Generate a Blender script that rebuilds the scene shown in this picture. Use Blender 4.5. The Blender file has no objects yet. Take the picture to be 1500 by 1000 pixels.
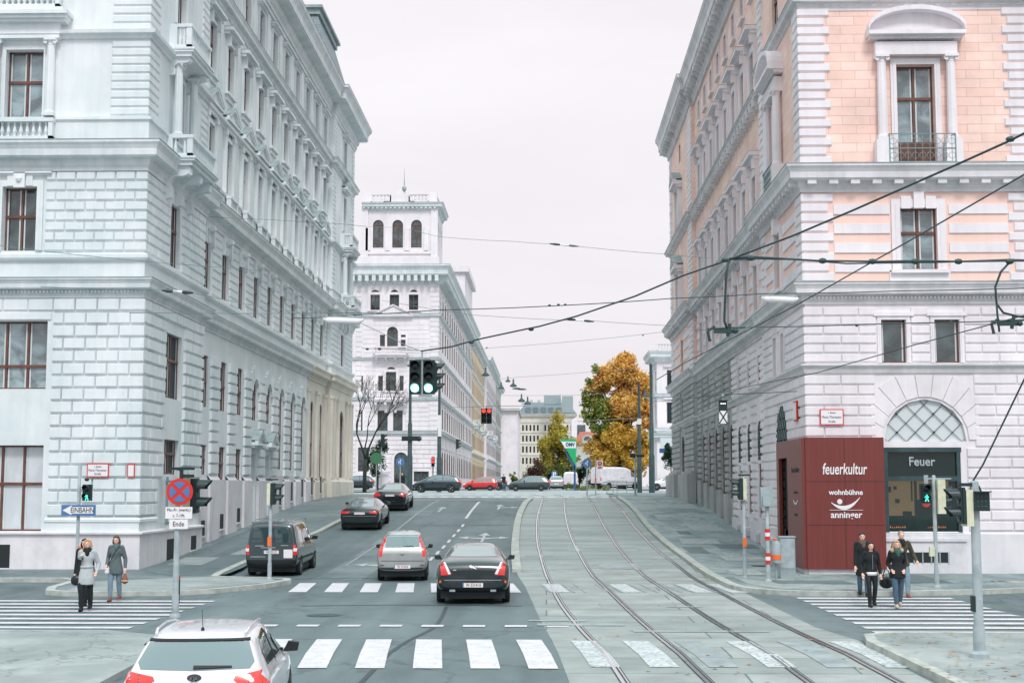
import bpy, bmesh, math, random
from mathutils import Vector, Matrix
from mathutils.bvhtree import BVHTree
random.seed(7)
R=math.radians
scene=bpy.context.scene
COL=scene.collection
# ------------------------------------------------------------------ helpers
def lin(c):
    c=c/255.0
    return c/12.92 if c<=.04045 else ((c+.055)/1.055)**2.4
def rgb(r,g,b): return (lin(r),lin(g),lin(b),1)
PROFILE=[(-2000,-3),(0,-.9),(17,-.35),(26,0),(48,0),(52,.12),(60,.48),(68,.95),(78,1.6),(86,2.0),(94,2.2),(104,2.33),(118,2.42),(130,2.44),(145,2.55),(170,2.6),(4000,2.6)]
def gz(y):
    for (a,b),(c,d) in zip(PROFILE,PROFILE[1:]):
        if y<=c: return b+(d-b)*(y-a)/(c-a)
    return 2.6
# photo camera model, used to lay things out in the world
CAMZ=3.0; FPX=2083.0; YAW=R(1.36799); PIT=R(5.81134)
_D=Vector((-math.sin(YAW)*math.cos(PIT),math.cos(YAW)*math.cos(PIT),math.sin(PIT)))
_R=Vector((math.cos(YAW),math.sin(YAW),0)); _U=_R.cross(_D)
def at(px,py,Y):
    r=_D+_R*((px-750)/FPX)+_U*((500-py)/FPX)
    t=Y/r.y
    return Vector((r.x*t,Y,CAMZ+r.z*t))
def gx(px,Y): return at(px,712,Y).x

class MB:
    def __init__(s): s.v=[];s.f=[];s.m=[]
    def add(s,vs,fs,m=0):
        o=len(s.v); s.v+= [tuple(v) for v in vs]
        for f in fs: s.f.append([i+o for i in f]); s.m.append(m)
    def box(s,a,b,m=0):
        x0,y0,z0=a;x1,y1,z1=b
        s.add([(x0,y0,z0),(x1,y0,z0),(x1,y1,z0),(x0,y1,z0),(x0,y0,z1),(x1,y0,z1),(x1,y1,z1),(x0,y1,z1)],
              [(0,3,2,1),(4,5,6,7),(0,1,5,4),(1,2,6,5),(2,3,7,6),(3,0,4,7)],m)
    def pbox(s,P,u0,u1,z0,z1,n0,n1,m=0):
        s.add([P(u0,n0,z0),P(u1,n0,z0),P(u1,n1,z0),P(u0,n1,z0),P(u0,n0,z1),P(u1,n0,z1),P(u1,n1,z1),P(u0,n1,z1)],
              [(0,3,2,1),(4,5,6,7),(0,1,5,4),(1,2,6,5),(2,3,7,6),(3,0,4,7)],m)
    def pillow(s,P,u0,u1,z0,z1,n,d,bv=.03,m=0,ba=None,bb=None):
        ba=bv if ba is None else ba; bb=bv if bb is None else bb
        s.add([P(u0,n,z0),P(u1,n,z0),P(u1,n,z1),P(u0,n,z1),
               P(u0+ba,n+d,z0+bv*1.9),P(u1-bb,n+d,z0+bv*1.9),P(u1-bb,n+d,z1-bv),P(u0+ba,n+d,z1-bv)],
              [(4,5,6,7),(0,1,5,4),(1,2,6,5),(2,3,7,6),(3,0,4,7)],m)
    def tube(s,p0,p1,r0,r1=None,n=8,m=0,cap=True):
        r1=r0 if r1 is None else r1
        p0=Vector(p0);p1=Vector(p1);d=(p1-p0)
        if d.length<1e-6: return
        d.normalize(); a=d.orthogonal().normalized(); b=d.cross(a)
        vs=[];
        for p,r in((p0,r0),(p1,r1)):
            for i in range(n):
                t=2*math.pi*i/n; vs.append(p+a*math.cos(t)*r+b*math.sin(t)*r)
        fs=[(i,(i+1)%n,n+(i+1)%n,n+i) for i in range(n)]
        if cap: fs+=[tuple(range(n-1,-1,-1)),tuple(range(n,2*n))]
        s.add(vs,fs,m)
    def path(s,pts,r,n=6,m=0):
        pts=[Vector(p) for p in pts]; vs=[];fs=[]
        ref=None
        for i,p in enumerate(pts):
            d=(pts[min(i+1,len(pts)-1)]-pts[max(i-1,0)]).normalized()
            if ref is None: ref=d.orthogonal().normalized()
            a=(ref-d*ref.dot(d)).normalized(); ref=a; b=d.cross(a)
            rr=r[i] if isinstance(r,(list,tuple)) else r
            for k in range(n):
                t=2*math.pi*k/n; vs.append(p+a*math.cos(t)*rr+b*math.sin(t)*rr)
        for i in range(len(pts)-1):
            for k in range(n):
                fs.append((i*n+k,i*n+(k+1)%n,(i+1)*n+(k+1)%n,(i+1)*n+k))
        fs+=[tuple(range(n-1,-1,-1)),tuple(range((len(pts)-1)*n,len(pts)*n))]
        s.add(vs,fs,m)
    def lathe(s,c,prof,n=16,m=0,axis='z'):
        c=Vector(c);vs=[];fs=[]
        for r,h in prof:
            for k in range(n):
                t=2*math.pi*k/n; a,b=math.cos(t)*r,math.sin(t)*r
                vs.append(c+(Vector((a,b,h)) if axis=='z' else Vector((a,h,b)) if axis=='y' else Vector((h,a,b))))
        for i in range(len(prof)-1):
            for k in range(n): fs.append((i*n+k,i*n+(k+1)%n,(i+1)*n+(k+1)%n,(i+1)*n+k))
        fs+=[tuple(range(n-1,-1,-1)),tuple(range((len(prof)-1)*n,len(prof)*n))]
        s.add(vs,fs,m)
    def sphere(s,c,r,n=12,m=0):
        rx,ry,rz=(r,r,r) if not isinstance(r,(tuple,list)) else r
        c=Vector(c); k=n//2; vs=[];fs=[]
        for i in range(k+1):
            ph=math.pi*i/k
            for j in range(n):
                t=2*math.pi*j/n; vs.append(c+Vector((rx*math.sin(ph)*math.cos(t),ry*math.sin(ph)*math.sin(t),rz*math.cos(ph))))
        for i in range(k):
            for j in range(n): fs.append((i*n+j,(i+1)*n+j,(i+1)*n+(j+1)%n,i*n+(j+1)%n))
        s.add(vs,fs,m)
    def prism(s,pts,ext,m=0):
        """closed polygon (list of Vectors) extruded by vector ext"""
        n=len(pts); e=Vector(ext); vs=[Vector(p) for p in pts]; vs+=[p+e for p in vs]
        fs=[tuple(range(n-1,-1,-1)),tuple(range(n,2*n))]+[(i,(i+1)%n,n+(i+1)%n,n+i) for i in range(n)]
        s.add(vs,fs,m)
    def sweep(s,path,prof,m=0,close=True,out=1):
        """profile (offset,z) swept along a plan path with mitred corners; outward is to the right of travel"""
        n=len(path);k=len(prof);vs=[];fs=[]
        nor=[]
        for (a,b) in zip(path,path[1:]):
            d=Vector((b[0]-a[0],b[1]-a[1])).normalized(); nor.append(Vector((d.y,-d.x))*out)
        for i,p in enumerate(path):
            if i==0: mv=nor[0]
            elif i==n-1: mv=nor[-1]
            else:
                a,b=nor[i-1],nor[i]; mv=(a+b)
                mv=mv/(1+a.dot(b)) if 1+a.dot(b)>1e-4 else a
            for o,z in prof: vs.append((p[0]+mv.x*o,p[1]+mv.y*o,z))
        for i in range(n-1):
            for j in range(k-1 if not close else k):
                j2=(j+1)%k; fs.append((i*k+j,(i+1)*k+j,(i+1)*k+j2,i*k+j2))
        fs+=[tuple(range(k)),tuple(range((n-1)*k,n*k))[::-1]]
        s.add(vs,fs,m)
    def build(s,name,mats,parent=None,smooth=False,fix=True,angle=None):
        me=bpy.data.meshes.new(name); me.from_pydata(s.v,[],s.f)
        if not isinstance(mats,(list,tuple)): mats=[mats]
        for mt in mats: me.materials.append(mt)
        me.polygons.foreach_set('material_index',s.m)
        if fix:
            bm=bmesh.new(); bm.from_mesh(me); bmesh.ops.recalc_face_normals(bm,faces=bm.faces); bm.to_mesh(me); bm.free()
        if smooth:
            me.polygons.foreach_set('use_smooth',[True]*len(me.polygons))
            if angle: 
                try: me.set_sharp_from_angle(angle=R(angle))
                except Exception: pass
        me.update()
        o=bpy.data.objects.new(name,me); COL.objects.link(o)
        if parent: o.parent=parent
        return o
def tag(o,label=None,cat=None,group=None,kind=None):
    if label: o['label']=label
    if cat: o['category']=cat
    if group: o['group']=group
    if kind: o['kind']=kind
    return o
def empty(name,loc=(0,0,0),label=None,cat=None,group=None,rz=0):
    o=bpy.data.objects.new(name,None); COL.objects.link(o); o.location=loc; o.rotation_euler=(0,0,rz); o.empty_display_size=.2
    return tag(o,label,cat,group)
def copy_tree(o,parent=None,loc=None,rz=None):
    c=o.copy(); COL.objects.link(c)
    if parent: c.parent=parent
    for ch in list(o.children): copy_tree(ch,c)
    if loc is not None: c.location=loc
    if rz is not None: c.rotation_euler=(0,0,rz)
    return c
def evalmesh(o):
    dg=bpy.context.evaluated_depsgraph_get(); dg.update()
    return bpy.data.meshes.new_from_object(o.evaluated_get(dg))
def kill(o):
    d=o.data; bpy.data.objects.remove(o,do_unlink=True)
    try:
        if d.users==0:
            (bpy.data.meshes if isinstance(d,bpy.types.Mesh) else bpy.data.curves).remove(d)
    except Exception: pass
def text(s,size,mat,parent,M,name='lettering',ext=.004,sx=1,shear=0,align='CENTER',sp=1,off=0):
    cu=bpy.data.curves.new('t','FONT'); cu.body=s; cu.size=size; cu.extrude=ext; cu.align_x=align; cu.align_y='CENTER'; cu.shear=shear; cu.space_character=sp; cu.offset=off
    cu.resolution_u=3
    t=bpy.data.objects.new('t',cu); COL.objects.link(t)
    me=evalmesh(t); kill(t)
    me.transform(M@Matrix.Diagonal((sx,1,1,1))); me.materials.clear(); me.materials.append(mat); me.name=name
    o=bpy.data.objects.new(name,me); COL.objects.link(o); o.parent=parent
    return o
def face_cam(x,y,z): # text plane facing -Y
    return Matrix.Translation((x,y,z))@Matrix.Rotation(R(90),4,'X')
# ------------------------------------------------------------------ materials
def newmat(name):
    m=bpy.data.materials.new(name); m.use_nodes=True
    nt=m.node_tree; b=nt.nodes['Principled BSDF']; return m,nt,b
def simple(name,c,rough=.5,metal=0,coat=0,emit=None,es=0,spec=None):
    m,nt,b=newmat(name); b.inputs['Base Color'].default_value=c; b.inputs['Roughness'].default_value=rough; b.inputs['Metallic'].default_value=metal
    b.inputs['Coat Weight'].default_value=coat; b.inputs['Coat Roughness'].default_value=.04
    if spec is not None: b.inputs['Specular IOR Level'].default_value=spec
    if emit: b.inputs['Emission Color'].default_value=emit; b.inputs['Emission Strength'].default_value=es
    return m
def noisy(name,c1,c2,scale=2,rough=.8,bump=.0,bscale=40,detail=6,lo=.35,hi=.65,streak=0,c3=None,stretch=(1,1,1),dist=0,rough2=None,c3r=(.45,.7),grime=None,crack=0,tracks=0):
    m,nt,b=newmat(name); N=nt.nodes;L=nt.links
    tc=N.new('ShaderNodeTexCoord'); mp=N.new('ShaderNodeMapping'); mp.inputs['Scale'].default_value=stretch
    L.new(tc.outputs['Object'],mp.inputs['Vector'])
    n=N.new('ShaderNodeTexNoise'); n.inputs['Scale'].default_value=scale; n.inputs['Detail'].default_value=detail; n.inputs['Distortion'].default_value=dist; n.inputs['Roughness'].default_value=.6
    L.new(mp.outputs[0],n.inputs['Vector'])
    r=N.new('ShaderNodeValToRGB'); r.color_ramp.elements[0].position=lo; r.color_ramp.elements[1].position=hi
    r.color_ramp.elements[0].color=c1; r.color_ramp.elements[1].color=c2
    L.new(n.outputs['Fac'],r.inputs[0]); out=r.outputs[0]
    if c3 is not None:
        n3=N.new('ShaderNodeTexNoise'); n3.inputs['Scale'].default_value=scale*7; n3.inputs['Detail'].default_value=8
        L.new(mp.outputs[0],n3.inputs['Vector'])
        r3=N.new('ShaderNodeValToRGB'); r3.color_ramp.elements[0].position=c3r[0]; r3.color_ramp.elements[1].position=c3r[1]
        mx=N.new('ShaderNodeMix'); mx.data_type='RGBA'; L.new(n3.outputs['Fac'],r3.inputs[0]); L.new(r3.outputs[0],mx.inputs['Factor'])
        L.new(out,mx.inputs['A']); mx.inputs['B'].default_value=c3; out=mx.outputs['Result']
    if streak:
        m2=N.new('ShaderNodeMapping'); m2.inputs['Scale'].default_value=(3.2,3.2,.22); L.new(tc.outputs['Object'],m2.inputs['Vector'])
        ns=N.new('ShaderNodeTexNoise'); ns.inputs['Scale'].default_value=1.3; ns.inputs['Detail'].default_value=7; L.new(m2.outputs[0],ns.inputs['Vector'])
        rs=N.new('ShaderNodeMapRange'); rs.inputs['From Min'].default_value=.35; rs.inputs['From Max'].default_value=.75; rs.inputs['To Min'].default_value=1; rs.inputs['To Max'].default_value=1-streak
        L.new(ns.outputs['Fac'],rs.inputs['Value'])
        mx=N.new('ShaderNodeMix'); mx.data_type='RGBA'; mx.blend_type='MULTIPLY'; mx.inputs['Factor'].default_value=1
        L.new(out,mx.inputs['A']); L.new(rs.outputs[0],mx.inputs['B']); out=mx.outputs['Result']
    def mult(fac_socket):
        nonlocal out
        mx=N.new('ShaderNodeMix'); mx.data_type='RGBA'; mx.blend_type='MULTIPLY'; mx.inputs['Factor'].default_value=1
        L.new(out,mx.inputs['A']); L.new(fac_socket,mx.inputs['B']); out=mx.outputs['Result']
    if grime:   # blotchy soot and rain stains with shapes of their own
        ng=N.new('ShaderNodeTexNoise'); ng.inputs['Scale'].default_value=grime[0]; ng.inputs['Detail'].default_value=10; ng.inputs['Roughness'].default_value=.7; ng.inputs['Distortion'].default_value=.5
        mg=N.new('ShaderNodeMapping'); mg.inputs['Scale'].default_value=(1,1,.6); mg.inputs['Location'].default_value=(3,7,1); L.new(tc.outputs['Object'],mg.inputs['Vector']); L.new(mg.outputs[0],ng.inputs['Vector'])
        rg=N.new('ShaderNodeMapRange'); rg.inputs['From Min'].default_value=.52; rg.inputs['From Max'].default_value=.78; rg.inputs['To Min'].default_value=1; rg.inputs['To Max'].default_value=1-grime[1]; L.new(ng.outputs['Fac'],rg.inputs['Value']); mult(rg.outputs[0])
    if crack:
        vo=N.new('ShaderNodeTexVoronoi'); vo.feature='DISTANCE_TO_EDGE'; vo.inputs['Scale'].default_value=crack
        nd=N.new('ShaderNodeTexNoise'); nd.inputs['Scale'].default_value=1.4; nd.inputs['Detail'].default_value=6; L.new(tc.outputs['Object'],nd.inputs['Vector'])
        av=N.new('ShaderNodeMix'); av.data_type='RGBA'; av.blend_type='LINEAR_LIGHT'; av.inputs['Factor'].default_value=.7; L.new(tc.outputs['Object'],av.inputs['A']); L.new(nd.outputs['Color'],av.inputs['B']); L.new(av.outputs['Result'],vo.inputs['Vector'])
        rc=N.new('ShaderNodeMapRange'); rc.inputs['From Min'].default_value=.0; rc.inputs['From Max'].default_value=.012; rc.inputs['To Min'].default_value=.62; rc.inputs['To Max'].default_value=1; L.new(vo.outputs['Distance'],rc.inputs['Value']); mult(rc.outputs[0])
    if tracks:  # tyre-polished and oil-stained bands along the driving direction
        mt=N.new('ShaderNodeMapping'); mt.inputs['Scale'].default_value=(1.15,.035,1); L.new(tc.outputs['Object'],mt.inputs['Vector'])
        nt_=N.new('ShaderNodeTexNoise'); nt_.inputs['Scale'].default_value=1; nt_.inputs['Detail'].default_value=5; nt_.inputs['Distortion'].default_value=.3; L.new(mt.outputs[0],nt_.inputs['Vector'])
        rt=N.new('ShaderNodeMapRange'); rt.inputs['From Min'].default_value=.35; rt.inputs['From Max'].default_value=.65; rt.inputs['To Min'].default_value=1-tracks; rt.inputs['To Max'].default_value=1+tracks; L.new(nt_.outputs['Fac'],rt.inputs['Value']); mult(rt.outputs[0])
    L.new(out,b.inputs['Base Color']); b.inputs['Roughness'].default_value=rough
    if rough2 is not None:
        mr=N.new('ShaderNodeMapRange'); mr.inputs['From Min'].default_value=lo; mr.inputs['From Max'].default_value=hi; mr.inputs['To Min'].default_value=rough; mr.inputs['To Max'].default_value=rough2
        L.new(n.outputs['Fac'],mr.inputs['Value']); L.new(mr.outputs[0],b.inputs['Roughness'])
    if bump:
        nb=N.new('ShaderNodeTexNoise'); nb.inputs['Scale'].default_value=bscale; nb.inputs['Detail'].default_value=5; L.new(tc.outputs['Object'],nb.inputs['Vector'])
        bp=N.new('ShaderNodeBump'); bp.inputs['Strength'].default_value=bump; bp.inputs['Distance'].default_value=.02; L.new(nb.outputs['Fac'],bp.inputs['Height']); L.new(bp.outputs[0],b.inputs['Normal'])
    return m
def ashlar(name,c,cm,bw,rh,mortar=.012,bump=.3,c2=None,plan=False,off=.5,rough=.85,vary=.5):
    """blocks drawn with a brick texture on (x+y, z) of a wall, or on (x, y) of a floor"""
    m,nt,b=newmat(name); N=nt.nodes;L=nt.links
    tc=N.new('ShaderNodeTexCoord'); sp=N.new('ShaderNodeSeparateXYZ'); L.new(tc.outputs['Object'],sp.inputs[0])
    cb=N.new('ShaderNodeCombineXYZ')
    if plan: L.new(sp.outputs[0],cb.inputs[0]); L.new(sp.outputs[1],cb.inputs[1])
    else:
        ad=N.new('ShaderNodeMath'); L.new(sp.outputs[0],ad.inputs[0]); L.new(sp.outputs[1],ad.inputs[1]); L.new(ad.outputs[0],cb.inputs[0]); L.new(sp.outputs[2],cb.inputs[1])
    br=N.new('ShaderNodeTexBrick'); br.inputs['Scale'].default_value=1; br.inputs['Brick Width'].default_value=bw; br.inputs['Row Height'].default_value=rh; br.inputs['Mortar Size'].default_value=mortar; br.inputs['Mortar Smooth'].default_value=.3; br.offset=off
    br.inputs['Color1'].default_value=c; br.inputs['Color2'].default_value=c2 or c; br.inputs['Mortar'].default_value=cm; L.new(cb.outputs[0],br.inputs['Vector'])
    n=N.new('ShaderNodeTexNoise'); n.inputs['Scale'].default_value=.7; n.inputs['Detail'].default_value=9; n.inputs['Roughness'].default_value=.65; L.new(tc.outputs['Object'],n.inputs['Vector'])
    mr=N.new('ShaderNodeMapRange'); mr.inputs['From Min'].default_value=.3; mr.inputs['From Max'].default_value=.7; mr.inputs['To Min'].default_value=1-.25*vary; mr.inputs['To Max'].default_value=1+.12*vary; L.new(n.outputs['Fac'],mr.inputs['Value'])
    mx=N.new('ShaderNodeMix'); mx.data_type='RGBA'; mx.blend_type='MULTIPLY'; mx.inputs['Factor'].default_value=1; L.new(br.outputs['Color'],mx.inputs['A']); L.new(mr.outputs[0],mx.inputs['B'])
    L.new(mx.outputs['Result'],b.inputs['Base Color']); b.inputs['Roughness'].default_value=rough
    bp=N.new('ShaderNodeBump'); bp.invert=True; bp.inputs['Strength'].default_value=bump; bp.inputs['Distance'].default_value=.02; L.new(br.outputs['Fac'],bp.inputs['Height']); L.new(bp.outputs[0],b.inputs['Normal'])
    return m
M={}
M['stucco']=noisy('grey_white_stucco',rgb(210,220,222),rgb(232,236,238),.35,.85,.4,30,streak=.09,grime=(.6,.16))
M['stucco_r']=noisy('warm_white_stucco',rgb(224,218,222),rgb(240,234,238),.35,.85,.4,30,streak=.08,grime=(.6,.16))
M['taupe']=noisy('taupe_stucco',rgb(160,162,162),rgb(188,187,187),.4,.85,.3,30,streak=.2,grime=(.7,.25))
M['cream']=noisy('cream_stone',rgb(208,202,190),rgb(224,219,208),.5,.8,.3,30,streak=.12)
M['cornice']=noisy('weathered_cornice',rgb(204,214,216),rgb(228,232,234),.8,.8,.25,25,streak=.12,grime=(.9,.18))
M['cornice_r']=noisy('warm_weathered_cornice',rgb(204,204,206),rgb(228,225,228),.8,.8,.25,25,streak=.12,grime=(.9,.18))
M['leadtop']=noisy('zinc_flashing',rgb(132,148,150),rgb(160,174,176),2,.55)
M['pink']=ashlar('pink_ashlar',rgb(248,216,205),rgb(216,180,170),.95,.32,.010,.5,c2=rgb(242,204,190),vary=.7)
M['pinkplain']=noisy('pink_stucco',rgb(240,204,192),rgb(247,213,202),.6,.85,.2,30,streak=.06)
M['plinth']=noisy('plinth_render',rgb(206,206,210),rgb(230,226,230),.5,.8,.15,30,c3=rgb(220,218,222),streak=.1,grime=(.9,.2))
M['wood']=noisy('brown_window_wood',rgb(88,56,46),rgb(116,74,60),3,.45)
M['whitewood']=simple('white_casement',rgb(205,212,214),.5)
M['slate']=ashlar('slate_roof',rgb(104,120,128),rgb(70,84,92),.3,.22,.01,.3,c2=rgb(126,140,146),rough=.5)
M['dark']=simple('dark_void',rgb(20,34,36),.6)
M['iron']=simple('wrought_iron',rgb(52,66,68),.45,.3)
M['paleiron']=simple('grey_green_iron',rgb(120,146,148),.5,.2)
def glassmat(name,c,rough=.06,var=.5):
    m,nt,b=newmat(name); N=nt.nodes;L=nt.links
    tc=N.new('ShaderNodeTexCoord'); n=N.new('ShaderNodeTexNoise'); n.inputs['Scale'].default_value=.9; n.inputs['Detail'].default_value=5; n.inputs['Distortion'].default_value=1.2; L.new(tc.outputs['Object'],n.inputs['Vector'])
    r=N.new('ShaderNodeValToRGB'); r.color_ramp.elements[0].position=.4; r.color_ramp.elements[1].position=.6
    r.color_ramp.elements[0].color=tuple(x*(1-var) for x in c[:3])+(1,); r.color_ramp.elements[1].color=c
    L.new(n.outputs['Fac'],r.inputs[0]); L.new(r.outputs[0],b.inputs['Base Color'])
    b.inputs['Roughness'].default_value=rough; b.inputs['Specular IOR Level'].default_value=.9; b.inputs['Coat Weight'].default_value=.6; b.inputs['Coat Roughness'].default_value=.02
    return m
M['glass']=glassmat('window_glass',rgb(150,170,176),.08,.65)
M['glassdark']=glassmat('dark_window_glass',rgb(72,92,94),.05,.7)
M['glassblind']=glassmat('window_with_white_blind',rgb(205,212,216),.2,.12)
M['glassmatte']=simple('matte_dark_glass',rgb(40,56,60),.45,spec=.15)  # matte and low-specular, so no sky reflection brightens the panes
M['carglass']=simple('car_glass',rgb(60,80,84),.03,.25,1,spec=1.0)
M['asphalt']=noisy('asphalt_road',rgb(70,87,90),rgb(112,126,129),.22,.62,.5,90,10,.3,.7,c3=rgb(98,114,116),stretch=(1,.45,1),dist=.6,crack=.16,tracks=.13,grime=(.5,.2))
M['asphalt2']=noisy('pale_asphalt',rgb(138,148,150),rgb(172,178,180),.16,.7,.4,80,10,.35,.65,c3=rgb(150,160,161),dist=.5,grime=(.3,.2))
M['pave']=noisy('patched_pavement',rgb(104,122,124),rgb(146,158,158),.35,.6,.4,60,10,.42,.58,c3=rgb(120,136,138),stretch=(1,.5,1),dist=1.0,crack=.3,grime=(.5,.3))
M['paveL']=noisy('damp_dark_pavement',rgb(88,104,108),rgb(120,134,136),.3,.5,.4,60,10,.42,.6,c3=rgb(102,118,120),dist=.8,crack=.22,grime=(.4,.25))
M['pavelight']=noisy('light_concrete_paving',rgb(128,138,138),rgb(164,170,169),.5,.7,.3,60,9,.35,.65,c3=rgb(140,149,149),dist=.8,crack=.3,grime=(.35,.28))
M['bed']=ashlar('tram_bed_concrete',rgb(142,150,148),rgb(98,112,112),5.2,1.6,.024,.3,c2=rgb(160,166,163),plan=True,off=.37,rough=.65,vary=1.3)
M['bed2']=noisy('worn_tram_bed',rgb(128,140,138),rgb(160,167,164),.4,.65,.3,60,10,.4,.6,c3=rgb(130,142,140),stretch=(.35,1.4,1),dist=.4)
M['kerb']=noisy('granite_kerb',rgb(150,156,150),rgb(188,190,184),3,.75,.3,60)
M['paint']=noisy('white_road_paint',rgb(188,188,192),rgb(212,208,213),2.5,.6,.2,80,9,.3,.6,c3=rgb(130,142,144),c3r=(.60,.70),grime=(1.5,.18))
M['paintworn']=noisy('worn_road_paint',rgb(172,180,180),rgb(200,202,204),1.8,.65,.2,80,10,.35,.6,c3=rgb(120,134,136),c3r=(.5,.66))
M['paintfaint']=noisy('rubbed_road_paint',rgb(126,138,140),rgb(158,166,168),1.8,.65,.2,80,10,.35,.65)
M['rail']=simple('polished_rail',rgb(214,216,222),.22,.9)
M['groove']=simple('rail_groove',rgb(50,64,66),.6)
M['pole']=noisy('galvanised_steel',rgb(140,154,158),rgb(168,178,182),4,.45)
M['mast']=noisy('dark_green_mast',rgb(38,60,64),rgb(54,78,82),3,.45)
M['sigblack']=simple('signal_black',rgb(22,44,46),.45)
M['sigcream']=noisy('cream_backplate',rgb(196,198,170),rgb(214,214,190),6,.6)
M['blacklens']=simple('unlit_lens',rgb(14,30,32),.2)
M['wire']=simple('black_cable',rgb(34,58,60),.5)
M['thinwire']=simple('grey_wire',rgb(120,138,140),.5)
M['white']=simple('white_enamel',rgb(228,226,228),.4)
M['black']=simple('black_plastic',rgb(22,30,32),.45)
M['tyre']=simple('tyre_rubber',rgb(26,32,34),.8)
M['alloy']=simple('alloy_rim',rgb(170,176,180),.3,.8)
M['chrome']=simple('chrome',rgb(200,206,210),.15,.95)
M['red']=simple('sign_red',rgb(206,44,34),.4)
M['blue']=simple('sign_blue',rgb(74,116,168),.4)
M['darkblue']=simple('navy_sign',rgb(44,84,124),.4)
M['taillight']=simple('tail_lamp_red',rgb(206,30,24),.15,0,1,emit=rgb(255,40,24),es=.12)
M['taildark']=simple('tail_lamp_dark_red',rgb(120,16,18),.15,0,1)
M['orange']=simple('orange_plastic',rgb(240,110,50),.4)
M['text']=simple('dark_lettering',rgb(52,58,62),.5)
# ------------------------------------------------------------------ ground
def sheet(name,poly,h,mat,skirt=0,kind='structure',parent=None,step=4.0,label=None):
    bm=bmesh.new(); vs=[bm.verts.new((x,y,0)) for x,y in poly]; bm.faces.new(vs)
    ys=[p[1] for p in poly]; y0,y1=min(ys),max(ys)
    cuts=sorted(set([a for a,b in PROFILE if y0<a<y1]+([y0+step*i for i in range(1,int((y1-y0)/step)+1) if y0+step*i<y1 and 48<y0+step*i<140])))
    for c in cuts:
        bmesh.ops.bisect_plane(bm,geom=bm.verts[:]+bm.edges[:]+bm.faces[:],plane_co=(0,c,0),plane_no=(0,1,0))
    bmesh.ops.triangulate(bm,faces=bm.faces)
    for v in bm.verts: v.co.z=gz(v.co.y)+h
    if skirt:
        be=[e for e in bm.edges if e.is_boundary]
        r=bmesh.ops.extrude_edge_only(bm,edges=be)
        for g in r['geom']:
            if isinstance(g,bmesh.types.BMVert): g.co.z-=skirt
    bmesh.ops.recalc_face_normals(bm,faces=bm.faces)
    me=bpy.data.meshes.new(name); bm.to_mesh(me); bm.free(); me.materials.append(mat)
    o=bpy.data.objects.new(name,me); COL.objects.link(o)
    if parent: o.parent=parent
    if kind: o['kind']=kind
    if label: o['label']=label
    return o
def smooth_pts(pts,n=4):
    out=[]
    P=[pts[0]]+list(pts)+[pts[-1]]
    for i in range(1,len(P)-2):
        a,b,c,d=[Vector(p) for p in P[i-1:i+3]]
        for k in range(n):
            t=k/n; out.append(.5*((2*b)+(c-a)*t+(2*a-5*b+4*c-d)*t*t+(3*b-a-3*c+d)*t**3))
    out.append(Vector(P[-2])); return out
def strip(path,w0,w1):
    """polygon strips (left offset w0, right offset w1) along a plan path -> list of quads"""
    L=[];Rr=[]
    for i,p in enumerate(path):
        a=path[max(i-1,0)];b=path[min(i+1,len(path)-1)]
        d=(Vector(b)-Vector(a)).normalized(); n=Vector((d.y,-d.x))
        L.append(Vector(p)+n*w0);Rr.append(Vector(p)+n*w1)
    return L,Rr
def ribbon(mb,path,w0,w1,h0,h1=None,m=0):
    L,Rr=strip(path,w0,w1); vs=[];fs=[]
    for a,b in zip(L,Rr):
        vs+=[(a.x,a.y,gz(a.y)+h0),(b.x,b.y,gz(b.y)+h0)]
        if h1 is not None: vs+=[(b.x,b.y,gz(b.y)+h1),(a.x,a.y,gz(a.y)+h1)]
    k=2 if h1 is None else 4
    for i in range(len(L)-1):
        if k==2: fs.append((i*2,i*2+1,i*2+3,i*2+2))
        else:
            for j in range(4): fs.append((i*4+j,i*4+(j+1)%4,(i+1)*4+(j+1)%4,(i+1)*4+j))
    if k==4: fs+=[(0,1,2,3),tuple(4*(len(L)-1)+j for j in (3,2,1,0))]
    mb.add(vs,fs,m)
sheet('ground',[(-900,-80),(900,-80),(900,2500),(-900,2500)],0,M['asphalt'])
KR=[(4.95,96),(4.9,90.2),(4.98,80),(5.03,68),(5.2,61),(5.43,53.9),(5.55,49.2),(5.6,45.5),(5.62,42.9),(5.9,41.3),(6.7,40.3),(8.3,40.0),(11,40.4),(13.1,41.2),(14.0,41.9),(14.3,43.0),(13.9,43.9),(15,44.3),(30,44.5)]
sheet('right_pavement',KR+[(30,60),(9.5,60),(9.5,99),(20,99),(20,112),(4.7,112)],.12,M['pave'],.3)
sheet('left_pavement',[(-30,44.9),(-15.2,44.9),(-14.6,44),(-14.3,41),(-13.9,39.7),(-13.2,39.25),(-11.5,39.3),(-10.3,39.5),(-9.3,40.4),(-8.3,42.4),(-7.9,44.3),(-8.1,45.1),(-9.2,45.6),(-10.6,46.1),(-10.85,48),(-10.9,56),(-10.4,66),(-10.2,74),(-10.2,94),(-10.8,99),(-13,103),(-20,105),(-20,60),(-30,60)],.12,M['paveL'],.3)
LKP=[(-30,44.9),(-15.2,44.9),(-14.6,44),(-14.3,41),(-13.9,39.7),(-13.2,39.25),(-11.5,39.3),(-10.3,39.5),(-9.3,40.4),(-8.3,42.4),(-7.9,44.3),(-8.1,45.1),(-9.2,45.6),(-10.6,46.1),(-10.85,48),(-10.9,56),(-10.4,66),(-10.2,74),(-10.2,94),(-10.8,99),(-13,103),(-20,105)]
mb=MB(); ribbon(mb,LKP,0.02,-.24,-.2,.135); mb.build('left_kerb',M['kerb'])['kind']='structure'
mb=MB(); ribbon(mb,smooth_pts(KR,3),-.03,.26,-.2,.135); mb.build('right_kerb',M['kerb'])['kind']='structure'
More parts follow.
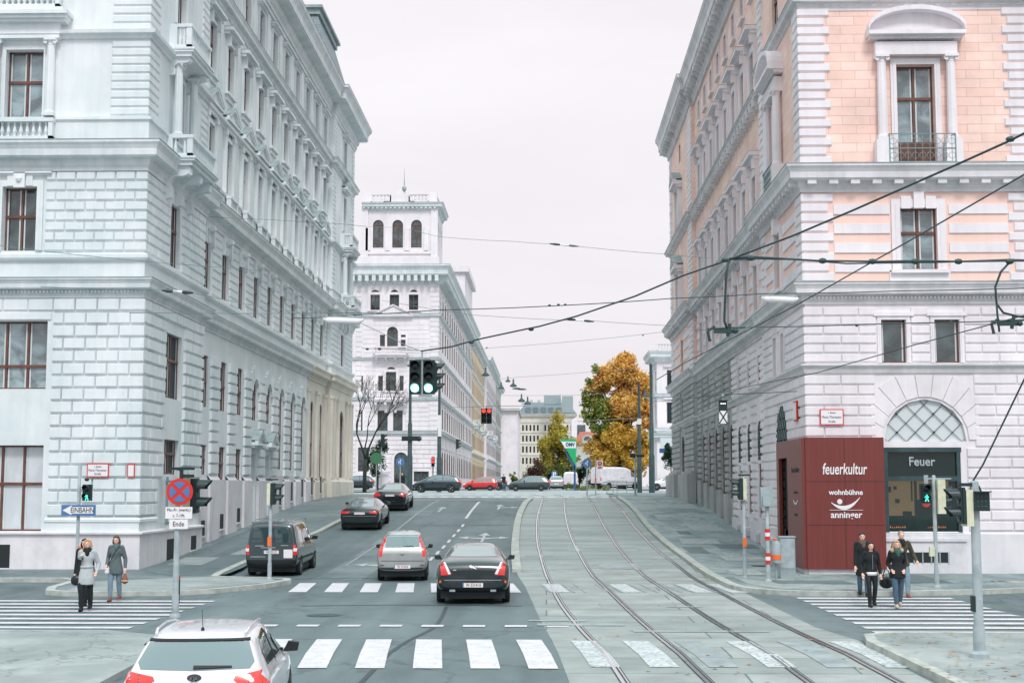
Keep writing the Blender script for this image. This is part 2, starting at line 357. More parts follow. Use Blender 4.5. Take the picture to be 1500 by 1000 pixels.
# light concrete corner aprons on both pavements
sheet('pavement_apron',[(-13.3,39.6),(-10.5,39.85),(-9.6,40.8),(-8.5,43),(-8.3,44.2),(-8.9,45.1),(-10.9,45.8),(-14.0,43.4)],.126,M['pavelight'])
sheet('pavement_apron',[(5.95,46),(6.0,42.9),(6.6,41.0),(7.9,40.45),(10.6,40.8),(10.2,42.2),(8.3,42.4),(7.2,46)],.126,M['pavelight'])
sheet('asphalt_patch',[(-10.6,50),(-10.6,47.2),(-12.2,46.2),(-13.9,49.2),(-13.9,70),(-12.2,70)],.126,M['asphalt'])
for i,(x0,y0,x1,y1,mt) in enumerate([(6.2,47,7.2,49.5,'pavelight'),(6.6,53,8.2,55,'pavelight'),(5.7,60,7.3,62.5,'pavelight'),(6.8,66,8.3,69,'asphalt2'),(5.6,72,7,75,'pavelight'),(7,79,8.5,83,'asphalt2'),(6.9,43,9.2,44.4,'asphalt'),(10.9,43.4,12.2,47.3,'asphalt'),(5.6,56,6.4,58.6,'asphalt'),(7,58,8.6,60,'asphalt'),(6,64.5,6.6,66,'asphalt'),(5.6,84,6.6,88,'pavelight'),(-13.6,51,-12.3,54,'pavelight'),(-12.2,55,-11.2,58,'pavelight')]):
    sk=random.uniform(-.4,.4)
    sheet('pavement_patch',[(x0,y0),(x1,y0+sk*.3),(x1+sk*.3,y1),(x0+sk*.2,y1-sk*.3)],.13,M[mt])
# tram bed
BL=[(.7,14),(.41,22.2),(.09,28.6),(-.16,33),(-.62,43),(-1.02,49.6),(-1.3,60),(-1.42,73),(-1.2,88),(-.9,96)]
BR=[(5.0,96),(4.95,90.2),(5.03,80),(5.08,68),(5.25,61),(5.47,53.9),(5.58,49.2),(5.62,45.5),(5.62,41.2),(5.75,31.1),(6.1,28.4),(5.98,25.5),(6.2,22.4),(6.6,14)]
sheet('tram_bed',BL+BR,.004,M['bed'])
sheet('worn_bed_strip',[(-.95,50),(-1.25,60),(-1.36,73),(-1.2,86),(4.8,86),(4.95,73),(5.1,62),(5.35,53)],.008,M['bed2'])
rails=[[(1.9,12),(1.3,22.3),(1.06,26.1),(.75,30.3),(.39,36.8),(.1,45.7),(-.19,55.4),(-.38,63.2),(-.44,73.7),(-.3,84),(-.2,96),(-.5,104),(-1.5,112)],
[(3.3,12),(2.65,22.3),(2.38,26.6),(2.07,33.4),(1.77,42.7),(1.53,49.6),(1.3,57.8),(1.1,66.5),(1.04,78),(1.15,90),(1.24,96),(1,104),(.1,113)],
[(4.95,12),(4.24,22.3),(3.97,27.3),(3.72,32.8),(3.48,41.9),(3.3,48.2),(3.1,54.9),(2.93,63.2),(2.8,73.8),(2.78,85),(2.85,96),(3.2,104),(4.2,113)],
[(6.4,12),(5.68,22.4),(5.4,26.1),(5.13,31.8),(4.89,43),(4.78,51.3),(4.56,57.2),(4.36,65.2),(4.24,73.8),(4.22,89),(4.3,96),(4.7,104),(5.7,113)]]
for i,r in enumerate(rails):
    p=smooth_pts(r,8); mb=MB()
    ribbon(mb,p,-.085,.085,.010,m=1); ribbon(mb,p,-.062,-.002,.016,m=0); ribbon(mb,p,.035,.06,.015,m=0)
    o=mb.build('tram_rail',[M['rail'],M['groove']])
    tag(o,['leftmost curving tram rail beside the pale dividing kerb','second tram rail from the left, right rail of the left track','third tram rail from the left, left rail of the right track','rightmost curving tram rail next to the pavement kerb'][i],'tram rail','tram rails curving up the street')
# dividing kerb
mb=MB(); ribbon(mb,smooth_pts([(-1.02,49.6),(-1.3,60),(-1.42,73),(-1.25,84),(-1.0,92)],5),-.16,.16,-.1,.12)
tag(mb.build('dividing_kerb',M['kerb']),'long pale raised kerb strip dividing road from tram tracks','kerb')
# road islands near the camera
sheet('traffic_island',[(6.05,27.2),(6.2,28.4),(6.8,28.8),(30,28.95),(30,10),(6.9,10),(6.3,22.4),(6.1,25.5)],.12,M['pavelight'],.3)
mb=MB(); ribbon(mb,[(6.9,10),(6.3,22.4),(6.05,25.5),(6.0,27.2),(6.2,28.4),(6.8,28.85),(30,29)],.0,.2,-.2,.135); mb.build('island_kerb',M['kerb'])['kind']='structure'
sheet('left_traffic_island',[(-30,29.2),(-9,29.2),(-7.6,28.2),(-6.9,26),(-7.2,10),(-30,10)],.1,M['pavelight'],.3)
sheet('cross_street',[(-60,98.5),(-14,104.5),(-10.4,97),(-4,95.5),(5,96),(5,112),(60,112),(60,152),(-60,152)],.004,M['asphalt2'])
sheet('far_pavement',[(-60,149),(-13,149),(-11,152),(-10.5,164),(-60,164)],.12,M['pavelight'],.2)
sheet('park_pavement',[(-2,150),(60,150),(60,700),(-2,700)],.1,M['pavelight'],.2)
sheet('tram_island',[(4.4,99.5),(11,99.5),(11,101),(4.4,100.6)],.12,M['kerb'],.2)
# patches of newer asphalt
for p in ([(-7.6,47),(-6.0,46),(-5.9,60),(-7.4,64)],[(-3.6,51),(-2.2,51),(-2.4,58),(-3.7,57)],[(-9.8,76),(-6.2,76),(-6.2,79),(-9.8,79.4)]):
    sheet('asphalt_patch',p,.003,M['paveL'])
# road markings
def mark(name,quads,mat,label,kind='structure'):
    bm=bmesh.new()
    for q in quads:
        vs=[bm.verts.new((x,y,0)) for x,y in q]; bm.faces.new(vs)
    ys=[v.co.y for v in bm.verts]
    for c in [a for a,b in PROFILE if min(ys)<a<max(ys)]+[50,54,56,58,62,64,66,70,72,74,76,80,82,84,88,90,92]:
        bmesh.ops.bisect_plane(bm,geom=bm.verts[:]+bm.edges[:]+bm.faces[:],plane_co=(0,c,0),plane_no=(0,1,0))
    for v in bm.verts: v.co.z=gz(v.co.y)+.013
    me=bpy.data.meshes.new(name); bm.to_mesh(me); bm.free(); me.materials.append(mat)
    o=bpy.data.objects.new(name,me); COL.objects.link(o); o['kind']=kind; o['label']=label; return o
def Q(x0,x1,y0,y1,sk=0): return [(x0,y0),(x1,y0),(x1+sk,y1),(x0+sk,y1)]
mark('crossing_markings',[Q(-4.2-.02*i+1.0*i-1,-3.7-.02*i+1.0*i-1,24.4,28.35,-.30) for i in range(-1,6)],M['paint'],'near zebra crossing with wide white bars')
mark('crossing_markings',[Q(-7.35+1.02*i,-6.83+1.02*i,40.8,44.6,-.32) for i in range(0,7)],M['paint'],'second zebra crossing behind the stop line')
mark('stop_line_markings',[Q(-7.2+.9*i,-6.72+.9*i,30.9,31.3) for i in range(0,9)],M['paint'],'row of short white dashes between the two zebra crossings')
mark('crossing_markings',[Q(-28,-8.7-.0*i+(.0 if i else 0)-.02*i,37.35-1.0*i,37.75-1.0*i) for i in range(0,9)],M['paint'],'zebra crossing of long bars at the left corner')
mark('crossing_markings',[[(6.75+.0*i,38.7-1.0*i),(10.9+0.02*i,38.7-1.0*i),(10.9,39.15-1.0*i),(6.75,39.15-1.0*i)] for i in range(0,10)],M['paint'],'zebra crossing of long bars at the right corner')
bedm=[];bedf=[]
for i in range(6):
    x=.15+1.02*i
    bedf.append(Q(x+.6,x+.66,40.9,44.4,-.28)); bedf.append(Q(x-.08,x-.02,40.9,44.4,-.28))
    if i in(0,2,4,5): bedm.append(Q(x,x+.52,40.9,44.4,-.28))
for i in range(6):
    x=.75+1.0*i
    bedm.append(Q(x,x+.5,24.6,28.2,-.28)) if i in(0,1,3,5) else bedf.append(Q(x,x+.5,24.6,28.2,-.28))
mark('crossing_markings',bedm,M['paintworn'],'worn white bars crossing the tram tracks')
mark('crossing_joints',bedf,M['groove'] and M['paintfaint'],'rubbed out bars on the tram tracks')
bed3=[Q(-.85,.3,55.4,56.6),Q(.9,1.5,58,60.5),Q(.4,1.0,64.5,67),Q(1.9,2.7,51,53),Q(2.7,3.4,50.8,53),Q(3.7,4.3,58.5,60),Q(3,3.9,36,36.3),Q(-.4,.9,32.2,32.5),Q(1.8,4.6,29.9,30.3),Q(-.2,1.7,31.2,31.7)]
mark('concrete_repairs',bed3,M['paintfaint'],'pale repairs in the tram bed')
dl=[]
import itertools
y=60.5
while y<80:
    x=-4.45+.02*(y-60); dl.append(Q(x-.06,x+.06,y-9,y-7.6)); y+=2.55
dl.append([(-4.22,74),(-4.08,74),(-4.02,88),(-4.16,88)])
mark('lane_markings',dl,M['paint'],'dashed white line between the lanes')
mark('lane_markings',[[(-7.35,52),(-7.25,52),(-6.7,90),(-6.82,90)]],M['paintfaint'],'worn lane line beside the parked cars')
mark('crossing_markings',[Q(-10+.92*i,-9.5+.92*i,97,99.8) for i in range(0,24)]+[Q(-10+.92*i,-9.5+.92*i,108,111) for i in range(0,12)],M['paint'],'distant zebra crossing on the crest')
mark('stop_line_markings',[Q(-9.6,-1.3,91.2,91.7)],M['paintworn'],'stop line at the crest')
def arrow(x,y,s,turn):
    q=[[(x-.06,y),(x+.06,y),(x+.06,y+3*s),(x-.06,y+3*s)],[(x-.28,y+3*s),(x+.28,y+3*s),(x,y+4.4*s)]]
    if turn: q.append([(x+.06*turn,y+1.4*s),(x+.7*turn,y+1.8*s),(x+.7*turn,y+2.1*s),(x+.06*turn,y+1.9*s)]); q.append([(x+.7*turn,y+1.4*s),(x+.7*turn,y+2.5*s),(x+1.15*turn,y+2.0*s)])
    return q
mark('arrow_markings',arrow(-2.8,62,1,1)+arrow(-2.7,80,1,1)+arrow(-5.9,78,1,0)+arrow(-5.9,50.5,1,-1)+arrow(-2.8,62,1,-1)[2:],M['paintworn'],'worn white lane arrows')
for (x,y,r_,lb) in ((-5.2,33.6,.34,'round iron manhole cover in the junction'),(-2.9,47.6,.33,'round iron manhole cover between the silver and the black car'),(7.6,51,.3,'round iron manhole cover in the right pavement')):
    mb=MB(); z=gz(y)+(.126 if x>6 else .0); mb.lathe((x,y,z),[(r_*1.2,0),(r_*1.2,.008),(r_*1.05,.008),(r_*1.05,.012),(r_,.012),(r_*.98,.008),(.01,.01)],24); tag(mb.build('manhole_cover',M['mast'] if 'mast' in M else M['pole']),lb,'manhole cover')
for pts in ([(-3.0,22),(-2.75,27.6),(-2.4,31),(-2.5,36)],[(-9,46.5),(-5,47.4),(-1.3,47.2)],[(-6.2,36.2),(-3.4,36.6),(-.6,36.3)],[(-6.3,56),(-4,56.2),(-1.6,55.8)],[(-6.4,70),(-1.7,70.4)]):
    mb=MB(); ribbon(mb,smooth_pts(pts,6),-.045,.045,.009); o=mb.build('tar_seam',M['groove']); o['kind']='structure'
# leaves on the ground: tiny scattered, uncountable
mb=MB()
for i in range(420):
    if random.random()<.6: x=random.uniform(5.9,8.6);y=random.uniform(42,80);h=.135
    else: x=random.uniform(-.5,6);y=random.uniform(22,60);h=.02
    if random.random()<.25: x=random.uniform(6.2,9);y=random.uniform(22.5,28.5);h=.14
    a=random.uniform(0,6.28);s=random.uniform(.02,.055);z=gz(y)+h
    mb.add([(x+s*math.cos(a+k*1.57),y+s*math.sin(a+k*1.57),z+random.uniform(0,.02)) for k in range(4)],[(0,1,2,3)])
M['leaflitter']=noisy('fallen_leaves',rgb(150,120,70),rgb(190,140,80),9,.8)
mb.build('fallen_leaves',M['leaflitter'],fix=False)['kind']='stuff'
# ------------------------------------------------------------------ facades
def Pfront(Y0): return lambda u,n,z:(u,Y0-n,z)
def Pleft(X0): return lambda u,n,z:(X0+n,u,z)      # wall of the left building, outward is +x
def Pright(X0): return lambda u,n,z:(X0-n,u,z)
def archpts(ua,ub,zb,k=8):
    r=(ub-ua)/2;c=(ua+ub)/2; return [(c-r*math.cos(math.pi*i/k),zb-r+r*math.sin(math.pi*i/k)) for i in range(k+1)]
def wall(mb,P,u0,u1,z0,z1,holes,n=0,depth=.42,m=0):
    us=sorted(set([u0,u1]+[h[i] for h in holes for i in(0,1) if u0<h[i]<u1])); zs=sorted(set([z0,z1]+[h[i] for h in holes for i in(2,3) if z0<h[i]<z1]))
    for a,b in zip(us,us[1:]):
        for c,d in zip(zs,zs[1:]):
            uc,zc=(a+b)/2,(c+d)/2
            if any(h[0]<uc<h[1] and h[2]<zc<h[3] for h in holes): continue
            mb.add([P(a,n,c),P(b,n,c),P(b,n,d),P(a,n,d)],[(0,1,2,3)],m)
    for h in holes:
        ua,ub,za,zb=h[:4]; arch=len(h)>4 and h[4]
        if arch:
            ap=archpts(ua,ub,zb); path=[(ua,za)]+ap+[(ub,za)]
            for (a,b),(c,d) in zip(ap,ap[1:]): mb.add([P(a,n,b),P(c,n,d),P(c,n,zb),P(a,n,zb)],[(0,1,2,3)],m)
        else: path=[(ua,za),(ua,zb),(ub,zb),(ub,za)]
        path.append(path[0])
        for (a,b),(c,d) in zip(path,path[1:]): mb.add([P(a,n,b),P(c,n,d),P(c,n-depth,d),P(a,n-depth,b)],[(0,1,2,3)],m)
def rust(mb,P,u0,u1,z0,z1,h,L,holes=(),n=0,d=.06,bv=.03,gap=.014,m=0,ca=0,cb=0,alt=None,mar=.0):
    k=max(1,round((z1-z0)/h)); h=(z1-z0)/k
    for i in range(k):
        a0=z0+i*h; a1=a0+h
        if alt and i%2: 
            lo,hi=(u0+(alt if not ca else 0),u1-(alt if not cb else 0))
        else: lo,hi=u0,u1
        iv=[(lo,hi)]
        for H in holes:
            if H[2]-mar<a1-.02 and H[3]+mar>a0+.02:
                ha,hb=H[0]-mar,H[1]+mar; nv=[]
                if len(H)>4 and H[4]:
                    r=(H[1]-H[0])/2+mar; c=(H[0]+H[1])/2; sp=H[3]-(H[1]-H[0])/2
                    zz=max(0,(a0+a1)/2-sp)
                    if zz>=r: continue
                    w=math.sqrt(r*r-zz*zz); ha,hb=c-w,c+w
                for a,b in iv:
                    if hb<=a or ha>=b: nv.append((a,b)); continue
                    if ha>a+.08: nv.append((a,ha))
                    if hb<b-.08: nv.append((hb,b))
                iv=nv
        for a,b in iv:
            w=b-a; q=max(1,round(w/L))
            if q==1: cuts=[a,b]
            else:
                st=w/q; cuts=[a]+[a+st*(j+(.5 if i%2 else 0)) for j in range(0 if i%2 else 1,q)]+[b]
            for s,t in zip(cuts,cuts[1:]):
                ba=bb=None; s2,t2=s+gap/2,t-gap/2
                if ca and abs(s-u0)<1e-6: s2=s-d+.004 if ca==1 else s+.002; ba=0
                if cb and abs(t-u1)<1e-6: t2=t+d-.004 if cb==1 else t-.002; bb=0
                mb.pillow(P,s2,t2,a0+gap*1.1,a1-gap*1.1,n,d*random.uniform(.85,1.1) if not(ba==0 or bb==0) else d,bv,m,ba,bb)
def window(b,P,ua,ub,za,zb,n=-.34,arch=False,glass=None,transom=.62,frame=None,fw=.06,mull=1,simplef=False,name='window'):
    frame=frame or M['wood']; glass=glass or random.choice([M['glass'],M['glassdark'],M['glass']])
    mb=MB(); c=(ua+ub)/2
    if arch:
        sp=zb-(ub-ua)/2
        ap=archpts(ua,ub,zb,8); ai=[(c+(x-c)*(1-2*fw/(ub-ua)),sp+(z-sp)*(1-2*fw/(ub-ua))) for x,z in ap]
        for (a,b1),(d,e),(a2,b2),(d2,e2) in zip(ap,ap[1:],ai,ai[1:]):
            mb.add([P(a,n+.05,b1),P(d,n+.05,e),P(d2,n+.05,e2),P(a2,n+.05,b2),P(a,n-.02,b1),P(d,n-.02,e),P(d2,n-.02,e2),P(a2,n-.02,b2)],[(0,1,2,3),(2,3,7,6),(0,1,5,4)])
        top=sp
        mb.pbox(P,ua,ub,sp-.05,sp+.05,n-.02,n+.055)
    else:
        top=zb; mb.pbox(P,ua,ub,zb-fw,zb,n-.02,n+.05)
    mb.pbox(P,ua,ua+fw,za,top,n-.02,n+.05); mb.pbox(P,ub-fw,ub,za,top,n-.02,n+.05); mb.pbox(P,ua,ub,za,za+fw,n-.02,n+.051)
    for k in range(mull):
        x=ua+(ub-ua)*(k+1)/(mull+1); mb.pbox(P,x-fw*.6,x+fw*.6,za,top,n-.02,n+.06)
    if transom and not simplef:
        z=za+(top-za)*transom; mb.pbox(P,ua,ub,z-.05,z+.05,n-.02,n+.07)
    if not simplef:
        # white inner casements
        for k in range(mull+1):
            x0=ua+(ub-ua)*k/(mull+1)+fw; x1=ua+(ub-ua)*(k+1)/(mull+1)-fw
            for (s,t) in ([(za+fw,za+(top-za)*transom-.05),(za+(top-za)*transom+.05,top-fw)] if transom else [(za+fw,top-fw)]):
                for q in ((x0,x0+.05,s,t),(x1-.05,x1,s,t)): mb.pbox(P,q[0],q[1],q[2],q[3],n-.02,n+.01,1)
    w=mb.build(name,[frame,M['whitewood']],b)
    g=MB()
    pts=[P(ua,n-.01,za)]+([P(x,n-.01,z) for x,z in archpts(ua,ub,zb)] if arch else [P(ua,n-.01,zb),P(ub,n-.01,zb)])+[P(ub,n-.01,za)]
    g.add(pts,[tuple(range(len(pts)))]); g.build('pane',glass,w,fix=False)
    return w
def hood(mb,P,c,w,z,d=.28,kind='flat',m=0,h=.22):
    a,b=c-w/2,c+w/2
    mb.pbox(P,a+.06,b-.06,z,z+h*.45,0,d*.6,m); mb.pbox(P,a,b,z+h*.45,z+h,0,d,m)
    if kind=='flat': mb.pbox(P,a-.01,b+.01,z+h,z+h+.02,0,d+.012,1)
    z2=z+h
    if kind=='tri':
        ph=w*.24
        q=d*.62; ti=.16
        mb.add([P(a,0,z2),P(b,0,z2),P(c,0,z2+ph+.1),P(a,q,z2),P(b,q,z2),P(c,q,z2+ph+.1)],[(3,4,5),(0,3,5,2),(1,2,5,4)],m)
        for (x0,x1,zz0,zz1) in ((a,c,0,ph),(c,b,ph,0)):
            mb.add([P(x0,q,z2+zz0),P(x1,q,z2+zz1),P(x1,q,z2+zz1+.14),P(x0,q,z2+zz0+.14),P(x0,d,z2+zz0),P(x1,d,z2+zz1),P(x1,d,z2+zz1+.14),P(x0,d,z2+zz0+.14)],[(0,1,2,3),(4,5,6,7),(0,1,5,4),(1,2,6,5),(0,3,7,4)],m)
            mb.add([P(x1,-.01,z2+zz1+.145),P(x0,-.01,z2+zz0+.145),P(x0,d+.015,z2+zz0+.145),P(x1,d+.015,z2+zz1+.145),P(x1,-.01,z2+zz1+.12),P(x0,-.01,z2+zz0+.12),P(x0,d+.015,z2+zz0+.12),P(x1,d+.015,z2+zz1+.12)],[(0,1,2,3),(4,5,6,7),(2,3,7,6),(0,3,7,4),(1,2,6,5)],1)
        mb.add([P(c-w*.2,q+.02,z2+.1),P(c+w*.2,q+.02,z2+.1),P(c,q+.02,z2+ph*.75),P(c-w*.12,q-.0,z2+.12)],[(0,1,2)],m)
    if kind=='seg':
        k=12; ph=w*.22; pr=[]
        for i in range(k+1):
            t=math.pi*i/k; pr.append((c-(w/2)*math.cos(t),z2+ph*math.sin(t)))
        for (x0,q0),(x1,q1) in zip(pr,pr[1:]):
            mb.add([P(x0,0,q0),P(x1,0,q1),P(x1,0,q1+.16),P(x0,0,q0+.16),P(x0,d,q0),P(x1,d,q1),P(x1,d,q1+.16),P(x0,d,q0+.16)],[(0,1,2,3),(4,5,6,7),(0,1,5,4),(2,3,7,6),(1,2,6,5),(0,3,7,4)],m)
        mb.add([P(x,d*.35,q) for x,q in pr],[tuple(range(k+1))],m)
def surround(mb,P,ua,ub,za,zb,w=.16,d=.06,m=0,sill=True):
    mb.pbox(P,ua-w,ua,za,zb+w,0,d,m); mb.pbox(P,ub,ub+w,za,zb+w,0,d,m); mb.pbox(P,ua,ub,zb,zb+w,0,d,m)
    mb.pbox(P,ua-w*.55,ua-w*.35,za,zb+w*.5,d,d+.02,m); mb.pbox(P,ub+w*.35,ub+w*.55,za,zb+w*.5,d,d+.02,m)
    if sill: mb.pbox(P,ua-w-.05,ub+w+.05,za-.12,za,0,d+.1,m)
def column(mb,P,c,z0,z1,r=.16,n=.16,m=0):
    o=Vector(P(c,n,0))
    H=z1-z0
    mb.pbox(P,c-r*1.3,c+r*1.3,z0,z0+.1,n-r*1.3,n+r*1.3,m)
    mb.lathe((o.x,o.y,0),[(r*1.2,z0+.1),(r*1.2,z0+.16),(r*1.0,z0+.2),(r*.98,z0+H*.4),(r*.86,z1-.26),(r*.95,z1-.24),(r*.86,z1-.2),(r*1.1,z1-.1)],10,m)
    mb.pbox(P,c-r*1.35,c+r*1.35,z1-.1,z1,n-r*1.3,n+r*1.3,m)
    for s in(-1,1):
        mb.lathe(P(c+s*r*1.05,n+r*.9,z1-.15),[(.075,-.02),(.075,.03)],8,m,axis='y' if abs(P(0,1,0)[1]-P(0,0,0)[1])>.5 else 'x')
def baluster_row(mb,P,a,b,z0,z1,n0,n1,m=0,sp=.24,post=True):
    mb.pbox(P,a,b,z0,z0+.12,n0,n1,m); mb.pbox(P,a-.03,b+.03,z1-.13,z1,n0-.03,n1+.03,m)
    nm=(n0+n1)/2; k=max(1,int((b-a-.3)/sp)); r=(n1-n0)*.32
    for i in range(k):
        u=a+.15+(b-a-.3)*(i+.5)/k; o=Vector(P(u,nm,0)); h=z1-z0-.25; q=z0+.12
        mb.lathe((o.x,o.y,0),[(r*.8,q),(r*.5,q+h*.12),(r,q+h*.35),(r*.45,q+h*.75),(r*.8,q+h)],6,m)
    if post: mb.pbox(P,a,a+.15,z0,z1,n0,n1,m); mb.pbox(P,b-.15,b,z0,z1,n0,n1,m)
def console(mb,P,c,z1,h,proj,w=.22,m=0):
    pr=[(0,z1-h),(proj*.25,z1-h*.95),(proj*.3,z1-h*.7),(proj*.2,z1-h*.5),(proj*.35,z1-h*.32),(proj*.75,z1-h*.3),(proj*.95,z1-h*.22),(proj,z1-h*.08),(proj*.92,z1),(0,z1)]
    vs=[P(c-w/2,a,b) for a,b in pr]+[P(c+w/2,a,b) for a,b in pr]; k=len(pr)
    mb.add(vs,[tuple(range(k)),tuple(range(2*k-1,k-1,-1))]+[(i,(i+1)%k,k+(i+1)%k,k+i) for i in range(k)],m)
    o=P(c,proj*.88,z1-h*.2); mb.sphere(o,h*.13,6,m)
def balcony(b,P,ua,ub,z,proj,m,top=None,rail=.85,cons=2):
    mb=MB(); mb.pbox(P,ua,ub,z-.14,z,0,proj,0); mb.pbox(P,ua+.08,ub-.08,z-.3,z-.14,0,proj-.1,0)
    mb.pbox(P,ua-.04,ub+.04,z-.05,z+.03,0,proj+.05,0)
    s=mb.build('balcony',m,b)
    mb=MB()
    baluster_row(mb,P,ua+.05,ub-.05,z+.03,z+rail,proj-.3,proj-.1)
    # returns
    for u in (ua+.05,ub-.2):
        mb.pbox(P,u,u+.15,z+.03,z+rail,.0,.3); mb.pbox(P,u-.02,u+.17,z+rail-.13,z+rail+.0,.3,proj-.3); mb.pbox(P,u,u+.15,z+.03,z+.15,.3,proj-.3)
        for i in range(2): o=P(u+.075,.4+(proj-.8)*i,0); mb.lathe((o[0],o[1],0),[(.06,z+.15),(.07,z+.35),(.03,z+.6),(.05,z+rail-.13)],6)
    mb.build('balustrade',m,s)
    for i in range(cons):
        mb=MB()
        c=ua+.35+(ub-ua-.7)*i/(cons-1) if cons>1 else (ua+ub)/2
        console(mb,P,c,z-.3,1.25 if z<17 else .7,proj*.85,.3)
        mb.build('console',m,s)
    return s
def cornice_prof(z0,z1,d,rich=False):
    h=z1-z0
    return [(0,z0),(d*.15,z0),(d*.15,z0+h*.12),(d*.25,z0+h*.2),(d*.3,z0+h*.38),(d*.72,z0+h*.42),(d*.72,z0+h*.46),(d*.78,z0+h*.46),(d*.8,z0+h*.68),(d*.9,z0+h*.8),(d,z0+h*.88),(d,z0+h*.97),(0,z1)]
def cornice(b,path,z0,z1,d,mat,out=1,name='cornice',lead=True,dent=(),mod=()):
    mb=MB()
    for (P,a,b_,st) in dent: modillions(mb,P,a,b_,z0+(z1-z0)*.36,st,st*.5,(z1-z0)*.13,d*.45)
    for (P,a,b_,st,w_,h_,dd) in mod: modillions(mb,P,a,b_,z0+(z1-z0)*.425,st,w_,h_,dd)
    mb.sweep(path,cornice_prof(z0,z1,d),0,out=out)
    if lead: mb.sweep(path,[(0,z1-.0),(d+.02,z1-(z1-z0)*.03),(d+.02,z1-(z1-z0)*.03+.025),(0,z1+.03)],1,out=out)
    return mb.build(name,[mat,M['leadtop']],b)
def modillions(mb,P,u0,u1,z,step,w,h,d,m=0,n=0):
    k=int((u1-u0)/step)
    for i in range(k):
        u=u0+(u1-u0)*(i+.5)/k; mb.pbox(P,u-w/2,u+w/2,z-h,z,n,n+d,m); mb.pbox(P,u-w*.35,u+w*.35,z-h*1.3,z-h,n,n+d*.6,m)

# ================================================================= LEFT BUILDING
LB=empty('corner_building',(-14.2,49.4,0),'grey white stucco corner building with rusticated ground floor on the left','building')
LB.location=(0,0,0)
YF=49.4; XR=-14.2; XC=-14.5
pf=Pfront(YF); pr_=Pleft(XR); pc=Pleft(XC)
path=[(-30,YF),(XR,YF),(XR,58.2),(XC,58.2),(XC,93.2),(XR,93.2),(XR,103.5),(-30,103.5)]
bays=[59.95+3.47*i for i in range(10)]
W=MB()   # main wall mesh: 0 stucco, 1 cream, 2 plinth
S='stucco'
frontH=[(-19.85,-17.55,6.4,8.8),(-19.85,-17.55,1.45,4.43),(-19.3,-18.1,11.3,13.6),(-19.36,-17.99,16.1,18.6),(-19.36,-17.99,20.6,23.3),(-24.85,-22.55,6.4,8.8),(-24.85,-22.55,1.45,4.43),(-24.3,-23.1,11.3,13.6),(-24.36,-22.99,16.1,18.6),(-19.25,-18.1,25.2,27.2)]
sideR=[(52.6,54.9,6.3,8.75),(52.7,54.8,3.45,4.75),(52.9,54.2,11.3,13.7),(52.9,54.2,16.1,18.6),(52.9,54.2,20.7,23.2),(52.9,54.2,25.2,27.2)]
farR=[(97.4,99.6,3.6,8.2,True),(97.8,99.1,11.3,13.5),(97.8,99.1,16.1,18.6),(97.8,99.1,20.7,23.2),(97.8,99.1,25.2,27.2)]
wall(W,pf,-30,XR,-.3,29,frontH); wall(W,pr_,YF,58.2,-.3,29,sideR); wall(W,pr_,93.2,103.5,9.7,29,[h for h in farR if h[2]>9]); wall(W,pr_,93.2,103.5,1,9.7,[h for h in farR if h[2]<9],m=1)
W.add([(XR,58.2,0),(XC-.1,58.2,0),(XC-.1,58.2,29),(XR,58.2,29)],[(0,1,2,3)]); W.add([(XR,93.2,9.7),(XC-.1,93.2,9.7),(XC-.1,93.2,29),(XR,93.2,29)],[(0,1,2,3)]); W.add([(XR,93.2,0),(XC-.1,93.2,0),(XC-.1,93.2,9.7),(XR,93.2,9.7)],[(0,1,2,3)],1)
W.add([(XR,103.5,0),(-30,103.5,0),(-30,103.5,29),(XR,103.5,29)],[(0,1,2,3)])
ch=[]
for i,c in enumerate(bays):
    ch+=[(c-.62,c+.62,11.35,13.5),(c-.62,c+.62,16.1,18.6),(c-.62,c+.62,20.8,23.1),(c-.6,c+.6,25.15,27.1)]
gh=[];ghc=[]
for i,c in enumerate(bays):
    if i<3: gh+=[(c-.62,c+.62,6.35,8.55),(c-.62,c+.62,3.3 if i else 3.5,4.75)]
    elif i<5: gh+=[(c-.6,c+.6,6.25,8.25,True)]
    elif i<8: gh+=[(c-.6,c+.6,3.9,8.25,True)]
    else: ghc+=[(c-.62,c+.62,3.6,8.25,True)]
gh+=[(bays[3]-.55,bays[3]+.55,.9,4.6),(bays[4]-.55,bays[4]+.55,1.2,4.6)]
ycream=(bays[7]+bays[8])/2
wall(W,pc,58.2,93.2,9.7,29,ch); wall(W,pc,58.2,ycream,0,9.7,gh); wall(W,pc,ycream,93.2,0,9.7,ghc,m=1)
# GF rustication
rust(W,pf,-17.35,XR,1.95,9.1,.46,.85,[],cb=1,d=.11); rust(W,pf,-22.4,-20.05,1.95,9.1,.46,.85,[],d=.085); 
rust(W,pf,-17.35,XR,9.12,9.6,.46,.9,[],cb=1,d=.11); rust(W,pf,-30,-17.35,9.12,9.6,.46,.9,[])
rust(W,pr_,YF,58.15,1.95,9.6,.46,.85,[(52.35,55.15,3.0,8.95),(51.7,54.9,0,3.0)],ca=2,mar=.0,d=.11)
for i in range(10):
    a=bays[i]+.95; b=(bays[i+1]-.95) if i<9 else 93
    if b<ycream: rust(W,pc,a,b,3.5,8.6,.46,1.9,[],d=.12)
rust(W,pc,58.25,bays[0]-.95,3.5,8.6,.46,1.9,[],d=.12)
# radiating blocks over arches
for i in range(3,8):
    c=bays[i]; sp=8.25-.6
    for k in range(7):
        t=math.pi*(k+.5)/7; r0,r1=.66,1.35
        for s in (0,):
            a0,a1=t-math.pi/16,t+math.pi/16
            vs=[pc(c+r*math.cos(q),n_,sp+r*math.sin(q)) for n_ in(0,.1) for r,q in((r0,a0),(r1,a0),(r1,a1),(r0,a1))]
            W.add(vs,[(4,5,6,7),(0,1,5,4),(1,2,6,5),(2,3,7,6),(3,0,4,7)])
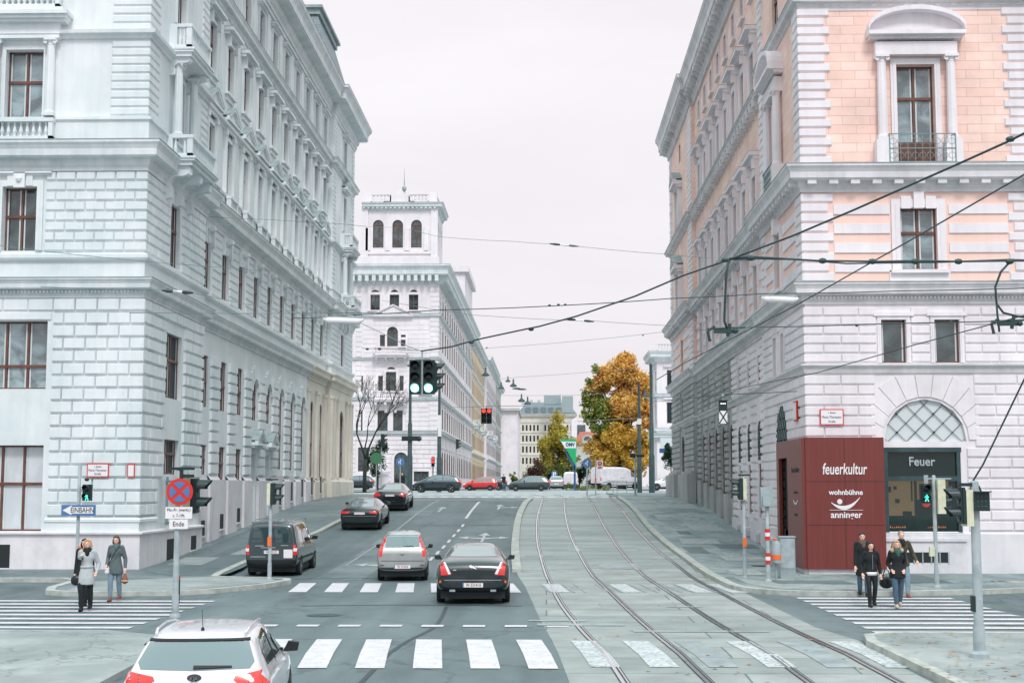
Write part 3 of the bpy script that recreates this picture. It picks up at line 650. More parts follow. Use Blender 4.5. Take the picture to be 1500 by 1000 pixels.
# F1 rustication
rust(W,pf,-17.75,XR,11.25,14.15,.347,.76,[],cb=1,d=.085); rust(W,pf,-22.6,-19.7,11.25,14.15,.347,.76,[],d=.065)
rust(W,pr_,YF,58.15,11.25,14.15,.347,.76,[(52.7,54.4,11,14)],ca=2,d=.065)
for i in range(-1,10):
    a=bays[i]+.85 if i>=0 else 58.3; b=bays[i+1]-.85 if i<9 else 93.1
    rust(W,pc,a,b,11.25,14.15,.347,1.2,[],d=.05)
rust(W,pr_,93.2,103.45,11.25,14.15,.347,.9,[(97.5,99.4,11,14)],d=.045,ca=1)
# corner quoins above
for (z0,z1) in((16.15,24.2),(24.95,27.7)):
    rust(W,pf,-15.55,XR,z0,z1,.315,2,[],cb=1,d=.05); rust(W,pr_,YF,50.7,z0,z1,.315,2,[],ca=2,d=.05)
    rust(W,pr_,57.0,58.15,z0,z1,.315,2,[],d=.05); rust(W,pr_,93.3,94.5,z0,z1,.315,2,[],d=.05,ca=1); rust(W,pr_,102.2,103.45,z0,z1,.315,2,[],d=.05)
# panel mouldings, pilaster strips between upper windows
for i in range(-1,10):
    c=(bays[i]+bays[i+1])/2 if 0<=i<9 else (58.75 if i<0 else 92.5)
    if 0<=i<9:
        W.pbox(pc,c-.3,c+.3,16.1,19.0,0,.05); W.pbox(pc,c-.28,c+.28,20.4,23.4,0,.04)
        W.pbox(pc,c-.33,c+.33,25.1,27.6,0,.05)
W.pbox(pf,-17.1,-15.7,16.0,16.12,0,.05)
# plinths
W.sweep([(-30,YF),(XR,YF),(XR,58.2)],[(0,-.4),(.16,-.4),(.16,1.32),(.26,1.36),(.26,1.42),(0,1.46)],2)
W.sweep([(-17.4,YF),(XR,YF),(XR,51.6)],[(0,1.42),(.1,1.42),(.1,1.75),(.14,1.78),(.14,1.86),(.06,1.93),(0,1.93)],0)
for i in range(-1,10):
    a=bays[i]+.8 if i>=0 else 58.3; b=bays[i+1]-.8 if i<9 else 93.1
    mm=2 if b<ycream+1.5 else 1
    W.pbox(pc,a,b,-.3,3.28,0,.16,mm); 
    W.add([pc(a,0,3.5),pc(b,0,3.5),pc(a,.16,3.28),pc(b,.16,3.28)],[(0,1,3,2)],mm)
for i,c in enumerate(bays):
    if i not in(3,4): W.pbox(pc,c-.8,c+.8,-.3,3.3 if i<3 else 3.6,0,.06,2 if c<ycream else 1)
W.sweep([(XR,93.2),(XR,103.5),(-30,103.5)],[(0,0),(.2,0),(.2,3.3),(.05,3.55),(0,3.55)],1)
# cream pilasters
for c in [ycream+.15,(bays[8]+bays[9])/2-.25,(bays[8]+bays[9])/2+.25,bays[9]+1.0,bays[9]+1.45]:
    W.pbox(pc,c-.18,c+.18,3.5,8.9,0,.16,1); W.pbox(pc,c-.22,c+.22,8.75,8.95,0,.2,1)
for c in (93.6,94.6,96.5,100.6,102.2,103.2):
    W.pbox(pr_,c-.22,c+.22,3.55,8.9,0,.16,1); W.pbox(pr_,c-.27,c+.27,8.75,8.95,0,.2,1)
# F1 keystone consoles & tops
for c in bays:
    console(W,pc,c,14.1,.75,.35,.28); 
    for s in(-.75,.75): W.pbox(pc,c+s-.12,c+s+.12,13.3,14.0,0,.16)
    W.pbox(pc,c-.75,c+.75,13.95,14.15,0,.14)
W.build('wall',[M['stucco'],M['cream'],M['plinth']],LB)
cornice(LB,path[:6],9.62,10.3,.42,M['cornice'],dent=[(pf,-30,-14.2,.13)])
cornice(LB,[(XC,ycream),(XC,93.2),(XR,93.2),(XR,103.5),(-30,103.5)],9.52,10.36,.5,M['cream'],lead=False)
mb=MB(); mb.sweep(path,[(0,10.3),(.05,10.3),(.05,10.88),(.16,10.95),(.2,11.02),(.2,11.14),(0,11.22)],0); mb.build('sill_course',M['stucco'],LB)
cornice(LB,path,14.15,15.2,.62,M['cornice'])
# upper balustrade zone
mb=MB(); mb.sweep(path,[(0,15.2),(.08,15.2),(.08,15.95),(.16,16.0),(.16,16.1),(0,16.12)],0); mb.build('parapet_band',M['stucco'],LB)
for c in bays: bl=MB(); baluster_row(bl,pc,c-.75,c+.75,15.22,16.0,.16,.36,sp=.22); bl.build('balustrade',M['stucco'],LB)
for (a,b) in ((-19.9,-17.4),(-24.9,-22.4)): bl=MB(); baluster_row(bl,pf,a+.3,b-.1,15.25,16.02,.1,.34,sp=.2); bl.build('balustrade',M['stucco'],LB)
cornice(LB,path,24.25,24.85,.38,M['cornice'])
mb=MB(); mb.sweep(path,[(0,18.98),(.08,18.98),(.12,19.1),(.26,19.14),(.28,19.27),(0,19.3)],0)
mb.sweep(path,[(0,27.1+.6),(.08,27.7),(.12,27.9),(0,28.0)],0); mb.build('string_course',M['stucco'],LB)
cornice(LB,path,27.9,29.6,1.15,M['cornice'])
# roof
mb=MB(); ro=[(-30,50.2),(-15,50.2),(-15,102.7),(-30,102.7)]
def mans(mb,x0,x1,y0,y1,z0,z1,ins,m=0):
    mb.add([(x0,y0,z0),(x1,y0,z0),(x1,y1,z0),(x0,y1,z0),(x0+ins,y0+ins,z1),(x1-ins,y0+ins,z1),(x1-ins,y1-ins,z1),(x0+ins,y1-ins,z1)],[(4,5,6,7),(0,1,5,4),(1,2,6,5),(2,3,7,6),(3,0,4,7)],m)
mans(mb,-30,-15,50.3,102.6,29.5,33,1.8); mans(mb,-28,-13.9,92.6,103.9,29.4,35.2,1.7); mans(mb,-28,-13.9,49,59,29.4,35.2,1.7)
rf=mb.build('roof',M['slate'],LB)
mb=MB(); 
for (a,b) in ((92.6,103.9),(49,59)):
    x0,x1,y0,y1=-26.5,-15.4,a+1.5,b-1.5
    mb.box((x0,y0,35.1),(x1,y1,35.5)); mb.box((x0-.2,y0-.2,35.5),(x1+.2,y1+.2,35.7))
mb.build('roof_crown',M['leadtop'],rf)
for i in range(5):
    y=64+5.5*i; mb=MB(); mb.box((-17,y-.7,30),(-15.2,y+.7,31.9)); mb.box((-17.4,y-.9,31.9),(-15,y+.9,32.05)); mb.box((-15.3,y-.45,30.3),(-15.17,y+.45,31.6),1)
    mb.build('dormer',[M['leadtop'],M['glassdark']],rf)
# windows
for h in frontH:
    g=M['glassblind'] if h[2]<2 else random.choice([M['glass'],M['glassdark']])
    big=h[1]-h[0]>2
    w=window(LB,pf,h[0],h[1],h[2],h[3],arch=False,glass=g if h[2]<11 else M['glassdark'] if h[2]<14 else M['glass'],mull=2 if big else 1,transom=.55 if not(6<h[2]<7) else .34)
for h in sideR: window(LB,pr_,*h[:4],transom=.6,n=-.2,glass=M['glassmatte'])
for h in farR: window(LB,pr_,*h[:4],arch=len(h)>4,transom=.5,n=-.15,glass=M['glassmatte'])
for h in ch: window(LB,pc,*h[:4],n=-.17,glass=M['glassmatte'])
for h in gh+ghc:
    if h[2]<1.3:
        mb=MB(); mb.pbox(pc,h[0],h[1],h[2],h[3],-.4,-.34); mb.pbox(pc,h[0]+.12,h[0]+.48,h[2]+.3,h[3]-.9,-.34,-.31); mb.pbox(pc,h[1]-.48,h[1]-.12,h[2]+.3,h[3]-.9,-.34,-.31); mb.build('door',M['whitewood'],LB)
    else: window(LB,pc,*h[:4],arch=len(h)>4,transom=.5,n=-.13,glass=M['glassmatte'])
# window trims (part meshes)
for fl,(za,zb,kind,wd,zh) in enumerate([(16.1,18.6,'tri',2.5,19.3),(20.8,23.1,'flat',2.35,23.4),(25.15,27.1,'flat',2.0,27.25)]):
    for c in bays:
        mb=MB(); surround(mb,pc,c-.62,c+.62,za,zb,.17,.08,sill=fl>0); 
        hood(mb,pc,c,wd,zh,(.34,.42,.32)[fl],kind,h=(.16,.3,.22)[fl])
        if fl==0:
            for s in(-.82,.82): mb.pbox(pc,c+s-.11,c+s+.11,16.12,18.95,0,.16); mb.pbox(pc,c+s-.15,c+s+.15,18.75,18.98,0,.2)
            mb.pbox(pc,c-.95,c+.95,18.98,19.25,0,.18)
        elif fl==1:
            for s in(-.72,.72): mb.pbox(pc,c+s-.08,c+s+.08,22.9,23.45,0,.24)
            mb.pbox(pc,c-.7,c+.7,20.45,20.68,0,.08)
        mb.build('window_surround',[M['stucco'],M['leadtop']],LB)
for c in bays[3:5]:
    mb=MB(); hood(mb,pc,c,2.1,4.9,.45,'tri'); mb.build('door_pediment',[M['stucco'],M['leadtop']],LB)
# risalit windows
for (P,c) in ((pr_,53.55),(pr_,98.45)):
    for (za,zb,zh) in ((16.1,18.6,19.0),(20.7,23.2,23.5),(25.2,27.2,27.35)):
        mb=MB(); surround(mb,P,c-.65,c+.65,za,zb,.15,.07,sill=False)
        if za<17:
            for s in(-1.15,1.15): column(mb,P,c+s,16.1,19.0,.17,.3)
        else: hood(mb,P,c,2.2,zh,.4,'tri' if za<24 else 'flat')
        mb.build('window_surround',[M['stucco'],M['leadtop']],LB)
    balcony(LB,P,c-1.9,c+1.9,15.2,1.15,M['stucco'],cons=3)
    balcony(LB,P,c-1.6,c+1.6,19.45,.95,M['stucco'],rail=.95,cons=2)
for c in (-18.68,-23.68):
    mb=MB(); surround(mb,pf,c-.62,c+.62,11.3,13.6,.22,.09,sill=False); hood(mb,pf,c,2.3,14.0,.2,'flat',h=.14)
    mb.pbox(pf,c-.2,c+.2,13.55,14.1,0,.2); mb.pbox(pf,c-.45,c-.22,13.62,14.0,0,.12); mb.pbox(pf,c+.22,c+.45,13.62,14.0,0,.12); mb.sphere(pf(c,.2,13.85),.12,8)
    mb.build('window_surround',[M['stucco'],M['leadtop']],LB)
    mb=MB(); surround(mb,pf,c-.68,c+.68,16.1,18.6,.14,.06,sill=False)
    for s in(-1.0,1.0): column(mb,pf,c+s,16.1,18.95,.16,.2)
    mb.pbox(pf,c-1.3,c+1.3,18.95,19.55,0,.3); mb.pbox(pf,c-1.34,c+1.34,19.1,19.14,0,.33); mb.pbox(pf,c-1.6,c+1.6,19.6,19.72,0,.62); mb.pbox(pf,c-1.7,c+1.7,19.72,19.86,0,.72); mb.pbox(pf,c-1.55,c+1.55,19.5,19.62,0,.5)
    mb.pbox(pf,c-1.45,c+1.45,19.86,20.05,.1,.45)
    baluster_row(mb,pf,c-1.3,c+1.3,20.05,20.85,.15,.4,sp=.2)
    mb.build('window_surround',[M['stucco'],M['leadtop']],LB)
    for (za,zb) in ((6.4,8.8),):
        mb=MB(); mb.pbox(pf,c-1.25,c+1.25,8.85,9.08,0,.05); mb.build('lintel',M['stucco'],LB)
# cellar vents
for (P,a,b,z0,z1) in ((pf,-20.2,-18.55,.2,1.0),(pf,-24,-22.8,.2,1.0),(pr_,52.8,54.0,.2,1.05),(pr_,56.4,57.2,.5,1.05)):
    mb=MB(); mb.pbox(P,a,b,z0,z1,.1,.175,0); mb.pbox(P,a-.06,b+.06,z0-.1,z0,.15,.2,1); mb.build('cellar_window',[M['dark'],M['plinth']],LB)
for i,c in enumerate(bays):
    if i in(3,4): continue
    z=gz(c)
    mb=MB(); mb.pbox(pc,c-.32,c+.32,z+.45,z+1.1 if i<3 else z+1.5,.02,.075,0); mb.pbox(pc,c-.4,c+.4,z+.37,z+.45,.03,.13,1); mb.build('cellar_window',[M['dark'],M['plinth'] if i<8 else M['cream']],LB)
# iron frames and display case on the plinth next to the corner
mb=MB()
for u in(52.35,53.9,54.9): mb.pbox(pr_,u-.04,u+.04,1.6,3.35,.2,.28)
mb.pbox(pr_,52.2,55,3.15,3.22,.2,.27); mb.pbox(pr_,52.2,55,1.62,1.7,.2,.27); mb.build('window_grille',M['paleiron'],LB)
# ================================================================= RIGHT BUILDING
RB=empty('corner_building',(0,0,0),'pink and white corner building with rusticated base and red shop portal on the right','building')
YR=48.2; XQ=8.8; XD=9.0
qf=Pfront(YR); qr=Pright(XQ); qd=Pright(XD)
QP=[(30,YR),(XQ,YR),(XQ,57.4),(XD,57.4),(XD,84.3),(XQ,84.3),(XQ,99.2),(30,99.2)]
rb=[60.15+3.03*i for i in range(8)]
W=MB() # 0 warm white, 1 pink ashlar, 2 taupe, 3 pink plain, 4 plinth
fh=[(11.36,13.86,1.4,4.25),(11.38,14.12,4.5,5.92,True),(11.36,12.2,7.15,8.62),(13.15,14.0,7.15,8.62),(12.1,13.34,10.32,12.46),(12.1,13.41,13.99,17.47),(12.1,13.4,20.3,22.4),
    (19.5,22,1.4,4.25),(19.5,22,4.5,5.9),(17.8,18.7,7.15,8.62),(18.1,19.3,10.3,12.4)]
wall(W,qf,XQ,30,-.3,9.2,[h for h in fh if h[3]<9]); wall(W,qf,XQ,30,9.2,13.3,[h for h in fh if 9<h[3]<13],m=3); wall(W,qf,XQ,30,13.3,26.3,[h for h in fh if h[3]>13],m=1)
sh=[(52.0,54.6,4.5,6.0,True),(52.2,52.9,7.15,8.62),(53.9,54.6,7.15,8.62),(52.6,53.8,10.32,12.46),(52.5,53.8,14.0,17.4),(52.5,53.8,20.3,22.4),(52.6,53.7,24.2,25.4)]
wall(W,qr,YR,57.4,-.3,9.2,[h for h in sh if h[3]<9]); wall(W,qr,YR,57.4,9.2,13.3,[h for h in sh if 9<h[3]<13],m=3); wall(W,qr,YR,57.4,13.3,26.3,[h for h in sh if h[3]>13],m=1)
fs_=[(90.6,92.9,2.9,6.2,True),(91.2,92.3,7.15,8.6),(91.1,92.4,10.3,12.4),(91.1,92.4,14.0,16.4),(91.1,92.4,19.6,21.8),(91.2,92.3,24.1,25.3)]
wall(W,qr,84.3,99.2,-.3,9.2,[h for h in fs_ if h[3]<9],m=2); wall(W,qr,84.3,99.2,9.2,13.3,[h for h in fs_ if 9<h[3]<13],m=3); wall(W,qr,84.3,99.2,13.3,26.3,[h for h in fs_ if h[3]>13],m=1)
g0=[];g1=[];g2=[]
for i,c in enumerate(rb):
    g0+=[(c-(.62 if i<3 else .85),c+(.62 if i<3 else .85),(4.1 if i<3 else 1.4+gz(c)),5.75 if i<3 else 6.0,True),(c-.4,c+.4,7.2,8.5)]
    if i<3: g0+=[(c-.55,c+.55,1.7+.1*i,3.95)]
    g1+=[(c-.55,c+.55,10.35,12.35)]; g2+=[(c-.6,c+.6,13.95,16.2),(c-.6,c+.6,19.5,21.6),(c-.5,c+.5,24.1,25.4)]
yt=(rb[2]+rb[3])/2
wall(W,qd,57.4,yt,-.3,9.2,[h for h in g0 if h[1]<yt],depth=.5); wall(W,qd,yt,84.3,-.3,9.2,[h for h in g0 if h[0]>yt],m=2,depth=.5); wall(W,qd,57.4,84.3,9.2,13.3,g1,m=3); wall(W,qd,57.4,84.3,13.3,26.3,g2,m=1)
W.add([(XQ,57.4,-.3),(XD+.6,57.4,-.3),(XD+.6,57.4,26.3),(XQ,57.4,26.3)],[(0,1,2,3)]); W.add([(XQ,84.3,-.3),(XD+.6,84.3,-.3),(XD+.6,84.3,9.2),(XQ,84.3,9.2)],[(0,1,2,3)],2); W.add([(XQ,84.3,9.2),(XD+.6,84.3,9.2),(XD+.6,84.3,26.3),(XQ,84.3,26.3)],[(0,1,2,3)],1)
W.add([(30,99.2,0),(XQ,99.2,0),(XQ,99.2,26.3),(30,99.2,26.3)],[(0,1,2,3)])
# GF front rustication
GH=[(11.3,13.95,0,4.5),(11.38-.12,14.12+.12,4.4,6.05,True)]
rust(W,qf,XQ,26,1.5,6.75,.345,1.5,[(11.15,14.1,0,4.5),(11.1,14.4,4.3,6.9)],ca=1,d=.065,bv=.024)
for k in range(11):
    t=math.pi*(k+.5)/11; r0,r1=1.46,2.35; a0,a1=t-math.pi/23,t+math.pi/23; c=12.75;sp=4.55
    vs_=[qf(c+min(1.8/max(abs(math.cos(q)),.01),r if r<2 else min(r1,2.15/max(math.sin(q),.01)))*math.cos(q),n_,min(sp+min(r,9)*math.sin(q),6.74)) for n_ in(0,.045) for r,q in((r0,a0),(r1,a0),(r1,a1),(r0,a1))]
    W.add(vs_,[(4,5,6,7),(0,1,5,4),(1,2,6,5),(2,3,7,6),(3,0,4,7)])
rust(W,qf,XQ,26,7.15,9.05,.345,1.1,[(11.2,12.35,7,8.8),(13.0,14.15,7,8.8),(17.6,18.9,7,8.8)],ca=1,d=.065,bv=.024)
rust(W,qr,YR,57.35,1.5,6.75,.345,1.1,[(51.9,54.7,4.4,6.1,True)],ca=2,d=.07,bv=.02)
rust(W,qr,YR,57.35,7.15,9.05,.345,1.3,[(52.0,54.8,7,8.7)],ca=2,d=.07,bv=.02)
for i in range(-1,8):
    a=rb[i]+.75 if i>=0 else 57.5; b=rb[i+1]-.75 if i<7 else 84.2; mm=0 if b<yt+.9 else 2
    rust(W,qd,a+(.15 if i>2 else 0),b-(.15 if i>1 else 0),1.6+(gz(a) if i>2 else 0),6.0,.345,2,[],d=.11,bv=.035,m=mm); rust(W,qd,a-.1,b+.1,6.05,6.75,.345,1.2,[],d=.07,m=mm)
    rust(W,qd,a-.3,b+.3,7.15,9.05,.345,2,[],d=.07,m=2 if mm else 0)
rust(W,qr,84.3,99.15,3.8,9.05,.345,1.6,[(90.2,93.3,2,6.6),(90.9,92.6,6.9,8.8)],d=.08,m=2,ca=2)
# F1 banded: quoins + bands
def bands(P,a,b,holes,ext=0,z0=9.9,z1=13.0):
    k=0;z=z0+.35
    while z<z1-.1:
        for s,t in holes_split(a,b,holes,z,z+.33): W.pbox(P,s,t,z,min(z+.33,z1),0,.045)
        z+=.665
def holes_split(a,b,holes,z0,z1):
    iv=[(a,b)]
    for H in holes:
        if H[2]<z1 and H[3]>z0:
            nv=[]
            for s,t in iv:
                if H[1]<=s or H[0]>=t: nv.append((s,t)); continue
                if H[0]>s: nv.append((s,H[0]))
                if H[1]<t: nv.append((H[1],t))
            iv=nv
    return iv
bands(qf,9.85,15.75,[(11.75,13.75,9,13)]); bands(qf,16.7,30,[(17.7,19.7,9,13)]); bands(qr,49.2,56.6,[(52.2,54.2,9,13)]); bands(qr,85.2,98.4,[(90.7,92.8,9,13)])
for i in range(-1,8):
    a=rb[i]+.75 if i>=0 else 57.5; b=rb[i+1]-.75 if i<7 else 84.2
    bands(qd,a,b,[])
def quoins(P,a,b,z0,z1,h,ca=0,cb=0,d=.07,alt=.18):
    rust(W,P,a,b,z0,z1,h,9,[],ca=ca,cb=cb,d=d,alt=alt,bv=.025)
for z0,z1 in((9.9,12.98),(13.95,19.5),(19.9,25.9)):
    quoins(qf,XQ,9.85,z0,z1,.335,ca=1); quoins(qf,15.75,16.75,z0,z1,.335)
    quoins(qr,YR,49.35,z0,z1,.335,ca=2); quoins(qr,56.3,57.35,z0,z1,.335); quoins(qr,84.3,86.6,z0,z1,.335,ca=2); quoins(qr,97.6,99.1,z0,z1,.335)
# plinth
W.sweep([(30,YR),(XQ,YR),(XQ,57.4)],[(0,-.4),(.08,-.4),(.08,1.42),(0,1.5)],4,out=-1)
for i in range(-1,8):
    a=rb[i]+.68 if i>=0 else 57.5; b=rb[i+1]-.68 if i<7 else 84.2; W.pbox(qd,a,b,-.3,1.55+(gz(a) if i>2 else .0),0,.15,4 if b<yt+.9 else 2)
W.pbox(qr,84.2,90.3,-.3,3.75,0,.5,2); W.pbox(qr,93.2,99.3,-.3,3.75,0,.5,2); W.pbox(qr,84.2,90.3,3.75,3.9,0,.3,2); W.pbox(qr,93.2,99.3,3.75,3.9,0,.3,2)
W.build('wall',[M['stucco_r'],M['pink'],M['taupe'],M['pinkplain'],M['plinth']],RB)
def cor(z0,z1,d,p=QP,**k): return cornice(RB,p,z0,z1,d,M['cornice_r'],out=-1,**k)
mb=MB(); mb.sweep(QP,[(0,6.8),(.06,6.8),(.1,6.95),(.2,7.05),(.2,7.1),(0,7.14)],0,out=-1); mb.build('string_course',M['cornice_r'],RB)
cor(9.15,9.88,.42,dent=[(qf,XQ,30,.13),(qr,YR,57.4,.13)])
cor(13.0,13.92,.62,mod=[(qf,XQ-.1,30,.72,.3,.16,.42),(qr,YR-.2,57.4,.72,.3,.16,.42),(qd,57.5,84.2,.72,.3,.16,.42),(qr,84.4,99.2,.72,.3,.16,.42)])
cor(19.5,19.9,.3,p=QP[:3]+[(XQ,57.4)][:0]); cor(18.9,19.3,.42,p=[(XQ,57.4),(XD,57.4),(XD,84.3),(XQ,84.3),(XQ,99.2),(30,99.2)],mod=[(qd,58,84,.9,.3,.3,.35)])
mb=MB()
for i in range(30): mb.lathe(qf(9.2+.55*i,.06,19.72),[(.17,-.02),(.17,.03),(.09,.05)],10,axis='y')
mb.sweep([(30,YR),(XQ,YR)],[(0,19.4),(.03,19.4),(.03,20.0),(0,20.0)],0,out=-1)
mb.build('frieze',M['stucco_r'],RB)
cor(25.9,27.6,.92,mod=[(qr,YR-.5,57.4,.85,.34,.28,.68),(qd,57.5,84.2,.85,.34,.28,.68),(qr,84.2,99.8,.85,.34,.28,.68),(qf,XQ,30,.85,.34,.28,.68)])
mb=MB(); mans(mb,9.4,32,YR+.8,98.5,27.4,30.5,2.5); mb.build('roof',M['slate'],RB)
# windows
for h in fh:
    if h[2]<2: continue
    if len(h)>4: continue
    if h[0]>14.5 and h[2]<5: window(RB,qf,*h[:4]); continue
    dk=7<h[2]<9
    if h[2]==13.99: # french window with brown panel
        window(RB,qf,h[0],h[1],14.75,17.47,glass=M['glass'],transom=.58)
        mb=MB(); mb.pbox(qf,h[0],h[1],13.99,14.75,-.26,-.2); mb.pbox(qf,h[0]+.1,h[0]+.58,14.1,14.65,-.2,-.17); mb.pbox(qf,h[1]-.58,h[1]-.1,14.1,14.65,-.2,-.17); mb.build('window_panel',M['wood'],RB)
    else: window(RB,qf,*h[:4],glass=M['glassdark'] if dk else M['glass'],mull=0 if dk else 1,transom=None if dk else .6,n=-.2)
for h in sh+fs_:
    if len(h)>4 and h[0]<60: continue
    window(RB,qr,*h[:4],arch=len(h)>4,transom=.6,mull=0 if 7<h[2]<9 else 1,n=-.16,glass=M['glassmatte'])
for h in g0+g1+g2:
    if len(h)>4 and h[2]==4.1: continue
    window(RB,qd,*h[:4],arch=len(h)>4,transom=.6,n=-.11,glass=M['glassmatte'])
# lunettes with lattice
def lunette(P,ua,ub,za,zb,back='whitewood',n0=-.12,g=.62):
    mb=MB(); c=(ua+ub)/2; r=(ub-ua)/2; sp=zb-r if zb-r>za else za
    pts=[P(ua,n0,za)]+[P(x,n0,z) for x,z in archpts(ua,ub,zb)]+[P(ub,n0,za)]
    mb.add(pts,[tuple(range(len(pts)))],0)
    for sgn in(1,-1):
        k=-8
        while k<9:
            pr=None; seg=[]
            for j in range(61):
                x=-r+2*r*j/60; z=(x*sgn+k*g); zz=za+z
                top=sp+math.sqrt(max(0,r*r-x*x))
                if za<=zz<=top: seg.append((c+x,zz))
            if len(seg)>1: mb.tube(P(seg[0][0],n0+.04,seg[0][1]),P(seg[-1][0],n0+.04,seg[-1][1]),.012,n=4,m=1)
            k+=1
    for i in range(-6,7):
        for j in range(0,7):
            if (i+j)%2==0:
                x,z=i*g/2,j*g/2
                if x*x+(z+za-sp)**2<(r-.08)**2 : mb.sphere(P(c+x,n0+.05,za+z),.045 if j%2 and i%4==1 else .025,6,1)
    return mb.build('lunette_grille',[M[back],M['iron']],RB)
lunette(qf,11.38,14.12,4.5,5.92); lunette(qr,52.0,54.6,4.5,6.0,'paleiron',-.03,.4)
for i in range(3): lunette(qd,rb[i]-.62,rb[i]+.62,4.1,5.75,'paleiron',-.03,.3)
# shop window
sw=MB(); 
sw.pbox(qf,11.3,13.92,1.3,1.45,-.1,.06); sw.pbox(qf,11.3,13.92,4.15,4.3,-.1,.04)
for a in(11.33,13.76): sw.pbox(qf,a,a+.13,1.45,4.15,-.1,.03)
sw.pbox(qf,11.46,13.76,3.18,3.34,-.1,.03); 
shop=sw.build('shop_window',M['mast'],RB)
mb=MB(); mb.pbox(qf,11.46,13.76,1.45,3.18,-.09,-.06); mb.pbox(qf,11.46,13.76,3.34,4.15,-.09,-.06)
m,nt,b=newmat('dim_shop_glass'); b.inputs['Base Color'].default_value=rgb(28,58,56); b.inputs['Roughness'].default_value=.04; b.inputs['Coat Weight'].default_value=1; b.inputs['Alpha'].default_value=.34; M['shopglass']=m
mb.build('pane',M['shopglass'],shop)
# interior
M['inner_wall']=simple('glowing_yellow_wall',rgb(196,170,124),.8,emit=rgb(200,165,112),es=.32); M['inner_dark']=simple('dark_interior',rgb(30,46,44),.8)  # back wall emits its own glow in place of shop lamps
M['flame']=simple('fire_glow',rgb(255,150,70),.5,emit=rgb(255,140,60),es=1.6)
mb=MB(); mb.box((11.0,49.9,1.0),(14.3,50.0,4.4),0); mb.box((10.9,48.6,1.0),(11,50,4.4),0); mb.box((14.3,48.6,1),(14.4,50,4.4),0); mb.box((11,48.5,.9),(14.3,50,1),0); mb.box((11,48.5,4.35),(14.3,50,4.4),0)
mb.build('display_room',M['inner_dark'],shop)
mb=MB(); mb.box((11.3,49.75,1.9),(13.9,49.85,3.3)); mb.build('glowing_back_wall',M['inner_wall'],shop)
mb=MB()
for x,z,w_,h_ in((11.75,2.9,.16,.2),(12.05,2.5,.14,.14),(12.0,2.95,.1,.12),(12.75,2.2,.55,.7),(13.2,2.95,.3,.3),(13.45,2.0,.5,1.3),(12.6,2.9,.04,.8),(12.3,1.9,.3,.5)): mb.box((x,49.66,z-h_/2),(x+w_,49.72,z+h_/2))
mb.box((11.2,49.3,1.0),(14,49.6,2.0)); mb.box((12.55,49.0,1.45),(12.62,49.1,3.2)); mb.build('furniture',M['inner_dark'],shop)
for x0 in(11.6,12.95):
    mb=MB()
    for i in range(9):
        x=x0+.07*i; h=random.uniform(.03,.08); mb.lathe((x,48.9,1.6),[(.012,0),(.014,h*.4),(.002,h)],6)
    mb.build('row_of_flames',M['flame'],shop)
text('Feuer',.42,M['pole'],shop,face_cam(12.6,48.2,3.82),sx=.9,off=.008)
mb=MB(); mb.pbox(qf,11.2,14.0,1.18,1.28,.045,.14); mb.build('window_sill',M['plinth'],RB)
mb=MB(); mb.pbox(qf,11.95,13.4,.48,.82,.06,.09,0)
for i in range(6): mb.pbox(qf,11.93+.285*i,11.97+.285*i,.46,.84,.09,.11,1)
mb.build('vent_grille',[M['dark'],M['pole']],RB)
for (P,c,z) in ((qd,rb[0],1.0),(qd,rb[1],1.1),(qd,rb[2],1.2),(qr,55.8,.9)):
    mb=MB(); mb.pbox(P,c-.5,c+.5,z,z+.12,.05,.2); mb.build('cellar_ledge',M['cornice_r'],RB)
# trims front
mb=MB(); c=12.75; surround(mb,qf,12.1,13.41,13.95,17.47,.2,.07,sill=False)
for s in(-1.18,1.18):
    column(mb,qf,c+s,14.75,17.75,.17,.2); mb.pbox(qf,c+s-.28,c+s+.28,13.92,14.75,0,.42)
mb.pbox(qf,c-1.4,c+1.4,17.75,18.2,0,.3); hood(mb,qf,c,3.3,18.3,.55,'seg',h=.24); modillions(mb,qf,c-1.35,c+1.35,18.36,.09,.045,.07,.36)
mb.build('window_surround',[M['stucco_r'],M['leadtop']],RB)
mb=MB(); surround(mb,qf,12.1,13.34,10.32,12.46,.3,.07); 
for s in(-.42,0,.42): mb.pbox(qf,c-.03+s-.17,c-.03+s+.17,12.42,12.98 if s==0 else 12.85,0,.18 if s==0 else .12)
mb.pbox(qf,11.7,13.75,9.9,10.3,0,.045)
mb.build('window_surround',[M['stucco_r'],M['leadtop']],RB)
for a in(11.36,13.15): mb=MB(); surround(mb,qf,a,a+.85,7.15,8.62,.13,.05,sill=False); mb.pbox(qf,a-.25,a+1.1,8.74,8.86,0,.1); mb.build('window_surround',[M['stucco_r'],M['leadtop']],RB)
mb=MB(); surround(mb,qr,52.5,53.8,13.95,17.4,.18,.07,sill=False)
for s in(-1.15,1.15):
    column(mb,qr,53.15+s,14.75,17.7,.17,.2); mb.pbox(qr,53.15+s-.26,53.15+s+.26,13.92,14.75,0,.42)
mb.pbox(qr,51.8,54.5,17.7,18.15,0,.3); hood(mb,qr,53.15,3.3,18.25,.6,'seg',h=.24); mb.build('window_surround',[M['stucco_r'],M['leadtop']],RB)
mb=MB(); surround(mb,qr,52.6,53.8,10.3,12.45,.25,.1); mb.pbox(qr,53.0,53.4,12.4,13,0,.25); mb.build('window_surround',[M['stucco_r'],M['leadtop']],RB)
mb=MB(); surround(mb,qr,52.2,52.9,7.15,8.62,.13,.08,sill=False); surround(mb,qr,53.9,54.6,7.15,8.62,.13,.08,sill=False); mb.build('window_surround',[M['stucco_r'],M['leadtop']],RB)
mb=MB(); hood(mb,qr,53.15,3.0,22.9,.6,'flat',h=.3); 
for s in(-1.1,1.1): console(mb,qr,53.15+s,22.9,.7,.45,.25)
mb.build('window_hood',[M['stucco_r'],M['leadtop']],RB)
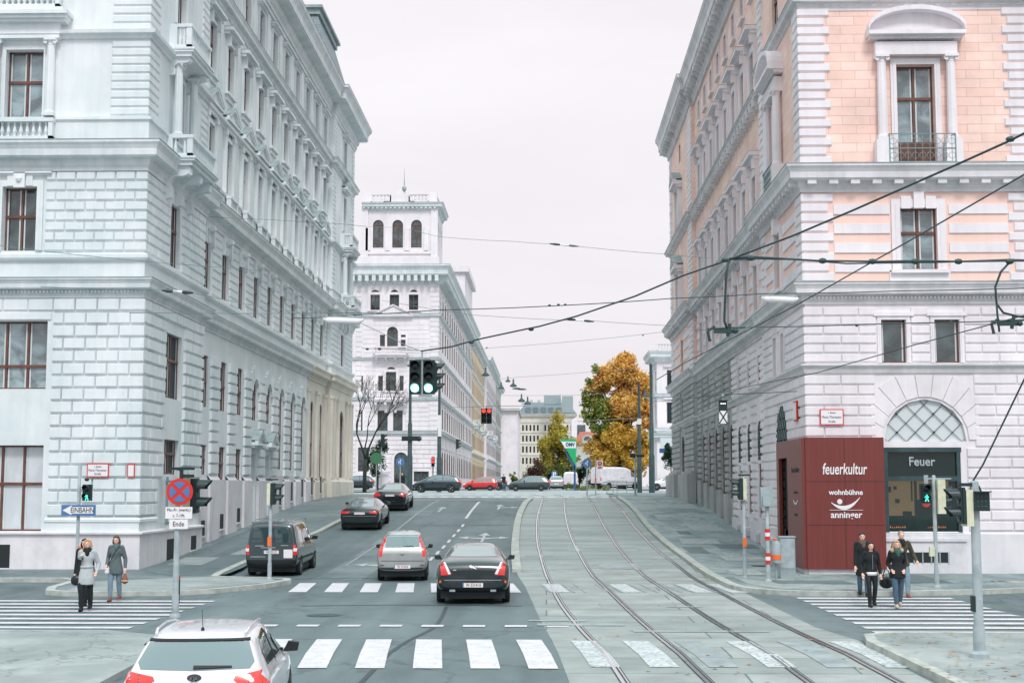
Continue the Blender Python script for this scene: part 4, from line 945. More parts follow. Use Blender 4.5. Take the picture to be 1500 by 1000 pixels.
def railing(P,a,b,z,n):
    mb=MB()
    for zz in(z+.03,z+.5,z+1.0): mb.pbox(P,a,b,zz,zz+.03,n-.02,n+.02)
    k=int((b-a)/.24)
    for i in range(k):
        u=a+(b-a)*(i+.5)/k
        mb.pbox(P,u-.008,u+.008,z,z+1,n-.008,n+.008)
        for q in(z+.27,z+.76):
            o=Vector(P(u,n,q)); ex=Vector(P(1,0,0))-Vector(P(0,0,0))
            pts=[o+ex*math.cos(t*math.pi/5)*.11+Vector((0,0,math.sin(t*math.pi/5)*.11)) for t in range(11)]
            mb.path(pts,.009,4)
    for u in(a,b): mb.pbox(P,u-.02,u+.02,z,z+1.02,0,n+.02)
    return mb.build('window_railing',M['paleiron'],RB)
railing(qf,11.72,13.95,13.92,.42); railing(qr,52.1,54.2,13.92,.4)
for c in rb:
    for (za,zb,zh,d) in ((13.95,16.2,16.75,.42),(19.5,21.6,22.2,.5)):
        mb=MB(); surround(mb,qd,c-.6,c+.6,za,zb,.34,.09,sill=False); 
        for s in(-.85,.85): mb.pbox(qd,c+s-.1,c+s+.1,za,zh,0,.14); mb.pbox(qd,c+s-.1,c+s+.1,zh-.4,zh,.14,.3)
        hood(mb,qd,c,2.15,zh,d,'flat',h=.32); mb.build('window_surround',[M['stucco_r'],M['leadtop']],RB)
    mb=MB(); surround(mb,qd,c-.5,c+.5,24.1,25.4,.12,.06); mb.build('window_surround',[M['stucco_r'],M['leadtop']],RB)
    mb=MB(); surround(mb,qd,c-.55,c+.55,10.35,12.35,.2,.1,sill=False); mb.pbox(qd,c-.16,c+.16,12.3,13,0,.28); mb.build('window_surround',[M['stucco_r'],M['leadtop']],RB)
    mb=MB(); hood(mb,qd,c,1.9,17.6,.55,'flat',h=.25); console(mb,qd,c-.6,17.6,.5,.4,.18); console(mb,qd,c+.6,17.6,.5,.4,.18) if False else None
    kill(mb.build('x',M['stucco_r']))
mb=MB(); mb.sweep([(XD,57.4),(XD,84.3)],[(0,9.95),(.12,9.95),(.12,10.2),(.2,10.25),(.2,10.33),(0,10.35)],0,out=-1); mb.build('sill_course',M['cornice_r'],RB)
mb=MB(); mb.sweep([(XD,57.4),(XD,84.3)],[(0,19.2),(.3,19.25),(.3,19.4),(0,19.45)],0,out=-1); mb.build('sill_course',M['cornice_r'],RB)
for (za,zb,zh) in ((14.0,16.4,16.7),(19.6,21.8,22.2)):
    mb=MB(); surround(mb,qr,91.1,92.4,za,zb,.2,.1,sill=False); hood(mb,qr,91.75,2.8,zh,.6,'tri',h=.4)
    for s in(-1.0,1.0): mb.pbox(qr,91.75+s-.15,91.75+s+.15,za,zh,0,.3)
    mb.build('window_surround',[M['stucco_r'],M['leadtop']],RB)
# red shop portal (wraps the corner)
PT=empty('shop_portal',(0,0,0),'large rust red shop portal box wrapping the corner with white lettering','shop portal')
M['rust']=noisy('rust_red_panels',rgb(108,46,42),rgb(118,51,46),1.2,.42,.15,60,stretch=(14,14,.35),grime=(1.2,.15))
M['rustside']=M['rust']
mb=MB(); mb.box((8.62,47.65,.28),(11.22,48.35,4.62)); mb.box((7.75,47.7,.28),(8.6,47.9,4.6)) if False else None
mb.box((8.5,47.7,.28),(8.62,50.6,4.6)); mb.box((8.5,50.6,4.0),(8.62,52.4,4.6)); mb.box((8.5,52.4,.1),(8.62,52.9,4.6)); mb.box((8.62,48.3,4.5),(8.85,52.9,4.6)); mb.box((8.62,52.8,.1),(8.85,52.9,4.5))
cl_=mb.build('cladding',M['rust'],PT)
mb=MB()
for z in (1.72,3.16): mb.box((8.64,47.643,z),(11.2,47.649,z+.012))
for x in (9.9,): mb.box((x,47.643,.3),(x+.01,47.649,4.6))
mb.build('panel_joint',M['seal'] if 'seal' in M else M['dark'],cl_)
mb=MB(); mb.box((8.72,50.5,.05),(8.78,52.5,4.1)); mb.build('doorway',M['dark'],PT)
mb=MB(); mb.box((8.68,47.75,0),(11.18,48.2,.28)); mb.box((8.58,47.8,-.05),(8.7,50.6,.275)); mb.build('base',M['plinth'],PT)
text('feuerkultur',.52,M['white'],PT,face_cam(9.9,47.64,3.56),sx=.62,shear=.12,off=.006)
text('wohnbühne',.235,M['white'],PT,face_cam(9.93,47.64,2.8),sx=1.0,off=.006)
text('anninger',.3,M['white'],PT,face_cam(9.93,47.64,2.06),sx=1.0,off=.006)
mb=MB(); k=14; up=[];lo=[]
for i in range(k+1):
    t=i/k; x=9.44+.95*t; z=2.47-.19*math.sin(math.pi*min(1,t*1.02))**.8+.17*t**3
    th=.012+.055*math.sin(math.pi*t); up.append(Vector((x,47.64,z+th)));lo.append(Vector((x,47.64,z-th)))
for i in range(k): mb.prism([up[i],up[i+1],lo[i+1],lo[i]],(0,-.01,0))
mb.lathe((9.72,47.635,2.5),[(.085,-.01),(.085,.01)],16,axis='y'); mb.box((9.38,47.63,2.215),(10.48,47.645,2.228))
mb.build('smile_emblem',M['white'],PT)
# small lettering on the canted side
def cant(t,z): return Matrix.Translation((8.492,49.9-1.9*t,z))@Matrix.Rotation(R(-90),4,'Z')@Matrix.Rotation(R(90),4,'X')
text('feuerkultur',.3,M['sigblack'],PT,cant(.5,3.56),sx=1.1,shear=.12)
text('wohnbühne',.13,M['sigblack'],PT,cant(.5,2.8),sx=1.3); text('anninger',.15,M['sigblack'],PT,cant(.5,2.06),sx=1.3)
mb=MB(); 
for i in range(8):
    t=.28+.44*i/8; a=[]
    for q in(t,t+.055): a.append(Vector(cant(q,2.5-.12*math.sin(math.pi*(q-.28)/.44)).translation))
    mb.prism([a[0],a[1],a[1]+Vector((0,0,.05)),a[0]+Vector((0,0,.05))],(-.008,0,0))
mb.build('smile_emblem',M['white'],PT)
# ================================================================= FAR BUILDINGS
def far_window(b,P,c,w,z0,z1,arch=False,n=-.15,glass=None,mat=None):
    window(b,P,c-w/2,c+w/2,z0,z1,n=n,arch=arch,glass=glass or M['glassdark'],simplef=True,fw=.08,frame=mat or M['wood'],mull=1 if w>1 else 0)
def far_facade(b,W,P,u0,u1,zb,zt,levels,bays,m=0,trim=True,ws=None,side=False):
    """levels: (z0,z1,w,arch); bays: centres"""
    holes=[(c-w/2,c+w/2,z0,z1,ar) for (z0,z1,w,ar) in levels for c in bays if u0<c-w/2 and c+w/2<u1]
    wall(W,P,u0,u1,zb,zt,holes,depth=.3,m=m)
    for h in holes:
        far_window(b,P,(h[0]+h[1])/2,h[1]-h[0],h[2],h[3],h[4],n=-.03 if side else -.15,glass=M['glassmatte'])
        if trim: hood(W,P,(h[0]+h[1])/2,h[1]-h[0]+.7,h[3]+.25,.1 if side else .25,'flat',m=m,h=.2)
TB=empty('tower_building',(0,0,0),'white palace with arched windows, balconies and a square roof tower behind the green signals','building')
YT=165.;XT=-12.6; tf=Pfront(YT); ts=Pleft(XT); W=MB()
def tx(px): return gx(px,YT)
def tz(py): return at(640,py,YT).z
holes=[]
def H_(px0,px1,py0,py1,ar=False): holes.append((tx(px0),tx(px1),tz(py1),tz(py0),ar))
H_(577,597,662,712,True); H_(552,567,601,633); H_(575,589,601,633); H_(564,579,537,572,True); H_(552.5,559.5,550,572); H_(584,590,550,572)
H_(565,581,478,507,True); H_(554.5,562,490,507); H_(585.5,592.5,490,507)
for p in(547,575.5,604): H_(p-7,p+7,424,454,True)
H_(524,540,655,690); H_(606,628,690,705); H_(520,530,550,572);H_(520,530,601,633)
wall(W,tf,-27,XT,1,29,holes,depth=.35)
for h in holes: far_window(TB,tf,(h[0]+h[1])/2,h[1]-h[0],h[2],h[3],h[4],n=-.2)
sb=[168.5+4.35*i for i in range(17)]
far_facade(TB,W,ts,YT,241,1,29,[(4.2,7.2,1.7,True),(9.9,12.3,1.3,False),(14.4,17.2,1.3,False),(19.2,21.8,1.2,False),(23.4,25.6,1.2,True)],sb,side=True)
rust(W,tf,-27,XT,3,8.8,.55,2,[(a-.3,b_+.3,c-.2,d+.3,e) for a,b_,c,d,e in holes],d=.1,ca=0,cb=1)
for z0,z1 in((9.4,17.5),(18,28)): rust(W,tf,tx(628),XT,z0,z1,.6,2,[],d=.08,cb=1); rust(W,tf,tx(519),tx(528),z0,z1,.6,2,[],d=.08)
for y0 in(165.,217.): rust(W,ts,y0,y0+3,9.5,27,.6,2,[],d=.08,ca=2 if y0==165 else 0)
rust(W,tf,tx(530),tx(628),9.4,12.6,.55,2.4,[(a-.3,b_+.3,c-.2,d+.3,e) for a,b_,c,d,e in holes],d=.07)
rust(W,tf,tx(530),tx(628),13.6,22.2,.55,2.4,[(a-.3,b_+.3,c-.2,d+.3,e) for a,b_,c,d,e in holes],d=.05)
# surrounds
for h in holes[8:12]+holes[3:4]: surround(W,tf,h[0],h[1],h[2],h[3]-.6,.3,.12)
TP=[(-27,YT),(XT,YT),(XT,241)]
W.build('wall',M['stucco_r'],TB)
cornice(TB,TP,8.9,9.4,.5,M['cornice']); cornice(TB,TP,12.9,13.3,.4,M['cornice']); cornice(TB,TP,17.6,17.9,.3,M['cornice']); cornice(TB,TP,22.6,23.1,.4,M['cornice'])
cornice(TB,TP,26.6,28.8,1.5,M['cornice'],mod=[(tf,-27,XT+.3,.8,.42,.7,1.1),(ts,YT,241,.8,.42,.7,1.1)])
mb=MB(); mb.sweep(TP,[(0,28.8),(.1,28.8),(.1,29.8),(-.3,29.8),(-.3,28.8)],0); mb.build('parapet',M['stucco_r'],TB)
for (py,pd) in((585,1.2),(520,1.1)):
    z=tz(py); balcony(TB,tf,tx(546),tx(597),z,pd,M['stucco_r'],rail=.95,cons=4)
mb=MB(); hood(mb,tf,tx(574),4.6,tz(465),.5,'tri',h=.3); mb.build('pediment',M['stucco_r'],TB)
# tower
W=MB(); x0,x1=tx(526),tx(638); th=[(tx(p-8),tx(p+8),tz(362),tz(321),True) for p in(550,579,607)]
wall(W,tf,x0,x1,28.8,36,th,depth=.4,n=-.3); P2=Pleft(x1); 
th2=[(YT+1.4+2.6*i,YT+2.7+2.6*i,tz(362),tz(321),True) for i in range(3)]
wall(W,P2,YT+.3,YT+9,28.8,36,th2); W.add([(x0,YT+.3,28.8),(x0,YT+9,28.8),(x0,YT+9,36),(x0,YT+.3,36)],[(0,1,2,3)])
for p in(535,564,593,622): W.pbox(tf,tx(p)-.28,tx(p)+.28,30.6,33.3,-.3,-.1)
for p in(530,634): W.pbox(tf,tx(p)-.4,tx(p)+.4,28.8,35.6,-.3,-.1)
W.pbox(tf,x0,x1,30.2,30.5,-.3,-.12); tw=W.build('tower',M['stucco_r'],TB)
for h in th: far_window(tw,tf,(h[0]+h[1])/2,h[1]-h[0],h[2],h[3],True,n=-.55) 
cornice(TB,[(x0,YT+9),(x0,YT+.3),(x1,YT+.3),(x1,YT+9)][1:],35.4,36.3,.75,M['cornice'],mod=[(Pfront(YT+.3),x0,x1,.5,.25,.2,.5)])
mb=MB(); mb.box((x0-.1,YT+.2,36.3),(x0+1,YT+.6,37.6)); mb.box((x1-1,YT+.2,36.3),(x1,YT+.6,37.6)); 
baluster_row(mb,tf,x0+1,x0+3.4,36.4,37.4,-.6,-.25,sp=.35); baluster_row(mb,tf,x1-3.4,x1-1,36.4,37.4,-.6,-.25,sp=.35)
mb.prism([Vector((tx(557),YT+.25,36.4)),Vector((tx(605),YT+.25,36.4)),Vector((tx(598),YT+.25,37.0)),Vector((tx(581),YT+.25,37.9)),Vector((tx(564),YT+.25,37.0))],(0,.5,0))
baluster_row(mb,P2,YT+1,YT+8,36.4,37.4,-.4,-.1,sp=.4); mb.build('tower_parapet',M['stucco_r'],TB)
mb=MB(); mb.lathe((tx(585),YT+3,37),[(.9,0),(.5,.5),(.2,.9),(.1,1.2),(.26,1.5),(.26,1.75),(.08,2.0),(.04,3.0),(.01,4.2)],10); mb.build('finial',M['pole'],TB)
mb=MB(); mb.box((-22,218,28.8),(XT+.1,240,36)); mb.box((-22.4,217.5,36),(XT+.7,240.6,36.9)); mb.build('roof_block',M['stucco_r'],TB)
mb=MB(); mans(mb,-26,-13.6,175,217,29,31.5,2); mb.build('roof',M['slate'],TB)
mb=MB(); mb.box((tx(519),YT+4,30),(x0-.4,YT+7,34.6)); mb.build('stair_head',M['stucco_r'],TB)
# street side continues
M['ochre']=noisy('ochre_stucco',rgb(228,206,176),rgb(238,218,190),.3,.85,streak=.1)
M['greywall']=noisy('grey_far_stucco',rgb(176,180,176),rgb(200,202,198),.3,.85,streak=.15)
for (nm,lb,y0,y1,zt,mt,X0) in (('town_house','ochre town house with pale window hoods next to the tower palace',241.6,290,28.2,'ochre',-12.7),
    ('town_house','white town house with balconies beyond the ochre one',290.6,345,29.6,'stucco_r',-12.2),
    ('town_house','narrow grey town house at the far end of the left row',345.6,400,29.8,'greywall',-12.7)):
    b=empty(nm,(0,0,0),lb,'building',group='town houses down the left side'); W=MB(); P=Pleft(X0)
    far_facade(b,W,P,y0,y1,1,zt,[(4.2,7,1.8,True),(9.6,12,1.4,False),(14,16.8,1.4,False),(18.8,21.2,1.3,False),(23,25,1.2,False)],[y0+3+4.4*i for i in range(int((y1-y0-3)/4.4)+1)],side=True)
    W.add([(X0,y0,1),(-24,y0,1),(-24,y0,zt),(X0,y0,zt)],[(0,1,2,3)]); rust(W,P,y0,y1,3.5,7.6,.6,3,[],d=.12) if False else None
    W.build('wall',M[mt],b)
    for z,d in((8.2,.5),(13,.35),(17.6,.35),(22,.3)): cornice(b,[(X0,y0),(X0,y1)],z,z+.5,d,M['cornice'],lead=False)
    cornice(b,[(X0,y0),(X0,y1)],zt-1.4,zt,1.2,M['cornice'])
    if y0<300:
        for yc in (y0+7,y0+34): balcony(b,P,yc-2.2,yc+2.2,13.6,1.3,M['cornice'],cons=2)
    mb=MB(); mans(mb,-24,X0-.6,y0+.2,y1-.2,zt,zt+3.5,2)
    for k in range(3): mb.box((X0-4,y0+8+k*14,zt+2),(X0-2.6,y0+9.6+k*14,zt+5.2))
    mb.build('roof',M['slate'],b)
b=empty('town_house',(0,0,0),'plain white end wall closing the left row of houses','building'); W=MB(); W.box((-24,405,1),(gx(758,405),450,24.4)); W.box((-24,404.7,1),(gx(758,405)+.3,405,1.5)); W.build('wall',M['stucco_r'],b)
mb=MB(); mb.box((-24,404,24.4),(gx(759,405)+.4,451,25.1)); mb.build('roof',M['greywall'],b)
b=empty('apartment_block',(0,0,0),'cream apartment block with grey mansard roof closing the end of the street','building'); W=MB(); P=Pfront(480)
xa,xb=gx(757,480),gx(846,480)
bc=[xa+2.1+1.25*i for i in range(16) if i%6!=5]
far_facade(b,W,P,xa,xb,1,27,[(10.5,12.6,.62,False),(14.3,16.4,.62,False),(18,20,.62,False),(21.6,23.6,.62,False)],bc,trim=False)
for z in(13.4,17.2,20.9,24.4): W.pbox(P,xa,xb,z,z+.3,0,.2)
W.build('wall',M['cream'],b); cornice(b,[(xa,480),(xb,480)],26,27.2,.9,M['cream'],lead=False)
mb=MB(); mans(mb,xa,xb,480.5,500,27.2,31.4,3.2)
for i in range(6): mb.box((xa+3+2.6*i,480.8,27.8),(xa+4.6+2.6*i,483,29.6)); 
mb.build('roof',M['slate'],b)
mb=MB(); 
for i in range(7): x=xa+1.5+2.7*i; mb.box((x,490,31),(x+1.1,491.5,32.6))
mb.build('chimney_row',M['greywall'],b)
mb=MB(); mb.box((gx(797,470),470,30),(gx(822,470),474,33)); mb.box((gx(824,465),465,27),(gx(840,465),470,32.4)); mb.build('roof_terrace',M['leadtop'],b)
b=empty('rendered_house',(0,0,0),'white house with stepped roof between the two autumn trees','building'); W=MB()
W.box((gx(838,420),420,1),(gx(900,420),440,22.5)); W.prism([Vector((gx(838,420),420,22.5)),Vector((gx(900,420),420,22.5)),Vector((gx(900,420),420,29)),Vector((gx(856,420),420,25))],(0,14,0)); W.build('wall',M['stucco_r'],b)
mb=MB(); mb.box((gx(846,420),419.8,15),(gx(858,420),419.95,21)); mb.build('window',M['glassdark'],b)
b=empty('red_roofed_house',(0,0,0),'low house with red tiled roof and arched dormer behind the hedge','building'); W=MB(); W.box((gx(842,330),330,1),(gx(885,330),342,12.6)); W.build('wall',M['greywall'],b)
M['tile']=ashlar('red_roof_tiles',rgb(196,124,110),rgb(150,90,80),.4,.3,.02,.3,c2=rgb(184,112,98))
mb=MB(); mans(mb,gx(841,330),gx(887,330),329.6,342,12.6,15.6,1.4); mb.build('roof',M['tile'],b)
mb=MB(); c=gx(861,329); mb.add([(x,329.4,z) for x,z in archpts(c-1.3,c+1.3,14.9)]+[(c+1.3,329.4,12.9),(c-1.3,329.4,12.9)],[tuple(range(11))]); mb.prism([Vector((x,329.3,z)) for x,z in archpts(c-.8,c+.8,14.5)],(0,-.1,0),1); mb.build('dormer',[M['greywall'],M['glassdark']],b)
# right hand building beyond the pink one
b=empty('corner_palace',(0,0,0),'small cream palace with low porch beyond the pink building','building'); W=MB()
X0=gx(964,150); P=Pright(X0); F=Pfront(150.)
far_facade(b,W,P,150,158,1,17,[(4.5,7,1.3,True),(9.6,11.8,1.2,False),(13.2,15.2,1.1,False)],[152+4*i for i in range(2)])
far_facade(b,W,F,X0,30,1,17,[(4.5,7,1.3,True),(9.6,11.8,1.2,False),(13.2,15.2,1.1,False)],[X0+1.6+3*i for i in range(4)])
W.box((gx(961,146),144,1),(26,150,8.0)); W.build('wall',M['stucco_r'],b)
for z,z2,d in((8.6,9.1,.4),(12.2,12.7,.4),(16,17.2,.9)): cornice(b,[(30,150),(X0,150),(X0,158)],z,z2,d,M['cornice'],out=-1)
cornice(b,[(26,144),(gx(961,146),144),(gx(961,146),150)],7.6,8.3,.6,M['cornice'],out=-1)
mb=MB(); baluster_row(mb,F,X0,X0+3,17.2,18.1,-.5,-.2,sp=.3); mb.build('parapet',M['stucco_r'],b)
s=empty('hanging_sign',(0,0,0),'pale sign panel with navy strip beside the far right palace','sign')
mb=MB(); a,c_=gx(968,140),gx(985,140); mb.box((a,140,at(968,656,140).z),(c_,140.1,at(968,641,140).z)); mb.build('panel',M['whitewood'],s)
mb=MB(); mb.box((a-.1,139.96,at(968,663,140).z),(c_+.1,140.1,at(968,656.5,140).z)); mb.build('name_strip',M['darkblue'],s)
mb=MB(); mb.tube((c_+.15,140.05,2.4),(c_+.15,140.05,at(968,641,140).z),.06); mb.build('post',M['pole'],s)

# ================================================================= TREES
def leafmat(name,c1,c2,c3):
    m,nt,b=newmat(name); N=nt.nodes;L=nt.links
    tc=N.new('ShaderNodeTexCoord'); n=N.new('ShaderNodeTexNoise'); n.inputs['Scale'].default_value=.9; n.inputs['Detail'].default_value=6; L.new(tc.outputs['Object'],n.inputs['Vector'])
    r=N.new('ShaderNodeValToRGB'); r.color_ramp.elements[0].position=.35; r.color_ramp.elements[1].position=.65; r.color_ramp.elements[0].color=c1; r.color_ramp.elements[1].color=c3
    e=r.color_ramp.elements.new(.5); e.color=c2; L.new(n.outputs['Fac'],r.inputs[0]); L.new(r.outputs[0],b.inputs['Base Color']); b.inputs['Roughness'].default_value=.7
    t=N.new('ShaderNodeBsdfTranslucent'); L.new(r.outputs[0],t.inputs['Color']); ms=N.new('ShaderNodeMixShader'); ms.inputs[0].default_value=.35
    L.new(b.outputs[0],ms.inputs[1]); L.new(t.outputs[0],ms.inputs[2]); L.new(ms.outputs[0],N['Material Output'].inputs['Surface']); return m
M['leaf_orange']=leafmat('orange_leaves',rgb(204,148,76),rgb(236,188,98),rgb(244,214,140))
M['leaf_yellow']=leafmat('yellow_leaves',rgb(184,150,62),rgb(228,190,84),rgb(240,212,120))
M['leaf_green']=leafmat('green_leaves',rgb(78,106,54),rgb(128,146,70),rgb(172,176,92))
M['leaf_olive']=leafmat('olive_yellow_leaves',rgb(122,122,50),rgb(182,168,68),rgb(214,194,90))
M['leaf_dark']=leafmat('dark_green_leaves',rgb(22,48,36),rgb(34,66,46),rgb(50,84,56))
M['leaf_red']=leafmat('russet_leaves',rgb(70,50,44),rgb(100,72,60),rgb(112,86,60))
M['bark']=noisy('bark',rgb(30,36,34),rgb(56,58,54),6,.9,.5,20)
def tree(name,label,base,trunk,clumps,mats,leaf,n,cat='tree',limbs=True,group=None):
    r=random.Random(hash(label)%1000+len(label))
    r=random.Random(len(label)*7+n)
    t=empty(name,base,label,cat,group)
    mb=MB(); top=Vector((trunk[2],0,trunk[1])) if len(trunk)>2 else Vector((0,0,trunk[1]))
    mb.path([(0,0,-.3),(top.x*.3+.08,.05,trunk[1]*.45),tuple(top)],[trunk[0],trunk[0]*.8,trunk[0]*.5],8)
    if limbs:
        for c in clumps:
            s=Vector((0,0,trunk[1]*r.uniform(.5,.95))); e=Vector(c[0]); mid=(s+e)/2+Vector((r.uniform(-.3,.3),r.uniform(-.3,.3),.2))
            mb.path([s,mid,e],[trunk[0]*.4,trunk[0]*.22,.03],5)
    mb.build('trunk',M['bark'],t,smooth=True)
    tot=sum(c[1][0]*c[1][1]*c[1][2] for c in clumps)
    mb=MB()
    for c in clumps:
        cen,rad,mi=Vector(c[0]),c[1],c[2]; k=int(n*rad[0]*rad[1]*rad[2]/tot)
        # sub-clumps give an uneven outline with gaps
        subs=[]
        for _ in range(18 if len(clumps)>4 else 12):
            d=Vector((r.gauss(0,1),r.gauss(0,1),r.gauss(0,1))).normalized()*r.uniform(.15,.85)
            subs.append((cen+Vector((d.x*rad[0],d.y*rad[1],d.z*rad[2])),min(rad)*r.uniform(.28,.6)))
        for _ in range(k):
            s,sr=r.choice(subs); d=Vector((r.gauss(0,1),r.gauss(0,1),r.gauss(0,1))); d=d.normalized()*(r.random()**.4)*sr; p=s+d
            a=Vector((r.gauss(0,1),r.gauss(0,1),r.gauss(0,.6))).normalized()*leaf*r.uniform(.6,1.3); q=a.orthogonal().normalized()*leaf*r.uniform(.4,.9)
            q.rotate(Matrix.Rotation(r.uniform(0,3.14),3,a))
            mm=mi if r.random()<.85 else r.randrange(len(mats))
            mb.add([p-a,p-q*.7,p+a,p+q*.7],[(0,1,2,3)],mm)
    mb.build('crown',[M[x] for x in mats],t,fix=False)
    return t
Y=172; u=Y/FPX
def cl(px,py,rx,rz,mi,Y=Y,base=None,dy=None):
    p=at(px,py,Y); return ((p.x-base[0],random.uniform(-1,1) if dy is None else dy,p.z-base[2]),(rx*Y/FPX,rx*Y/FPX,rz*Y/FPX),mi)
B=(gx(908,172),172,2.6)
tree('plane_tree','huge orange and green autumn tree above the white van',B,(.45,7),[cl(a,b_,c,d,m_,172,B) for a,b_,c,d,m_ in
 [(905,545,32,28,0),(930,560,26,26,0),(880,560,24,20,0),(868,590,20,22,2),(893,600,26,20,2),(925,600,32,24,0),(858,608,10,12,2),(880,630,18,14,2),(900,645,30,20,1),(930,640,28,22,1),(880,668,26,20,1),(905,685,30,18,1),(935,680,24,22,1),(915,525,22,12,0),(950,610,16,40,0),(945,650,14,30,1),(890,640,24,18,1),(868,612,14,16,2),(905,600,26,26,0),(885,600,22,26,2),(866,655,14,12,1),(905,640,30,22,1),(900,665,30,22,1),(925,690,26,16,1),(884,690,18,14,1),(915,585,30,22,0),(872,540,9,9,2),(862,560,8,8,2),(945,570,18,26,0),(856,575,8,9,2)]],['leaf_orange','leaf_yellow','leaf_green'],.23,60000)
B=(gx(818,205),205,2.6)
tree('pyramid_tree','pointed yellow green tree left of the green triangular sign',B,(.3,6),[cl(a,b_,c,d,m_,205,B) for a,b_,c,d,m_ in
 [(817,612,11,16,0),(817,630,20,18,0),(808,650,28,20,0),(830,652,26,20,0),(806,672,26,16,0),(830,678,24,16,1),(812,692,34,16,1),(795,688,14,16,1),(835,695,20,14,1),(800,690,24,16,0),(842,690,16,14,1),(820,705,36,12,1),(822,640,14,14,1)]],['leaf_olive','leaf_green','leaf_yellow'],.2,24000)
for (px,Yd,h,rw,mt,lb) in ((784,195,5.0,20,'leaf_red','russet leafless looking bush left of the pointed tree'),(848,180,3.6,30,'leaf_dark','dark green hedge behind the blue sign post'),(878,178,2.6,20,'leaf_dark','dark green shrub behind the white van'),(751,230,3.2,9,'leaf_green','small light green bush by the far white house'),(808,192,2.6,16,'leaf_dark','low dark shrub at the foot of the pointed tree')):
    B=(gx(px,Yd),Yd,2.5); k=Yd/FPX
    tree('shrub',lb,B,(.08,h*.5),[((random.uniform(-.7,.7)*rw*k*.6,random.uniform(-.5,.5),h*q),(rw*k*.7,rw*k*.6,h*.35),0) for q in(.3,.45,.6)],[mt],.13,3600,'bush')
B=(gx(848,150),150,2.5); tree('shrub','loose low shrub in front of the white panel van',B,(.04,.4),[((-.8,0,.5),(1.1,.5,.55),0),((.9,0,.4),(1.2,.5,.45),0),((2.5,0,.3),(1,.5,.35),0)],['leaf_green'],.07,1800,'bush')
B=(gx(552,138),138,2.5); tree('evergreen_tree','small dark evergreen between the bare tree and the green disc sign',B,(.12,2.4),[((0,0,3.4),(1.3,1.0,1.2),0),((.3,0,4.3),(1.0,.8,.8),0),((-.2,0,2.4),(1.2,.9,.9),0)],['leaf_dark'],.1,3800)
B=(gx(983,136),136,2.5); tree('young_tree','young leafy street tree in front of the far right palace',B,(.09,2.2),[((0,0,3.1),(1.1,.8,.9),0),((-.3,0,4.0),(.8,.6,.7),0)],['leaf_dark'],.1,2200)
# bare tree
r=random.Random(5); bt=empty('bare_tree',(gx(534,128),128,gz(128)),'tall bare dark tree beside the cream stone corner','tree'); mb=MB()
def limb(p,d,l,rad,dep):
    q=p+d*l; m_=(p+q)/2+Vector((r.uniform(-.1,.1),r.uniform(-.1,.1),0))*l*.6
    mb.path([p,m_,q],[rad,rad*.85,rad*.65],5 if dep<3 else 4)
    if dep>=6: return
    for k in range(2 if dep<2 else r.choice([2,3])):
        nd=(d+Vector((r.uniform(-.6,.6),r.uniform(-.6,.6),r.uniform(-.1,.45)))).normalized()
        limb(q,nd,l*r.uniform(.62,.82),rad*.66,dep+1)
mb.path([(0,0,-.3),(0,0,1.6),(.05,0,3.0)],[.2,.17,.15],8)
limb(Vector((.05,0,3)),Vector((-.35,0,1)).normalized(),2.4,.11,0); limb(Vector((.05,0,3)),Vector((.38,0,1)).normalized(),2.6,.11,0); limb(Vector((0,0,4)),Vector((.1,.2,1)).normalized(),2.0,.07,1)
mb.build('trunk_and_branches',M['bark'],bt,smooth=True)
# ================================================================= CARS
def paint(name,c,rough=.28,metal=.3,coat=1):
    m,nt,b=newmat(name); N=nt.nodes;L=nt.links
    tc=N.new('ShaderNodeTexCoord'); n=N.new('ShaderNodeTexNoise'); n.inputs['Scale'].default_value=2.5; n.inputs['Detail'].default_value=8; L.new(tc.outputs['Object'],n.inputs['Vector'])
    mr=N.new('ShaderNodeMapRange'); mr.inputs['From Min'].default_value=.35; mr.inputs['From Max'].default_value=.7; mr.inputs['To Min'].default_value=.9; mr.inputs['To Max'].default_value=1.08; L.new(n.outputs['Fac'],mr.inputs['Value'])
    mx=N.new('ShaderNodeMix'); mx.data_type='RGBA'; mx.blend_type='MULTIPLY'; mx.inputs['Factor'].default_value=1; mx.inputs['A'].default_value=c; L.new(mr.outputs[0],mx.inputs['B']); L.new(mx.outputs['Result'],b.inputs['Base Color'])
    b.inputs['Roughness'].default_value=rough; b.inputs['Metallic'].default_value=metal; b.inputs['Coat Weight'].default_value=coat; b.inputs['Coat Roughness'].default_value=.05; return m
M['p_black']=paint('black_car_paint',rgb(20,34,38),.25,.2); M['p_grey']=paint('dark_grey_car_paint',rgb(62,76,80),.3,.4); M['p_silver']=paint('silver_car_paint',rgb(168,172,172),.32,.5)
M['p_white']=paint('white_car_paint',rgb(226,222,228),.3,0); M['p_red']=paint('red_car_paint',rgb(200,34,34),.3,0); M['p_blue']=paint('slate_blue_car_paint',rgb(44,60,68),.3,.4)
M['glassrear']=simple('rear_glass',rgb(96,116,120),.05,0,1,spec=1.0)
M['seal']=simple('black_rubber_seal',rgb(18,26,28),.6)
